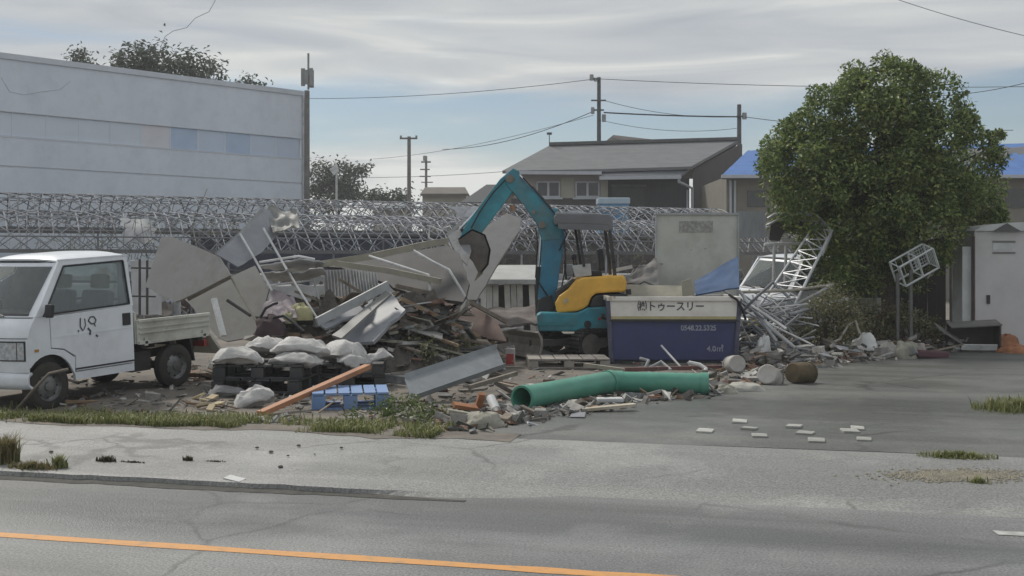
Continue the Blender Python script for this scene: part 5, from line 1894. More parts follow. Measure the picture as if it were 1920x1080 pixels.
def cloth_lump(name, label, px, d, w, h, m, seed, dep=0.5, cat='cover'):
    c = P(px[0], px[1], d)
    mb = MB()
    nu, nv = 28, 14

    def fn(u, v):
        a = 2 * math.pi * u
        e = math.pi / 2 * v
        k = 1 + 0.28 * mnoise.noise((math.cos(a) * 1.2 + seed, math.sin(a) * 1.2, v * 2)) + 0.10 * mnoise.noise((math.cos(a) * 4 + seed, math.sin(a) * 4, v * 5))
        return Vector((c.x + w / 2 * math.cos(a) * math.cos(e) ** 0.7 * k, d + dep / 2 * math.sin(a) * math.cos(e) ** 0.7 * k, c.z + h * math.sin(e) * k))
    mb.grid(fn, nu, nv)
    mb.add([fn(i / nu, 0) for i in range(nu)], [tuple(range(nu))])
    o = mb.build(name, m, smooth_=True)
    tag(o, label, cat)
    return o


px_sheet('canvas_cover', 'grey crumpled canvas peaked up between excavator and white board', 'cover', [(1166, 529), (1190, 505), (1231, 480), (1236, 535)], 20.3, 0.0, 0.0008, 0.03, mat('grey_canvas', (0.20, 0.195, 0.19), (0.13, 0.125, 0.12), rough=0.9, scale=4, bump=0.4, bscale=10), warp=0.10, seed=9)

# blue water tank with a white lid, far behind the canopy
def water_tank():
    d = 49.5
    b = P(1149, HY, d)
    t = thing('water_tank', 'blue plastic tank with a pale rounded lid behind the excavator canopy', 'tank', (b.x, d, 0.12))
    BT = mat('tank_blue', (0.09, 0.26, 0.46), (0.07, 0.20, 0.38), rough=0.4, scale=2)
    LT = mat('tank_lid', (0.42, 0.52, 0.60), (0.36, 0.45, 0.53), rough=0.4)
    w = 56 / F * d
    z1, z2 = P(0, 384, d).z, P(0, 372, d).z
    MB().box((b.x, d, (0.12 + z1) / 2), (w, w, z1 - 0.12)).build('tank_body', BT, t, bevel=0.05)
    MB().box((b.x, d, (z1 + z2) / 2), (w * 1.06, w * 1.06, z2 - z1)).build('tank_lid', LT, t, bevel=0.05)
    for z in (1.0, 2.2, 3.4):
        MB().box((b.x, d, z), (w * 1.02, w * 1.02, 0.06)).build('tank_rib', BT, t, bevel=0.015)


water_tank()

# low white slatted shed seen under the raised boom
def low_shed():
    d = 24.0
    t = thing('low_shed', 'low shed with a pale slab roof and white slats under the excavator arm', 'shed', (P(955, HY, d).x, d + 0.8, 0.14))
    zf, zr = P(0, 529, d).z, P(0, 501, d + 1.9).z
    xa, xb = P(893, 0, d).x, P(1035, 0, d).x
    MB().prism([(xa, d, zf), (xb, d, zf), (xb + 0.15, d + 1.9, zr), (xa + 0.45, d + 1.9, zr)], (0, 0, 0.05)).build('roof', mat('shed_roof', (0.42, 0.43, 0.42), (0.34, 0.345, 0.335), rough=0.6, scale=2, dirt=0.3), t)
    MB().beam((xa, d - 0.01, zf + 0.01), (xb, d - 0.01, zf + 0.01), 0.04, 0.09).build('fascia', SHEETL, t)
    SL = mat('white_slat', (0.56, 0.56, 0.54), (0.44, 0.44, 0.42), rough=0.7, scale=3, dirt=0.4, obj_var=0.15)
    rnd = random.Random(2)
    n = 11
    for i in range(n):
        if i in (3, 7):
            continue
        x = xa + 0.08 + (xb - xa - 0.16) * (i + 0.5) / n
        MB().box((x, d + 0.15 + rnd.uniform(0, 0.04), (zf + 0.14) / 2), ((xb - xa) / n * 0.82, 0.03, zf - 0.16), Euler((0, rnd.gauss(0, 0.03), 0)).to_matrix()).build('slat', SL, t)
    MB().box(((xa + xb) / 2, d + 1.1, 0.7), (xb - xa - 0.2, 1.4, 1.1)).build('stored_load', mat('shed_dark', (0.10, 0.10, 0.095), rough=0.9, scale=3), t)


low_shed()

# second pickup of the same kind, half buried by pipes on the far side of the skip
t2 = copy_tree(truck)
p2 = P(1432, HY, 23.3)
t2.location = (p2.x + 0.1, 23.3, 0.15)
t2.rotation_euler = (rad(-3), 0, rad(212))
t2['label'] = 'damaged white pickup behind the skip, hidden by tangled pipes'
for o in list(t2.children):
    if o.name.startswith('lettering'):
        bpy.data.objects.remove(o)


# storage locker at the right edge
def locker():
    d = 21.6
    a = P(1827, HY, d)
    t = thing('storage_locker', 'pale grey steel storage locker with a white side, right of the big tree', 'storage locker', (a.x + 0.9, d + 0.4, 0.12))
    LG = mat('locker_grey', (0.60, 0.58, 0.58), (0.55, 0.53, 0.53), rough=0.5, scale=1.2, dirt=0.2, dirt_col=(0.24, 0.22, 0.20))
    LW = mat('locker_white', (0.70, 0.71, 0.71), (0.46, 0.47, 0.47), rough=0.5, scale=1.5, dirt=0.2)
    zt = P(0, 433, d).z
    W_ = 1.9
    MB().box((a.x + W_ / 2, d + 0.55, (zt + 0.16) / 2), (W_, 1.1, zt - 0.16)).build('body', LG, t, bevel=0.015)
    MB().box((a.x - 0.11, d + 0.32, (P(0, 462, d).z + 0.16) / 2), (0.17, 0.5, P(0, 462, d).z - 0.16)).build('side_door', LW, t, bevel=0.012)
    MB().beam((a.x - 0.013, d - 0.01, 0.2), (a.x - 0.013, d - 0.01, zt - 0.1), 0.03, 0.03).build('door_seal', mat('rust_seal', (0.11, 0.06, 0.06), rough=0.7), t)
    # low domed roof with a small gable vent
    n = 14
    pr = [(a.x - 0.03 + (W_ + 0.06) * i / n, zt + 0.16 * math.sin(math.pi * i / n) ** 0.5) for i in range(n + 1)]
    MB().prism([(x, d - 0.05, z) for x, z in pr], (0, 1.2, 0)).build('roof', LW, t)
    q = P(1885, 427, d)
    MB().prism([(q.x - 0.26, d - 0.09, q.z - 0.07), (q.x + 0.26, d - 0.09, q.z - 0.07), (q.x, d - 0.09, q.z + 0.08)], (0, 0.05, 0)).build('gable_vent', mat('vent_dark', (0.13, 0.13, 0.13), rough=0.7), t)
    for y in (452, 473):
        c = P(1882, y, d)
        for k in range(2):
            MB().box((c.x, d - 0.006, c.z - 0.02 * k), (0.42, 0.02, 0.01)).build('louvre', mat('louvre_shadow', (0.17, 0.165, 0.165), rough=0.6), t)
    c = P(1880, 462, d)
    MB().box((c.x, d - 0.005, c.z), (0.36, 0.012, 0.12)).build('name_plate', LW, t)
    MB().box((a.x + 0.25, d - 0.02, 1.05), (0.05, 0.04, 0.16)).build('handle', DARKS, t)


locker()


# dark lean-to behind the tree with pale posts
def lean_to():
    d = 23.6
    xa, xb = P(1560, 0, d).x, P(1815, 0, d).x
    t = thing('lean_to', 'dark open lean-to with pale posts in the shade of the big tree', 'lean-to', ((xa + xb) / 2, d + 0.8, 0.14))
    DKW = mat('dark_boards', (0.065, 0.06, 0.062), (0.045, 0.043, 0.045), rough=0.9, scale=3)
    zt = P(0, 448, d).z
    n = 14
    for i in range(n):
        x = xa + (xb - xa) * (i + 0.5) / n
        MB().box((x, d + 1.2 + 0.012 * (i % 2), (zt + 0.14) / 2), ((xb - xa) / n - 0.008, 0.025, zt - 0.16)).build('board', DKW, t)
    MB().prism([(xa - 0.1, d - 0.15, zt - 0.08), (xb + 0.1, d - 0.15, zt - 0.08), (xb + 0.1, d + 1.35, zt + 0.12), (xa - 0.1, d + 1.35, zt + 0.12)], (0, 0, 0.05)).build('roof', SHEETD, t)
    for x in (1640, 1784):
        p = P(x, 0, d)
        MB().beam((p.x, d, 0.1), (p.x, d, zt - 0.05), 0.06, 0.06).build('post', mat('post_grey', (0.30, 0.30, 0.29), (0.22, 0.22, 0.21), rough=0.8, scale=4), t)
    MB().beam((xa, d, zt - 0.1), (xb, d, zt - 0.1), 0.06, 0.08).build('beam', DKW, t)


lean_to()


def wire_basket():
    d = 20.7
    c = P(1714, 497, d)
    t = thing('wire_basket', 'white wire basket tilted against the dark lean-to posts', 'basket', c - Vector((0, 0, 0.25)))
    M = Matrix.Translation(c) @ Euler((rad(18), rad(-28), rad(8))).to_matrix().to_4x4()
    w, h, dp = 0.70, 0.40, 0.30
    WM = mat('white_wire', (0.58, 0.60, 0.60), (0.46, 0.48, 0.48), rough=0.45, scale=6)

    def L(mb, a, b, r=0.011):
        mb.tube([M @ Vector(a), M @ Vector(b)], r, 5)
    fr = MB()
    for y in (-dp / 2, dp / 2):
        for z in (-h / 2, h / 2):
            L(fr, (-w / 2, y, z), (w / 2, y, z), 0.02)
        for x in (-w / 2, w / 2, 0.02):
            L(fr, (x, y, -h / 2), (x, y, h / 2), 0.02)
    for x in (-w / 2, w / 2, 0.02):
        for z in (-h / 2, h / 2):
            L(fr, (x, -dp / 2, z), (x, dp / 2, z), 0.013)
    fr.build('basket_frame', WM, t)
    g = MB()
    for i in range(1, 6):
        x = w / 2 - 0.30 + 0.30 * i / 6
        L(g, (x, dp / 2, -h / 2), (x, dp / 2, h / 2), 0.006)
        z = -h / 2 + h * i / 6
        L(g, (w / 2 - 0.3, dp / 2, z), (w / 2, dp / 2, z), 0.006)
        L(g, (w / 2, -dp / 2 + dp * i / 6, -h / 2), (w / 2, -dp / 2 + dp * i / 6, h / 2), 0.006)
    for k in (-0.24, -0.12, 0.12):
        L(g, (k, dp / 2, -h / 2), (k, dp / 2, h / 2), 0.008)
    L(g, (-w / 2, dp / 2, 0.0), (w / 2, dp / 2, 0.0), 0.008)
    g.build('basket_mesh', WM, t)
    # two stakes it has landed on
    for x in (1683, 1708):
        q = P(x, 0, d + 0.06)
        MB().beam((q.x, d + 0.06, 0.08), (q.x, d + 0.06, P(0, 512 if x < 1690 else 506, d).z), 0.05, 0.05).build('stake', mat('stake_grey', (0.16, 0.16, 0.155), (0.11, 0.11, 0.105), rough=0.85), t)


wire_basket()
for i, (x, y) in enumerate(((1742, 518), (1724, 541), (1706, 563))):
    c = P(x, y, 23.4)
    o = MB().box(c, (0.035, 0.01, 0.11), Euler((0, rad(38), 0)).to_matrix()).build('paper_tag', WPIPE)
    tag(o, 'small white tag hanging on the dark lean-to front', 'tag', 'white tags in a slanting row')
o = MB().tube([P(1752, 506, 23.42), P(1696, 576, 23.42)], 0.006, 5).build('tag_string', WIREG)
tag(o, 'thin slanting string the white tags hang on', 'string')
o = MB().tube([P(1700, 448, 23.45), P(1752, 506, 23.42)], 0.006, 5).build('tag_string', WIREG)
tag(o, 'upper end of string tied to the lean-to beam', 'string')


# ================================================================== rubble, sheets and pipes
# ---- the heap's body: dark earth and broken stuff under the sheets
HEAPM = mat('heap_earth', (0.11, 0.10, 0.088), (0.065, 0.06, 0.055), rough=0.95, scale=6, bump=0.9, bscale=18, dirt=0.5, dirt_col=(0.17, 0.15, 0.13))
MOUNDS = [(P(640, HY, 17.6), 1.5, 0.95), (P(760, HY, 17.8), 1.3, 0.95), (P(850, HY, 18.9), 0.95, 0.55), (P(560, HY, 16.9), 0.9, 0.45), (P(710, HY, 16.9), 0.8, 0.5)]


def heap_z(X, Y):
    h = 0.0
    for c, r, a in MOUNDS:
        k = max(0.0, 1 - ((X - c.x) ** 2 + ((Y - c.y) * 1.15) ** 2) / (r * r))
        h = max(h, a * k ** 0.8)
    return h


def heap():
    def fn(u, v):
        X = -4.6 + 5.8 * u
        Y = 15.6 + 5.0 * v
        h = heap_z(X, Y)
        return Vector((X, Y, hz(X, Y) - 0.06 + h * (1 + 0.5 * mnoise.noise((X * 2.2, Y * 2.2, 3)) + 0.35 * mnoise.noise((X * 6, Y * 6, 1))) + 0.04 * mnoise.noise((X * 9, Y * 9, 6))))
    o = MB().grid(fn, 110, 95).build('rubble_heap', HEAPM, recalc=False)
    tag(o, 'dark heap of earth and wreckage under the fallen sheets', 'rubble', kind='stuff')


heap()

SHARDC = [(0.36, 0.355, 0.35), (0.27, 0.265, 0.255), (0.19, 0.175, 0.16), (0.30, 0.29, 0.27), (0.16, 0.14, 0.12), (0.40, 0.39, 0.37), (0.22, 0.15, 0.10), (0.10, 0.095, 0.09), (0.30, 0.25, 0.20), (0.26, 0.27, 0.28), (0.24, 0.145, 0.105), (0.48, 0.47, 0.45), (0.08, 0.085, 0.075)]
SHARDM = mat('mixed_fragments', (0.3, 0.3, 0.3), island=SHARDC, rough=0.85, scale=9)


def shards(label, name, n, place, smin, smax, seed, flat=0.35):
    rnd = random.Random(seed)
    mb = MB()
    for _ in range(n):
        p = place(rnd)
        if p is None:
            continue
        s = smin + (smax - smin) * rnd.random() ** 2.4
        M = Euler((rnd.gauss(0, 0.28), rnd.gauss(0, 0.28), rnd.uniform(0, 6.3))).to_matrix()
        a, b, c = s * rnd.uniform(0.6, 2.4), s * rnd.uniform(0.4, 1.0), s * rnd.uniform(0.08, flat)
        if rnd.random() < 0.25:
            a *= 2.2
            b *= 0.3
        k = [Vector((sx * a / 2 * rnd.uniform(0.6, 1.1), sy * b / 2 * rnd.uniform(0.5, 1.1), sz * c / 2 * rnd.uniform(0.6, 1.2))) for sx in (-1, 1) for sy in (-1, 1) for sz in (-1, 1)]
        mb.add([M @ q + p + Vector((0, 0, c * 0.3)) for q in k], [(0, 1, 3, 2), (4, 6, 7, 5), (0, 4, 5, 1), (2, 3, 7, 6), (0, 2, 6, 4), (1, 5, 7, 3)])
    o = mb.build(name, SHARDM, recalc=False)
    tag(o, label, 'rubble', kind='stuff')


def on_heap(rnd):
    X, Y = rnd.uniform(-4.4, 1.1), rnd.uniform(15.7, 20.3)
    h = heap_z(X, Y)
    if (h < 0.03 and rnd.random() < 0.6) or (X > -0.35 and Y < 19.6):
        return None
    return Vector((X, Y, hz(X, Y) - 0.03 + h * 1.02 + rnd.random() * 0.06))


def along_edge(rnd):
    k = rnd.random()
    i = min(int(k * 8), 7)
    a, b = EDGE[i], EDGE[i + 1]
    q = a + (b - a) * rnd.random()
    off = abs(rnd.gauss(0, 0.75)) - 0.25 * rnd.random()
    X, Y = q.x + rnd.gauss(0, 0.1) - off * 0.35, q.y + off
    return Vector((X, Y, hz(X, Y) + 0.01))


def lot_front(rnd):
    p = G(rnd.uniform(120, 1480), rnd.uniform(672, 800))
    if p.y < edge_y(p.x) - 0.1 and p.x > EDGE[0].x:
        return None
    if p.x * RN.x + p.y * RN.y < S_LOT + 0.1:
        return None
    if abs(p.x + 0.03) < 0.25 and 17.2 < p.y < 18.6:
        return None
    return p


def tree_foot(rnd):
    p = G(rnd.uniform(1380, 1920), rnd.uniform(622, 690))
    if p.y < edge_y(p.x) - 0.15:
        return None
    return p + Vector((0, 0, rnd.random() ** 2 * 0.25))


shards('small mixed fragments covering the rubble heap', 'heap_fragments', 2500, on_heap, 0.03, 0.36, 41)
shards('line of broken chips along the driveway edge', 'edge_fragments', 2000, along_edge, 0.012, 0.15, 42, 0.6)
shards('small splinters and chips littering the open lot', 'lot_fragments', 2100, lot_front, 0.012, 0.11, 43, 0.35)
shards('broken household litter heaped at the foot of the big tree', 'tree_foot_fragments', 1700, tree_foot, 0.03, 0.24, 44, 0.6)

# ---- big sheets of the heap, from left to right
px_sheet('grey_wall_sheet', 'large dull grey sheet standing tilted behind the pickup bed', 'sheet', [(303, 444), (338, 450), (410, 480), (432, 516), (340, 562), (328, 566), (272, 538)], 17.3, 0.0004, 0.0003, 0.03, SHEETG, bevel=0.004)
px_sheet('grey_wall_sheet', 'grey sheet hanging below the large tilted one, reaching the ground', 'sheet', [(345, 560), (432, 519), (478, 498), (505, 540), (488, 600), (478, 632), (425, 640), (408, 632)], 17.7, 0.0002, 0.0004, 0.025, SHEETG)
px_sheet('folded_metal_sheet', 'bent light metal sheet with a bright folded rim above the grey sheets', 'sheet', [(405, 476), (462, 428), (492, 392), (540, 400), (520, 440), (492, 472), (446, 500)], 17.9, -0.0005, 0.0005, 0.02, SHEETB)
px_pipe('metal_strip', 'bright folded metal strip on the bent sheet', 'metal strip', [(404, 477, 17.6), (452, 437, 17.65), (492, 393, 17.7)], 0.02, SHEETL, beam=(0.03, 0.055))
px_sheet('folded_metal_sheet', 'crumpled pale metal flap beside the bent sheet', 'sheet', [(500, 393), (556, 392), (562, 430), (512, 436)], 18.4, 0.0, 0.0008, 0.015, SHEETG, warp=0.12, seed=5)
px_pipe('wooden_batten', 'dark batten edge under the large grey sheet', 'batten', [(352, 562, 17.2), (432, 520, 17.35)], 0.02, WOODG, beam=(0.04, 0.05))
px_pipe('wooden_batten', 'dark pipe slanting across the hanging grey sheet', 'batten', [(426, 563, 17.2), (470, 592, 17.1)], 0.025, SHEETD)
px_pipe('white_post', 'white post leaning just behind the pickup tailgate', 'post', [(401, 560, 15.9), (419, 630, 15.7)], 0.03, WPIPE, beam=(0.07, 0.05))

# ---- pale pipe ladder and poles in front of the sheets
px_pipe('thin_pole', 'pale thin pole leaning over the hanging grey sheet', 'pole', [(422, 500, 17.0), (486, 612, 16.5)], 0.017, BEIGE)
LAD = thing('pipe_ladder', 'tall pale pipe frame like a ladder leaning in the wreckage', 'pipe frame', P(555, 620, 17.0))
for pts in ([(450, 438, 17.6), (478, 486, 17.4), (510, 545, 17.1)], [(494, 428, 17.7), (530, 492, 17.4), (565, 550, 17.0), (598, 602, 16.7)], [(486, 492, 17.45), (560, 480, 17.6), (590, 486, 17.7)], [(500, 536, 17.2), (590, 525, 17.4)], [(588, 526, 17.4), (602, 574, 17.1)]):
    px_pipe('pipe', None, None, pts, 0.017, WPIPE, parent=LAD)

# ---- white sheets, pink insulation, bags left of centre
for i, (poly, d, lab, m) in enumerate((
        ([(484, 498), (560, 486), (610, 492), (560, 512)], 18.0, 'white torn sheet on top of the heap by the pipe frame', WPIPE),
        ([(490, 512), (540, 506), (552, 520), (512, 528)], 17.7, 'small white crumpled sheet under the pipe frame', WPIPE),
        ([(540, 516), (606, 500), (612, 512), (548, 536)], 17.6, 'white flat rail sheet under the pipe frame, by the corrugated boards', SHEETL))):
    px_sheet('white_sheet', lab, 'sheet', poly, d, 0.0, -0.004, 0.015, m, warp=0.05, seed=20 + i)
PINK = mat('pink_insulation', (0.40, 0.345, 0.36), (0.30, 0.26, 0.275), rough=0.9, scale=5, bump=0.4, bscale=12)
px_sheet('insulation_board', 'pinkish insulation board sagging under the pipe frame', 'board', [(512, 542), (552, 556), (556, 596), (490, 590)], 16.9, 0.0003, 0.0008, 0.03, PINK, warp=0.10, seed=31)
px_sheet('insulation_board', 'smaller pinkish board folded beside the sagging one', 'board', [(508, 578), (534, 572), (546, 600), (520, 606)], 16.6, 0.0, 0.0005, 0.02, PINK, warp=0.04, seed=33)
cloth_lump('yellow_bag', 'pale yellow bag lying in the heap', (562, 600), 16.7, 0.34, 0.22, mat('yellow_bag', (0.46, 0.43, 0.24), (0.34, 0.32, 0.18), rough=0.7, scale=6), 4, 0.3, 'bag')
cloth_lump('yellow_bag', 'small olive bag next to the pale yellow one', (543, 606), 16.6, 0.22, 0.15, mat('olive_bag', (0.30, 0.30, 0.16), (0.2, 0.2, 0.11), rough=0.7, scale=6), 7, 0.2, 'bag')
cloth_lump('brown_cloth', 'dark maroon cloth bundled under the pinkish board', (505, 628), 16.5, 0.46, 0.26, mat('maroon_cloth', (0.085, 0.055, 0.06), (0.05, 0.035, 0.04), rough=0.95, scale=6), 9, 0.4, 'cloth')
px_pipe('black_hose', 'black hose bent over the maroon cloth', 'hose', [(488, 596, 16.3), (498, 578, 16.3), (512, 570, 16.3), (520, 568, 16.35)], 0.02, BLACKP)
px_pipe('black_hose', 'black hose curving down beside the yellow bag', 'hose', [(512, 596, 16.2), (532, 592, 16.2), (552, 606, 16.1), (570, 622, 16.0)], 0.02, BLACKP)

# ---- corrugated boards and the collapsed roof
CORR = mat('corrugated_grey', (0.235, 0.24, 0.25), (0.16, 0.165, 0.175), rough=0.5, scale=3, stretch=(5, 5, 0.7), dirt=0.4)


def corrugated(label, poly, d, m, seed, waves=9, amp=0.025, ay=0.0005):
    x0 = sum(p[0] for p in poly) / 4
    y0 = sum(p[1] for p in poly) / 4
    a, b, c, e = [P(x, y, d / (1 + ay * (y - y0))) for x, y in poly]

    def fn(u, v):
        q = (a * (1 - u) + b * u) * (1 - v) + (e * (1 - u) + c * u) * v
        return q + Vector((0, -1, 0)) * (amp * math.sin(u * waves * 2 * math.pi) + 0.06 * mnoise.noise((u * 2, v * 2, seed)))
    o = MB().grid(fn, waves * 6, 4).build('corrugated_sheet', m, solid=0.012, smooth_=True)
    tag(o, label, 'corrugated sheet')


corrugated('dull corrugated sheet standing on edge behind the leaning slab', [(606, 506), (660, 505), (668, 580), (612, 590)], 17.9, CORR, 1)
corrugated('paler corrugated sheet beside the dull one, under the long beams', [(655, 505), (706, 512), (712, 570), (664, 580)], 17.8, mat('corrugated_light', (0.31, 0.32, 0.33), (0.22, 0.225, 0.235), rough=0.5, scale=3, stretch=(5, 5, 0.7), dirt=0.3), 2)
px_sheet('roof_panel', 'big dark roof underside collapsed over the heap', 'roof panel', [(604, 494), (720, 480), (838, 460), (862, 476), (880, 530), (868, 566), (770, 552), (700, 520)], 18.3, 0.0001, 0.0007, 0.06, SHEETD)
px_sheet('roof_panel', 'grey slab wall leaning between the excavator bucket and arm', 'wall panel', [(872, 470), (905, 428), (950, 400), (976, 408), (974, 432), (930, 500), (894, 562), (850, 562), (862, 520)], 21.4, 0.0, 0.0005, 0.05, SHEETG)
px_sheet('roof_panel', 'corrugated grey flap hanging from the raised bucket', 'roof panel', [(838, 440), (868, 426), (884, 470), (876, 498), (858, 478)], 19.7, 0.0, 0.0006, 0.02, CORR)
px_pipe('white_strip', 'long white strip running up from the bucket beside its ram', 'gutter', [(838, 441, 19.6), (872, 410, 19.62)], 0.03, SHEETL, beam=(0.06, 0.05))  # pale strip along the lower end of the bucket ram
px_pipe('roof_beam', 'long beige roof edge rising towards the bucket', 'beam', [(592, 497, 17.8), (700, 480, 18.0), (800, 458, 18.3), (838, 452, 18.4)], 0.05, BEIGE, beam=(0.10, 0.10))
px_pipe('roof_beam', 'beige box beam lying across the corrugated sheets', 'beam', [(630, 494, 17.5), (730, 508, 17.4), (826, 528, 17.2)], 0.05, BEIGE, beam=(0.09, 0.085))
px_pipe('bent_pipe', 'white pipe bent down at its end on the dark roof', 'pipe', [(692, 480, 17.8), (760, 502, 17.5), (804, 516, 17.3), (806, 545, 17.2)], 0.020, WPIPE)
px_pipe('bent_pipe', 'white pipe bent twice over the dark roof, reaching the board', 'pipe', [(776, 470, 18.0), (810, 490, 17.8), (842, 506, 17.6), (858, 532, 17.5), (872, 556, 17.5)], 0.021, WPIPE)
px_pipe('bent_pipe', 'short white pipe end sticking up near the bucket', 'pipe', [(830, 434, 18.5), (806, 424, 18.5), (804, 446, 18.5), (822, 456, 18.5)], 0.018, WPIPE)
# ---- the leaning slabs in front
px_sheet('leaning_slab', 'big blue-grey slab leaning on the heap', 'slab', [(630, 630), (732, 548), (760, 580), (700, 640), (652, 642)], 16.5, 0.0002, 0.0009, 0.05, SHEETB)
px_sheet('leaning_slab', 'narrow grey slab overlapped by the big leaning one', 'slab', [(622, 628), (722, 545), (734, 550), (640, 634)], 16.35, 0.0002, 0.0009, 0.04, SHEETG)
px_pipe('metal_rail', 'bright-edged metal rail slanting beside the leaning slab', 'rail', [(594, 604, 16.2), (728, 534, 16.9)], 0.03, SHEETL, beam=(0.05, 0.12))
px_sheet('leaning_slab', 'slate board flat under the metal rail', 'slab', [(596, 606), (700, 560), (690, 580), (610, 616)], 16.5, 0, 0.001, 0.03, SHEETB)
px_pipe('long_board', 'long pale-edged wooden board sloping down to the dozer blade', 'board', [(752, 560, 17.2), (926, 644, 17.9)], 0.03, WOOD, beam=(0.05, 0.06))
px_sheet('long_board', 'rusty brown panel above the sloping board', 'board', [(772, 548), (850, 556), (930, 600), (950, 640), (912, 634), (800, 584)], 18.4, 0.0, 0.001, 0.03, mat('rust_panel', (0.155, 0.095, 0.075), (0.10, 0.065, 0.055), rough=0.85, scale=4, dirt=0.5, dirt_col=(0.10, 0.09, 0.085)))
px_pipe('long_board', 'thin dark rail running above the rusty panel', 'board', [(742, 536, 17.5), (880, 566, 18.2), (950, 604, 18.8)], 0.02, WOODG, beam=(0.05, 0.06))
px_sheet('long_board', 'greyish brown plank sheet lying before the slatted shed', 'board', [(878, 578), (1000, 574), (1016, 606), (930, 610)], 19.9, 0.0, 0.002, 0.04, mat('earthy_board', (0.17, 0.145, 0.135), (0.11, 0.095, 0.09), rough=0.9, scale=4, bump=0.4, bscale=10), warp=0.12, seed=44)
# brace lying by the shed
px_pipe('bent_pipe', 'crooked pale bracket lying by the slatted shed', 'bracket', [(846, 586, 18.2), (870, 568, 18.1), (884, 584, 18.0)], 0.02, WPIPE)
rnd = random.Random(77)
for i in range(26):
    x = rnd.uniform(560, 900)
    p = P(x, 0, 17.0 + rnd.uniform(-0.5, 1.2))
    z = hz(p.x, p.y) + heap_z(p.x, p.y)
    L = rnd.uniform(0.35, 1.1)
    a = rnd.uniform(0, math.pi)
    e = rnd.gauss(0, 0.3)
    dv = Vector((math.cos(a) * math.cos(e), math.sin(a) * math.cos(e), math.sin(e))) * L / 2
    c = Vector((p.x, p.y, z + 0.04 + abs(dv.z) * 0.6))
    o = MB().beam(c - dv, c + dv, rnd.uniform(0.03, 0.08), rnd.uniform(0.02, 0.05)).build('broken_batten', rnd.choice((WOODG, WOOD, BEIGE, SHEETD)))
    tag(o, 'short broken batten lying loose on the rubble heap', 'batten', 'broken battens on the heap')

for i in range(34):
    x = rnd.uniform(540, 935)
    p = P(x, 0, 17.2 + rnd.uniform(-0.7, 1.5))
    z = hz(p.x, p.y) + heap_z(p.x, p.y) * 1.05
    a, b = rnd.uniform(0.25, 0.8), rnd.uniform(0.15, 0.45)
    M = Euler((rnd.gauss(0.25, 0.35), rnd.gauss(0, 0.35), rnd.uniform(0, 6.28))).to_matrix()
    k = [M @ Vector((sx * a / 2 * rnd.uniform(0.7, 1.1), sy * b / 2 * rnd.uniform(0.6, 1.1), 0)) + Vector((p.x, p.y, z + 0.06)) for sx, sy in ((-1, -1), (1, -1), (1, 1), (-1, 1))]
    dkind = rnd.choice((('grey', SHEETG), ('blue-grey', SHEETB), ('pale', SHEETL), ('dark', SHEETD), ('beige', BEIGE), ('weathered wooden', WOODG)))
    o = MB().prism(k, M @ Vector((0, 0, 0.014))).build('broken_sheet', dkind[1])
    tag(o, dkind[0] + ' broken sheet piece lying on the rubble heap', 'sheet', dkind[0] + ' broken sheet pieces on the heap')

# weeds and netting dragged into the heap
mb = MB()
r7 = random.Random(9)
leaf_cloud(mb, [(P(820, 640, 16.9).x, 16.9, 0.35, 0.35), (P(860, 640, 17.4).x, 17.4, 0.35, 0.3), (P(900, 650, 17.2).x, 17.2, 0.3, 0.25), (P(780, 630, 17).x, 17.0, 0.5, 0.25)], 1600, 0.07, r7)
o = mb.build('buried_weeds', LEAFC, recalc=False)
tag(o, 'straggly weeds caught under the sloping board', 'weeds', kind='stuff')

# ---- sacks on dark plastic pallets
CRATE = mat('dark_pallet', (0.040, 0.043, 0.048), (0.026, 0.028, 0.032), rough=0.55, scale=4, dirt=0.5, dirt_col=(0.11, 0.10, 0.09))


def pallet_mesh(t, w, dp, h, m, n=6):
    for i in range(n):
        x = -w / 2 + w / n * (i + 0.5)
        MB().box((x, 0, h - 0.012), (w / n - 0.02, dp, 0.024)).build('deck_board', m, t, local=True)
    for y in (-dp / 2 + 0.06, 0, dp / 2 - 0.06):
        for x in (-w / 2 + 0.08, 0, w / 2 - 0.08):
            MB().box((x, y, h / 2 - 0.006), (0.15, 0.11, h - 0.054)).build('block', m, t, local=True)
        MB().box((0, y, 0.012), (w, 0.09, 0.022)).build('bottom_board', m, t, local=True)


def pallet(name, label, loc, rotz, w, dp, h, m, group=None, tilt=0.0):
    t = thing(name, label, 'pallet', loc, group=group, rot=(tilt, 0, rotz))
    pallet_mesh(t, w, dp, h, m)
    return t


def sack(label, loc, rot, w=0.62, dp=0.42, h=0.17, seed=0, m=SACK, group='white sacks on the dark pallets'):
    M = Matrix.Translation(loc) @ Euler(rot).to_matrix().to_4x4()

    def fn(u, v):
        a = 2 * math.pi * u
        e = math.pi * (v - 0.5)
        ce = math.copysign(abs(math.cos(e)) ** 0.55, math.cos(e))
        x = math.copysign(abs(math.cos(a)) ** 0.55, math.cos(a)) * ce
        y = math.copysign(abs(math.sin(a)) ** 0.55, math.sin(a)) * ce
        z = math.sin(e)
        edge = max(abs(x), abs(y))
        zz = z * h / 2 * (1 - 0.72 * edge ** 3)
        k = mnoise.noise((x * 1.7 + seed * 3.1, y * 1.7, z)) * 0.05 + mnoise.noise((x * 4 + seed, y * 5, z * 2)) * 0.03 + mnoise.noise((x * 9 + seed, y * 3, seed)) * 0.012
        sag = -0.05 * (x * x)
        return M @ Vector((x * w / 2 * (1 + 0.06 * mnoise.noise((y * 3, seed, 0))), y * dp / 2, zz + k + sag + h / 2))
    o = MB().grid(fn, 36, 16).build('sack', m, smooth_=True)
    tag(o, label, 'sack', group)
    return o


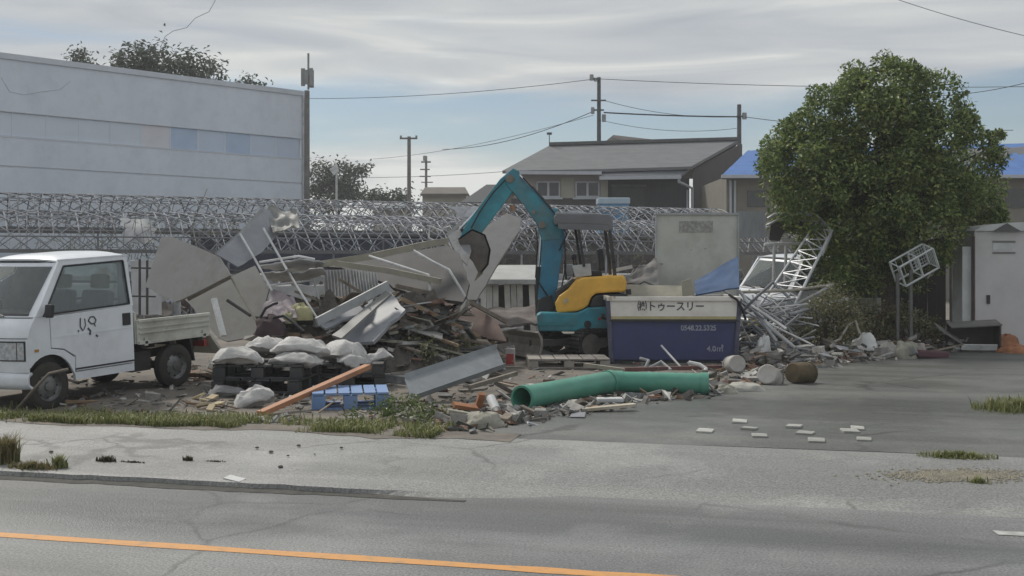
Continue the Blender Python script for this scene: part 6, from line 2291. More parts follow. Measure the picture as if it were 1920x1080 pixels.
pa = G(490, 735)
pb = G(625, 722)
for k in range(2):
    pallet('plastic_pallet', 'dark plastic pallet under the white sacks, %s of its pair' % ('lower' if k == 0 else 'upper'), (pa.x, pa.y + 0.35, hz(pa.x, pa.y) + 0.17 * k), rad(-6 + 3 * k), 1.1, 0.95, 0.168, CRATE, 'dark plastic pallets')
    pallet('plastic_pallet', 'dark plastic pallet nearer the orange plank, %s of its pair' % ('lower' if k == 0 else 'upper'), (pb.x + 0.15, pb.y + 0.35, hz(pb.x, pb.y) + 0.15 * k - 0.02), rad(8 - 4 * k), 0.95, 0.85, 0.148, CRATE, 'dark plastic pallets')
zt = hz(pa.x, pa.y) + 0.34
sack('bulging white sack on the corner of the dark pallets', (pa.x - 0.28, pa.y - 0.02, zt), (0, 0.05, rad(12)), 0.62, 0.42, 0.20, 1)
sack('white sack behind the corner one on the dark pallets', (pa.x - 0.02, pa.y + 0.5, zt + 0.10), (0, -0.05, rad(-14)), 0.62, 0.4, 0.19, 2)
sack('white sack resting across two others over the dark pallets', (pa.x + 0.42, pa.y + 0.3, zt + 0.08), (0.05, 0.04, rad(8)), 0.74, 0.46, 0.22, 3)
sack('grey-white sack half under the crossing one', (pa.x + 0.40, pa.y + 0.10, zt - 0.03), (0, 0, rad(-5)), 0.66, 0.42, 0.17, 4)
sack('tall white sack slumped over the pallet nearer the plank', (pb.x + 0.08, pb.y + 0.25, hz(pb.x, pb.y) + 0.26), (0.0, 0.10, rad(60)), 0.62, 0.5, 0.30, 5)
sack('white sack hanging over the pallet side near the plank', (pb.x + 0.25, pb.y + 0.10, hz(pb.x, pb.y) + 0.20), (0.35, 0.35, rad(30)), 0.56, 0.36, 0.20, 6)
sack('small white sack at the far end of the pallets', (pb.x + 0.52, pb.y + 0.45, hz(pb.x, pb.y) + 0.26), (0, -0.25, rad(20)), 0.44, 0.24, 0.14, 7)
g = G(478, 757)
sack('fallen white sack slumped on the ground in front of the pallets', (g.x, g.y, g.z - 0.02), (0.12, -0.35, rad(14)), 0.50, 0.30, 0.19, 8)
g = G(425, 742)
sack('flat dusty grey sack on the ground beside the fallen white one', (g.x, g.y, g.z - 0.02), (0, 0, rad(5)), 0.46, 0.32, 0.14, 9, m=mat('dusty_sack', (0.24, 0.24, 0.24), (0.17, 0.17, 0.175), rough=0.85, scale=6))

# ---- foreground pieces
a, b = G(488, 781, 0.03), P(690, 687, 13.9)
o = MB().beam(a, b, 0.10, 0.055).build('orange_plank', WOODO, bevel=0.004)
tag(o, 'orange-brown plank propped on the dark pallets, foot in the grass', 'plank')
g = G(650, 768)
pallet('plastic_pallet', 'blue plastic pallet lying beside the grass', (g.x, g.y + 0.28, g.z), rad(9), 0.86, 0.55, 0.20, mat('blue_plastic', (0.19, 0.31, 0.56), (0.15, 0.25, 0.46), rough=0.5, scale=3, dirt=0.35, dirt_col=(0.22, 0.22, 0.24)), tilt=rad(3))
# grey folded metal trough
A, B_, C_, D_ = G(768, 742, 0.06), G(950, 700, 0.10), P(950, 680, 15.6), P(766, 722, 14.0)
mb = MB()
A, B_ = P(772, 752, 13.35), P(948, 690, 14.7)
up = Vector((-0.12, 0.42, 0.20))
mb.add([A, B_, B_ + up, A + up, A + Vector((0, -0.02, 0.06)), B_ + Vector((0, -0.02, 0.06)), A + up + Vector((0.0, 0.03, 0.07)), B_ + up + Vector((0, 0.03, 0.07))], [(0, 1, 2, 3), (0, 4, 5, 1), (3, 2, 7, 6)])
o = mb.build('metal_trough', mat('trough_steel', (0.27, 0.29, 0.31), (0.20, 0.215, 0.23), rough=0.4, metal=0.4, scale=3, dirt=0.35), solid=0.012)
tag(o, 'long grey folded steel trough lying aslant on the lot', 'metal trough')
px_pipe('wooden_batten', 'dark stick under the steel trough', 'batten', [(880, 726, 13.9), (968, 700, 14.6)], 0.02, WOODG, beam=(0.05, 0.05))
# green plastic pipes with open ends
GREENP = mat('green_pipe', (0.10, 0.34, 0.25), (0.07, 0.26, 0.19), rough=0.4, scale=3, dirt=0.35, dirt_col=(0.16, 0.19, 0.15))


def hollow_pipe(label, pts, r, m):
    t = thing('green_pipe', label, 'pipe', (sum((p for p in pts), Vector()) / len(pts)) - Vector((0, 0, r)), group='green drain pipes')
    n = 20
    MB().tube(pts, r, n, cap=False).build('pipe_wall', m, t, smooth_=True, solid=0.014)
    for e in (0, -1):
        i = 1 if e == 0 else -2
        d = (pts[e] - pts[i]).normalized()
        MB().tube([pts[e] - d * 0.10, pts[e] - d * 0.002], r + 0.011, n, cap=False).build('collar', m, t, smooth_=True, solid=0.01)
    return t


def gz_at(x, y, r, dd):
    p = P(x, 0, dd)
    return Vector((p.x, dd, hz(p.x, dd) + r))


hollow_pipe('green drain pipe with its dark open end by the grass', [gz_at(978, 0, 0.135, 12.9), gz_at(1060, 0, 0.14, 13.7), gz_at(1146, 0, 0.16, 14.5)], 0.135, GREENP)
hollow_pipe('green drain pipe end-on to the first, towards the white tubs', [gz_at(1152, 0, 0.15, 14.55), gz_at(1240, 0, 0.14, 14.55), gz_at(1328, 0, 0.13, 14.5)], 0.13, GREENP)
# fuel can
def fuel_can():
    g = G(956, 686)
    t = thing('fuel_can', 'white fuel can with a red label standing before the excavator', 'can', (g.x, g.y, g.z))
    MB().box((0, 0, 0.14), (0.165, 0.13, 0.27)).build('can_body', mat('can_white', (0.50, 0.46, 0.45), rough=0.5, scale=5, dirt=0.3), t, local=True, bevel=0.02)
    MB().box((0, -0.066, 0.11), (0.12, 0.006, 0.16)).build('red_label', mat('can_red', (0.46, 0.05, 0.05), (0.36, 0.04, 0.04), rough=0.5), t, local=True)
    MB().tube([(-0.04, 0, 0.27), (-0.04, 0, 0.30)], 0.03, 10).build('cap', mat('cap_grey', (0.35, 0.35, 0.36), rough=0.5), t, local=True)
    MB().tube([(0.0, 0, 0.275), (0.02, 0, 0.305), (0.06, 0, 0.305), (0.07, 0, 0.275)], 0.012, 6).build('handle', mat('cap_grey', (0.35, 0.35, 0.36)), t, local=True)


fuel_can()
g = G(1066, 692)
pallet('wooden_pallet', 'pale wooden pallet on the ground before the excavator tracks', (g.x, g.y + 0.45, g.z), rad(2), 1.25, 0.8, 0.15, mat('pallet_grey', (0.37, 0.34, 0.31), (0.27, 0.245, 0.22), rough=0.8, scale=5, dirt=0.4))

# white tubs and a rusty drum along the rubble edge
def tub(label, px, py, r, h, rot, m, name='plastic_tub', cat='tub', group=None):
    g = G(px, py)
    t = thing(name, label, cat, (g.x, g.y, g.z + (1.0 * r if rot[0] or rot[1] else 0)), group=group, rot=rot)
    MB().lathe([(0, 0.0), (r * 0.82, 0.0), (r * 0.9, 0.01), (r, h), (r * 1.05, h), (r * 1.05, h - 0.03), (r * 0.97, h - 0.005), (r * 0.8, 0.03), (0, 0.03)], (0, 0, 0), seg=26).build('shell', m, t, local=True, smooth_=True)
    MB().lathe([(r * 0.96, h * 0.62), (r * 1.0, h * 0.64), (r * 0.96, h * 0.66)], (0, 0, 0), seg=26).build('rib', m, t, local=True, smooth_=True)
    return t


TUBW = mat('tub_white', (0.50, 0.48, 0.46), (0.36, 0.345, 0.33), rough=0.6, scale=9, dirt=0.6, dirt_col=(0.20, 0.17, 0.13))
tub('white tub lying on its side before the skip corner', 1383, 700, 0.14, 0.26, (rad(-100), 0, rad(8)), TUBW)
tub('white tub tipped over next to the rusty drum', 1438, 722, 0.15, 0.28, (rad(-112), 0, rad(-30)), TUBW)
tub('dark rusty drum lying against the tipped white tub', 1486, 720, 0.15, 0.34, (rad(-94), 0, rad(-52)), mat('rusty_drum', (0.13, 0.09, 0.05), (0.075, 0.065, 0.04), rough=0.9, scale=6, bump=0.4, bscale=12), 'steel_drum', 'drum')
cloth_lump('white_bag', 'white plastic bag perched on the rubble by the big tree', (1622, 656), 19.9, 0.42, 0.26, mat('white_plastic', (0.66, 0.66, 0.65), (0.56, 0.56, 0.55), rough=0.45, scale=5), 3, 0.35, 'bag')
cloth_lump('white_bag', 'small white bag leaning by the skip corner under the pipes', (1432, 662), 18.7, 0.24, 0.26, mat('white_plastic', (0.66, 0.66, 0.65)), 6, 0.25, 'bag')
for i, (x, y, w, h, lab) in enumerate(((1600, 674, 0.40, 0.16, 'pinkish plaster lump below the white plastic bag'), (1665, 668, 0.34, 0.22, 'pale plaster lump right of the white plastic bag'), (1700, 672, 0.40, 0.26, 'cream crumpled bag among the plaster lumps'),
                                       (1722, 668, 0.3, 0.2, 'greyish crumpled bag behind the cream one'), (1395, 732, 0.55, 0.10, 'flat sandy slab at the end of the green pipes'), (1362, 738, 0.25, 0.10, 'small pale lump by the green pipe end'))):
    g = G(x, y)
    cloth_lump('plaster_lump', lab, (x, y), g.y, w, h, mat('plaster_%d' % (i % 3), ((0.40, 0.36, 0.335), (0.44, 0.43, 0.39), (0.36, 0.345, 0.29))[i % 3], rough=0.85, scale=7, bump=0.3), 30 + i, w * 0.8, 'lump')
g = G(1742, 672)
o = MB().beam(Vector((g.x - 0.25, g.y - 0.05, g.z + 0.09)), Vector((g.x + 0.32, g.y + 0.1, g.z + 0.05)), 0.2, 0.12).build('maroon_cushion', mat('maroon_vinyl', (0.12, 0.05, 0.065), (0.08, 0.035, 0.045), rough=0.6), bevel=0.03)
tag(o, 'dark maroon cushion lying beside the plaster lumps', 'cushion')


def broken_cabinet():
    d = 20.9
    c = P(1818, 0, d)
    t = thing('broken_cabinet', 'dark brown broken cabinet lying before the storage locker', 'cabinet', (c.x, d, 0.14), rad(-8))
    BR = mat('dark_brown_wood', (0.075, 0.06, 0.058), (0.05, 0.042, 0.04), rough=0.7, scale=4)
    MB().box((0.05, 0.15, 0.28), (0.84, 0.025, 0.42), Euler((0.12, 0.03, 0)).to_matrix()).build('back_board', BR, t, local=True)
    MB().box((0.46, -0.05, 0.27), (0.025, 0.42, 0.44)).build('end_board', BR, t, local=True)
    MB().box((0.06, -0.04, 0.50), (0.86, 0.44, 0.022), Euler((0.16, -0.06, 0)).to_matrix()).build('top_board', mat('worn_top', (0.20, 0.195, 0.185), rough=0.7, scale=5), t, local=True)
    MB().box((-0.40, -0.15, 0.33), (0.50, 0.40, 0.02), Euler((0.3, 0.55, 0.2)).to_matrix()).build('loose_board', mat('worn_top', (0.2, 0.195, 0.185)), t, local=True)
    MB().box((0.1, -0.26, 0.10), (0.6, 0.03, 0.10), Euler((0.4, 0, 0)).to_matrix()).build('plinth', WPIPE, t, local=True)


broken_cabinet()
ORNG = mat('orange_debris', (0.40, 0.17, 0.07), (0.25, 0.10, 0.05), rough=0.7, scale=6)
for i, (x, y, w, h, r) in enumerate(((1884, 656, 0.6, 0.26, 5), (1910, 652, 0.6, 0.40, 9), (1900, 662, 0.5, 0.14, 12))):
    g = G(x, y)
    cloth_lump('orange_netting', 'crumpled orange netting piled at the locker foot, %s' % ('flat front fold', 'highest fold', 'lowest fold')[i], (x, y), g.y, w, h, ORNG, 50 + r, 0.4, 'netting')
px_pipe('branch_stick', 'long bleached stick lying from the skip corner to the tree', 'pole', [(1386, 548, 19.6), (1480, 545, 20.0), (1562, 534, 20.4)], 0.026, mat('bleached_wood', (0.40, 0.37, 0.32), (0.30, 0.275, 0.24), rough=0.8, scale=6))
px_pipe('branch_stick', 'curved pale branch rising from the rubble by the white bag', 'branch', [(1518, 678, 19.2), (1548, 648, 19.3), (1575, 636, 19.4), (1590, 610, 19.5), (1604, 602, 19.5), (1612, 626, 19.4)], 0.022, mat('bleached_wood', (0.4, 0.37, 0.32)))
px_pipe('branch_stick', 'rusty red bar along the rubble edge by the rusty drum', 'bar', [(1400, 690, 18.6), (1520, 676, 18.9)], 0.03, mat('rust_bar', (0.26, 0.12, 0.07), (0.17, 0.085, 0.055), rough=0.8, scale=6), beam=(0.06, 0.06))
px_pipe('branch_stick', 'pale angled bar standing before the skip front', 'bar', [(1240, 648, 18.2), (1276, 688, 17.6)], 0.016, WPIPE)
px_pipe('white_elbow', 'white plastic pipe elbow lying before the skip', 'pipe', [(1292, 680, 17.4), (1312, 684, 17.3), (1324, 692, 17.2), (1318, 706, 17.0)], 0.032, WPIPE)
px_pipe('broken_chair', 'grey broken chair leg frame lying before the skip', 'frame', [(1200, 672, 17.9), (1216, 676, 17.8), (1206, 696, 17.5), (1240, 678, 17.7), (1258, 694, 17.4)], 0.025, SHEETL)
px_pipe('long_board', 'red-brown batten lying in front of the skip skids', 'board', [(1144, 694, 17.4), (1370, 688, 17.6)], 0.03, mat('red_batten', (0.17, 0.085, 0.075), (0.11, 0.06, 0.055), rough=0.8, scale=5), beam=(0.09, 0.06))
px_pipe('long_board', 'pale batten running from the pallet towards the green pipes', 'board', [(1096, 684, 16.3), (1170, 694, 16.0)], 0.03, BEIGE, beam=(0.07, 0.05))

# things round the left end of the green pipe
g = G(880, 780)
for i, (x, y, lab, m, rot) in enumerate(((872, 778, 'orange-brown broken board end before the steel trough', WOODO, (0.5, 0.2, 0.6)), (898, 772, 'short orange stick leaning on the broken board end', WOODO, (0.2, 0.9, 2.0)), (866, 792, 'tan curved shard by the end of the grass', BEIGE, (0.1, 0.2, 0.3)))):
    g = G(x, y)
    M = Euler(rot).to_matrix()
    o = MB().box(g + Vector((0, 0, 0.09)), (0.30, 0.07, 0.045), M).build('broken_board', m)
    tag(o, lab, 'board')
g = G(916, 778)
hp = [g + Vector((0.02, 0.12, 0.17)), g + Vector((0.08, -0.04, 0.06))]
o = MB().tube(hp, 0.05, 14, cap=False).build('white_pipe_end', WPIPE, solid=0.008, smooth_=True)
tag(o, 'short white pipe stub tilted by the green pipe end', 'pipe')
cloth_lump('plaster_lump', 'rounded grey-tan broken bowl by the grass end', (905, 800), G(905, 800).y, 0.42, 0.14, mat('plaster_2', (0.36, 0.345, 0.29)), 61, 0.35, 'lump')
g = G(1140, 772)
o = MB().beam(g + Vector((-0.28, -0.05, 0.03)), g + Vector((0.30, 0.06, 0.07)), 0.12, 0.03).build('broken_board', mat('cream_foam', (0.50, 0.46, 0.38), (0.38, 0.33, 0.25), rough=0.85, scale=7))
tag(o, 'cream broken board lying on the kerb before the green pipes', 'board')
g = G(1142, 758)
o = MB().beam(g + Vector((-0.14, 0, 0.05)), g + Vector((0.16, 0.02, 0.05)), 0.16, 0.05).build('foam_block', WPIPE, bevel=0.015)
tag(o, 'whitish foam block before the green pipes', 'foam block')

# ---- loose pieces one can count, scattered over the lot and along the driveway edge
KIND = [('concrete_chunk', 'grey concrete chunk', 'chunk', CONC), ('broken_board', 'short broken timber piece', 'board', WOOD), ('broken_board', 'weathered splintered board piece', 'board', WOODG),
        ('plaster_chip', 'pale plaster chip', 'chip', mat('pale_chip', (0.46, 0.445, 0.42), (0.34, 0.33, 0.31), rough=0.85, scale=8, obj_var=0.15)), ('tile_shard', 'terracotta tile shard', 'tile', mat('terracotta', (0.27, 0.155, 0.11), (0.19, 0.11, 0.08), rough=0.8, scale=7, obj_var=0.2)),
        ('metal_scrap', 'bent scrap of grey metal', 'scrap', SHEETB)]
ZONE = [('lying in the open lot between the sacks and the skip', lot_front, 60, (0.06, 0.18)), ('on the rubble edge along the driveway', along_edge, 85, (0.06, 0.2)), ('in the litter at the foot of the big tree', tree_foot, 80, (0.09, 0.26))]
rk = random.Random(123)
for (zl, fn, n, (s0, s1)) in ZONE:
    for i in range(n):
        p = fn(rk)
        nm, lb, ct, m = rk.choice(KIND)
        s = rk.uniform(s0, s1)
        if p is None:
            continue
        M = Euler((rk.gauss(0, 0.15), rk.gauss(0, 0.15), rk.uniform(0, 6.3))).to_matrix()
        if nm == 'broken_board':
            a, b, c = s * rk.uniform(1.8, 3.2), s * 0.4, s * 0.2
        elif nm == 'concrete_chunk':
            a, b, c = s, s * rk.uniform(0.6, 0.9), s * rk.uniform(0.45, 0.7)
        elif nm == 'metal_scrap':
            a, b, c = s * 1.8, s * 0.9, 0.015
        else:
            a, b, c = s * 1.1, s * 0.8, s * 0.22
        k = [Vector((sx * a / 2 * rk.uniform(0.65, 1.05), sy * b / 2 * rk.uniform(0.6, 1.05), sz * c / 2 * rk.uniform(0.7, 1.1))) for sx in (-1, 1) for sy in (-1, 1) for sz in (-1, 1)]
        o = MB().add([M @ q + p + Vector((0, 0, c * 0.4)) for q in k], [(0, 1, 3, 2), (4, 6, 7, 5), (0, 4, 5, 1), (2, 3, 7, 6), (0, 2, 6, 4), (1, 5, 7, 3)]).build(nm, m, bevel=0.004 if nm != 'metal_scrap' else 0)
        tag(o, lb + ' ' + zl, ct, lb + ' ' + zl)

# ---- tangled greenhouse pipes right of the skip
def truss():
    t = thing('pipe_truss', 'long lattice truss of galvanised pipe thrown up against the tree', 'truss', P(1420, 660, 20.2))
    A0, A1 = P(1406, 600, 20.4), P(1538, 408, 21.6)
    B0, B1 = P(1478, 596, 19.9), P(1560, 432, 21.0)
    MB().tube([A0, A1], 0.026, 7).build('chord', GALV, t, smooth_=True)
    MB().tube([B0, B1], 0.026, 7).build('chord', GALV, t, smooth_=True)
    n = 9
    for i in range(n):
        a, a2 = A0 + (A1 - A0) * i / n, A0 + (A1 - A0) * (i + 1) / n
        b, b2 = B0 + (B1 - B0) * i / n, B0 + (B1 - B0) * (i + 1) / n
        MB().tube([a, b2], 0.013, 5).build('diagonal', GALV, t, smooth_=True)
        MB().tube([b, a2], 0.013, 5).build('diagonal', GALV, t, smooth_=True)
        MB().tube([a2, b2], 0.014, 5).build('rung', GALV, t, smooth_=True)


truss()
px_pipe('arch_pipe', 'bent galvanised arch hooked over the top of the truss', 'pipe', [(1440, 410, 21.8), (1452, 402, 21.8), (1500, 401, 21.7), (1532, 404, 21.6), (1545, 418, 21.4), (1558, 440, 21.0), (1540, 480, 20.8)], 0.028, GALV)
px_pipe('arch_pipe', 'second galvanised arch just below the top one', 'pipe', [(1440, 422, 21.9), (1460, 411, 21.9), (1510, 413, 21.8), (1540, 416, 21.7)], 0.024, GALV)
px_sheet('dark_sheet_scrap', 'dark brown sheet scrap hanging behind the truss top', 'sheet', [(1446, 414), (1532, 414), (1520, 432), (1470, 434), (1462, 452), (1442, 450)], 22.1, 0, 0, 0.02, SHEETD)
px_sheet('grey_fence_sheet', 'pale grey fence sheet standing behind the white board', 'sheet', [(1384, 396), (1436, 396), (1436, 446), (1384, 446)], 24.6, 0, 0, 0.03, mat('fence_sheet', (0.33, 0.34, 0.37), (0.26, 0.27, 0.30), rough=0.6, scale=4, stretch=(6, 6, 1)))
for (x0, y0, x1, y1, lab) in ((1452, 455, 1450, 540, 'upright pale pipe post behind the truss, nearer the skip'), (1474, 456, 1472, 530, 'upright pale pipe post behind the truss, nearer the tree'), (1434, 458, 1530, 456, 'level pale pipe across the two upright posts')):
    px_pipe('frame_post', lab, 'post', [(x0, y0, 22.2), (x1, y1, 22.2)], 0.03, WPIPE)
rt = random.Random(31)
for i in range(46):
    x, y = rt.uniform(1392, 1500), rt.uniform(560, 655)
    L = rt.uniform(60, 150)
    a = rt.choice((rt.gauss(38, 14), rt.gauss(40, 10), rt.gauss(-30, 20), rt.gauss(5, 12)))
    dx, dy = math.cos(rad(a)) * L / 2, math.sin(rad(a)) * L / 2
    d0 = rt.uniform(19.0, 20.3)
    p, q = P(x - dx, y - dy, d0 + rt.uniform(0, 0.6)), P(x + dx, y + dy, d0 - rt.uniform(0, 0.5))
    for v in (p, q):
        v.z = max(v.z, hz(v.x, v.y) + 0.03)
    o = MB().tube([p, (p + q) / 2 + Vector((0, 0, rt.gauss(0, 0.03))), q], rt.choice((0.012, 0.016, 0.024)), 6).build('tangled_pipe', rt.choice((GALV, GALV, WPIPE, SHEETB)), smooth_=True)
    tag(o, 'galvanised pipe in the tangle right of the skip', 'pipe', 'tangled pipes right of the skip')
for i, (pts, lab) in enumerate((([(1395, 560, 19.3), (1440, 610, 19.1), (1490, 652, 18.9)], 'thick pale pipe sloping down out of the tangle'), ([(1386, 545, 19.4), (1420, 590, 19.2), (1456, 640, 19.0)], 'second thick pipe sloping out of the tangle, at the skip corner'), ([(1440, 600, 19.3), (1560, 535, 20.2)], 'pale pipe rising from the tangle towards the shrubs'), ([(1480, 590, 19.4), (1590, 560, 19.9)], 'pale pipe lying over the shrubs'))):
    px_pipe('tangled_pipe', lab, 'pipe', pts, 0.03, WPIPE if i < 2 else GALV)
# black cable over the skip corner
px_pipe('black_hose', 'black cable drooping over the skip corner', 'cable', [(1366, 552, 18.55), (1382, 562, 18.5), (1392, 580, 18.52), (1398, 600, 18.6)], 0.02, BLACKP)

# pipes and rods standing on the truck side of the site
for (pts, r, lab) in (([(262, 486, 19.5), (262, 590, 19.5)], 0.022, 'thin dark upright rod beside the pickup cab'), ([(276, 488, 19.5), (276, 590, 19.5)], 0.022, 'thin dark upright rod next to the large grey sheet'),
                      ([(246, 502, 19.6), (292, 503, 19.6)], 0.016, 'short level rod tied to the two upright rods'), ([(246, 555, 19.6), (292, 556, 19.6)], 0.016, 'lower level rod tied to the two upright rods')):
    px_pipe('fence_rod', lab, 'rod', pts, r, SHEETD)
px_sheet('lit_interior_sheet', 'pale sheet standing in for the lit greenhouse interior behind the two upright rods', 'sheet', [(246, 488), (300, 488), (304, 590), (244, 590)], 21.0, 0, 0, 0.02, mat('lit_interior_pale', (0.52, 0.53, 0.55), (0.42, 0.43, 0.45), rough=0.5, scale=3), warp=0.06, seed=8)  # pale colour stands in for the light inside the greenhouse

# ---- shrubs
def shrub(label, blobs, d, n, size, seed, m=LEAFC):
    rnd = random.Random(seed)
    bl = []
    for (x, y, rp) in blobs:
        p = P(x, y, d + rnd.uniform(-0.3, 0.3))
        bl.append((p.x, p.y, p.z, rp / F * d))
    bx = sum(b[0] for b in bl) / len(bl)
    t = thing('shrub', label, 'shrub', (bx, d, hz(bx, d)), group='shrubs under the big tree')
    mb = MB()
    for b in bl:
        for k in range(5):
            mb.tube([(bx + rnd.uniform(-0.15, 0.15), d + rnd.uniform(-0.1, 0.1), hz(bx, d) - 0.02), ((bx + b[0]) / 2 + rnd.gauss(0, 0.05), d, (b[2] + 0.1) / 2), (b[0] + rnd.gauss(0, 0.2), b[1] + rnd.gauss(0, 0.1), b[2] + rnd.gauss(0, 0.15))], 0.014, 4, r2=0.005)
    mb.build('stems', BARK, t)
    mb = MB()
    leaf_cloud(mb, bl, n, size, rnd, shell=0.2)
    mb.build('foliage', m, t, recalc=False)


shrub('broken olive shrub between the pipe tangle and the tree trunk', [(1555, 560, 38), (1530, 600, 36), (1575, 590, 40), (1505, 625, 26), (1560, 620, 36)], 19.7, 3200, 0.06, 1)
shrub('flattened shrub under the tree trunk', [(1620, 595, 30), (1650, 605, 32), (1600, 615, 30)], 20.8, 1500, 0.07, 2)
shrub('low green shrub before the dark lean-to', [(1690, 590, 28), (1720, 600, 26), (1665, 608, 26), (1750, 615, 24)], 21.2, 1500, 0.065, 3)
shrub('leafy shoots at the tree foot by the truss', [(1590, 500, 34), (1570, 530, 32), (1610, 540, 36)], 21.6, 1500, 0.08, 4, LEAFA)

# ---- grass and weeds
GRASSM = leaf_mat('grass_blade', [(0.10, 0.125, 0.035), (0.17, 0.20, 0.06), (0.26, 0.27, 0.11), (0.34, 0.31, 0.18)], 0.6)


def blades(mb, place, n, h0, h1, rnd, w=0.007):
    for _ in range(n):
        p = place(rnd)
        h = rnd.uniform(h0, h1)
        a = rnd.uniform(0, 6.28)
        dv = Vector((math.cos(a), math.sin(a), 0))
        sd = Vector((-dv.y, dv.x, 0)) * w * rnd.uniform(0.7, 1.5)
        ln = rnd.uniform(0.1, 0.8) * h
        m = p + Vector((0, 0, h * 0.6)) + dv * ln * 0.35
        e = p + Vector((0, 0, h * rnd.uniform(0.7, 1.0))) + dv * ln
        mb.add([p - sd, p + sd, m + sd * 0.7, m - sd * 0.7, e], [(0, 1, 2, 3), (3, 2, 4)])


def grass_strip():
    rnd = random.Random(6)

    def place(r):
        while True:
            u = r.uniform(-9.5, -3.35)
            s = S_LOT - 0.04 + 0.22 * mnoise.noise((u * 1.3, 9, 1)) + abs(r.gauss(0, 0.30))
            p = on_road(u, s)
            dens = 0.42 + 1.1 * mnoise.noise((u * 0.9, s * 1.2, 2)) + 0.5 * mnoise.noise((u * 3.5, s * 3.5, 7))
            px = 960 + p.x / p.y * F
            if px > 862 or r.random() > dens * 1.25:
                continue
            return Vector((p.x, p.y, hz(p.x, p.y) - 0.005))
    mb = MB()
    blades(mb, place, 12000, 0.03, 0.115, rnd)
    o = mb.build('grass', GRASSM, recalc=False)
    tag(o, 'strip of grass between the pavement and the wrecked lot', 'grass', kind='stuff')


grass_strip()


def tuft(label, px, py, rx, ry, n, h0, h1, seed, name='weed_tuft', m=GRASSM):
    rnd = random.Random(seed)
    c = G(px, py)

    def place(r):
        a = r.uniform(0, 6.28)
        k = min(1.0, abs(r.gauss(0, 0.5)))
        p = Vector((c.x, c.y, 0)) + RU * (rx * k * math.cos(a)) + RN * (ry * k * math.sin(a))
        return Vector((p.x, p.y, hz(p.x, p.y) - 0.01))
    mb = MB()
    blades(mb, place, n, h0, h1, rnd, 0.006)
    o = mb.build(name, m, recalc=False)
    tag(o, label, 'weeds', 'weeds in the paving')


def g_u(px, py):
    return u_of(G(px, py))


tuft('green weed patch growing in the driveway crack by the sandy patch', 1795, 858, 0.32, 0.09, 1000, 0.015, 0.085, 1)
tuft('taller green weeds at the driveway side, beyond the white markers', 1905, 770, 0.45, 0.4, 1500, 0.03, 0.20, 2)
tuft('dry clump beside the sandy patch', 1835, 905, 0.10, 0.05, 90, 0.02, 0.08, 3)
DRYG = leaf_mat('dry_grass', [(0.16, 0.13, 0.07), (0.25, 0.20, 0.11), (0.20, 0.19, 0.08), (0.12, 0.13, 0.045)], 0.7)
tuft('tall brownish weeds at the kerb, below the pickup', 6, 868, 0.14, 0.12, 900, 0.08, 0.30, 4, m=DRYG)
tuft('yellowish kerb weeds next to the tall brownish clump', 62, 880, 0.22, 0.07, 500, 0.03, 0.10, 5, m=DRYG)
tuft('yellow-green tuft on the kerb edge', 110, 878, 0.08, 0.05, 260, 0.04, 0.15, 6)
MOSS = leaf_mat('dark_moss', [(0.05, 0.05, 0.03), (0.08, 0.075, 0.045), (0.10, 0.09, 0.05)], 0.9)
tuft('dark weed line along the pavement joint, thickest piece', 200, 866, 0.10, 0.03, 260, 0.02, 0.075, 7, m=MOSS)
tuft('dark low weeds along the pavement joint, long piece', 250, 868, 0.12, 0.02, 420, 0.01, 0.035, 8, m=MOSS)
tuft('small dark weed alone on the pavement joint', 352, 864, 0.05, 0.02, 120, 0.015, 0.07, 9, m=MOSS)
tuft('sparse dark weeds at the end of the pavement joint', 405, 866, 0.10, 0.02, 220, 0.008, 0.03, 10, m=MOSS)
# leafy weeds in the grass by the blue pallet
rnd = random.Random(15)
mb = MB()
bl = []
for (x, y, r) in ((700, 775, 0.10), (730, 785, 0.13), (770, 780, 0.14), (810, 785, 0.12), (740, 770, 0.12), (790, 795, 0.10), (660, 790, 0.08)):
    g = G(x, y)
    bl.append((g.x, g.y, g.z + r * 0.55, r))
leaf_cloud(mb, bl, 1300, 0.045, rnd, shell=0.1)
o = mb.build('leafy_weeds', leaf_mat('weed_leaf', [(0.06, 0.10, 0.03), (0.11, 0.16, 0.05), (0.19, 0.21, 0.08)], 0.5), recalc=False)
tag(o, 'leafy green weeds in the grass beside the blue pallet', 'weeds', kind='stuff')
# trampled husks and yellow litter beside the fallen sack
rnd = random.Random(16)
for i, (x, y) in enumerate(((372, 748), (384, 756), (398, 750), (410, 762), (380, 764), (395, 770))):
    g = G(x, y)
    M = Euler((rnd.gauss(0, 0.4), rnd.gauss(0, 0.4), rnd.uniform(0, 6))).to_matrix()
    o = MB().box(g + Vector((0, 0, 0.03)), (rnd.uniform(0.12, 0.22), rnd.uniform(0.05, 0.1), 0.03), M).build('foam_scrap', mat('tan_foam', (0.50, 0.42, 0.27), (0.38, 0.31, 0.20), rough=0.85, scale=8, obj_var=0.2), bevel=0.006)
    tag(o, 'tan foam scrap on the grass between pickup and sacks', 'scrap', 'tan foam scraps')
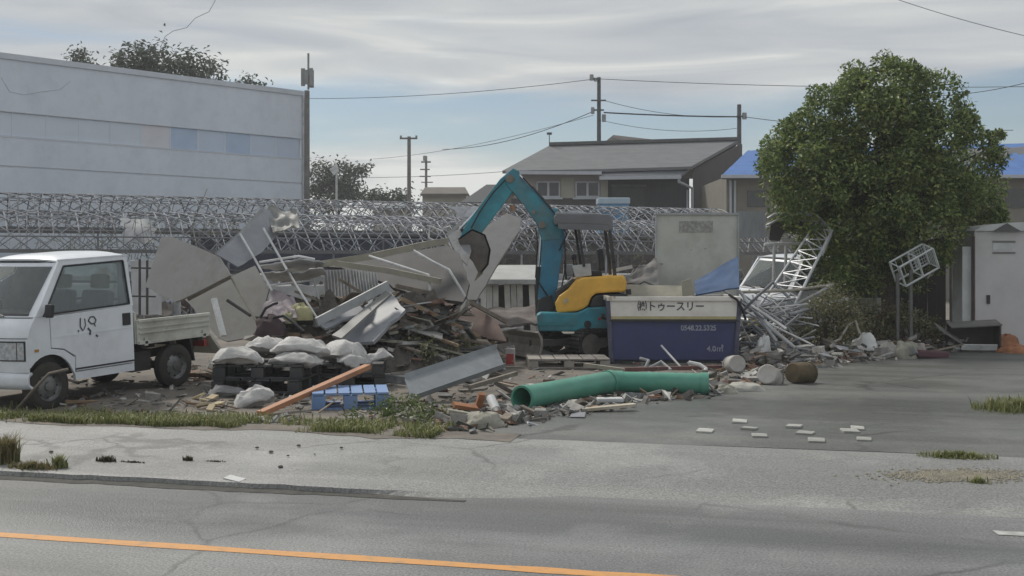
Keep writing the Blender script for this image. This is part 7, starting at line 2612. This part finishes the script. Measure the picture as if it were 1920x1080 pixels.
# stick leaning at the front wheel, stone and paper on the kerb
px_pipe('branch_stick', 'thin grey stick leaning against the pickup front wheel', 'stick', [(26, 774, 12.7), (62, 732, 12.45), (92, 700, 12.4), (128, 692, 12.5)], 0.016, WOODG)
g = G(440, 912)
o = MB().box(Vector((g.x, g.y, 0.05)), (0.16, 0.08, 0.03), Euler((0.15, 0.1, -0.5)).to_matrix()).build('paper_scrap', WPIPE)
tag(o, 'crumpled white paper lying on the kerb edge', 'paper')
CLOD = mat('dirt_clod', (0.11, 0.095, 0.08), (0.075, 0.066, 0.056), rough=0.95, scale=20)
for i, (x, y) in enumerate(((482, 842), (508, 850), (540, 857), (590, 854), (526, 878), (96, 850), (560, 838), (640, 842), (210, 858))):
    g = G(x, y)
    s = rnd.uniform(0.010, 0.024)
    o = MB().lathe([(0, -s * 0.3), (s * 0.8, -s * 0.2), (s, s * 0.15), (s * 0.6, s * 0.5), (0, s * 0.55)], (g.x, g.y, g.z + 0.012), seg=7).build('dirt_clod', CLOD)
    tag(o, 'small dark dirt clod on the pale pavement', 'clod', 'dirt clods on the pavement')
# white markers set into the driveway
for i, (x, y) in enumerate(((1322, 811), (1387, 793), (1405, 806), (1424, 820), (1489, 802), (1510, 815), (1531, 829), (1594, 811), (1608, 806), (1620, 827))):
    g = G(x, y)
    M = Euler((rnd.gauss(0, 0.03), rnd.gauss(0, 0.03), rad(-14 + rnd.gauss(0, 9)))).to_matrix()
    o = MB().box(g + Vector((0, 0, 0.014)), (0.15 * rnd.uniform(0.85, 1.1), 0.20 * rnd.uniform(0.7, 1.1), 0.026), M).build('paving_marker', mat('marker_white', (0.46, 0.46, 0.43), (0.30, 0.30, 0.28), rough=0.75, scale=12, dirt=0.7, dirt_col=(0.18, 0.18, 0.17), obj_var=0.2), bevel=0.008)
    lab = ['single white marker apart from the rows, nearest the green pipes'] + ['white marker block in the row of three nearer the rubble'] * 3 + ['white marker block in the middle row of three'] * 3 + ['white marker block in the row nearest the roadside weeds'] * 3
    tag(o, lab[i], 'marker', 'white marker blocks in the driveway' if i == 0 else lab[i])


# ---- low bank of brushwood and brown litter from the skip to the locker
def bank():
    rb = random.Random(61)

    def fn(u, v):
        x = 1440 + 430 * u
        c = G(x, 668 - 22 * u)
        Y = c.y + 0.1 + 1.7 * v
        X = (x - 960.0) / F * Y
        k = math.sin(math.pi * min(1, max(0, u))) ** 0.5 * math.sin(math.pi * v) ** 0.8
        h = (0.26 + 0.16 * mnoise.noise((X * 1.6, Y * 1.6, 2))) * k + 0.05 * mnoise.noise((X * 7, Y * 7, 5)) * k
        return Vector((X, Y, hz(X, Y) - 0.03 + h))
    o = MB().grid(fn, 120, 24).build('litter_bank', mat('brown_litter', (0.17, 0.135, 0.10), (0.09, 0.075, 0.06), rough=0.95, scale=7, bump=0.9, bscale=20, dirt=0.5, dirt_col=(0.10, 0.11, 0.065)), recalc=False)
    tag(o, 'low brown bank of soil and litter under the big tree', 'rubble', kind='stuff')
    mb = MB()
    for _ in range(420):
        p = fn(rb.random(), rb.random())
        a = rb.uniform(0, 6.28)
        L = rb.uniform(0.15, 0.7)
        e = abs(rb.gauss(0.15, 0.3))
        dv = Vector((math.cos(a) * math.cos(e), math.sin(a) * math.cos(e), math.sin(e))) * L
        m = p + dv * 0.5 + Vector((rb.gauss(0, 0.04), rb.gauss(0, 0.04), rb.gauss(0.03, 0.04)))
        mb.tube([p, m, p + dv], rb.uniform(0.004, 0.012), 4, r2=0.003)
    o = mb.build('brushwood', mat('brushwood', (0.26, 0.21, 0.15), (0.15, 0.12, 0.085), rough=0.9, scale=5), recalc=False)
    tag(o, 'tangle of broken brown twigs at the foot of the big tree', 'brushwood', kind='stuff')
    mb = MB()
    bl = []
    for _ in range(26):
        p = fn(rb.random(), rb.uniform(0.2, 0.9))
        bl.append((p.x, p.y, p.z + 0.08, rb.uniform(0.10, 0.22)))
    leaf_cloud(mb, bl, 3000, 0.05, rb, shell=0.1)
    o = mb.build('bank_weeds', LEAFC, recalc=False)
    tag(o, 'withered weeds growing over the brown litter bank', 'weeds', kind='stuff')


bank()

# ---- slight haze, added to lift the dark tones and soften contrast
hzm = bpy.data.materials.new('lift_haze')
hzm.use_nodes = True
hn, hl_ = hzm.node_tree.nodes, hzm.node_tree.links
hn.remove(hn['Principled BSDF'])
pv = hn.new('ShaderNodeVolumePrincipled')
pv.inputs['Color'].default_value = (0.93, 0.95, 0.98, 1)
pv.inputs['Density'].default_value = 0.0013
pv.inputs['Anisotropy'].default_value = 0.2
hl_.new(pv.outputs[0], hn['Material Output'].inputs['Volume'])
o = MB().box((0, 100, 7.0), (790, 570, 17.0)).build('haze', hzm)
tag(o, 'thin haze filling the whole site, added to lift the dark tones', 'haze', kind='stuff')
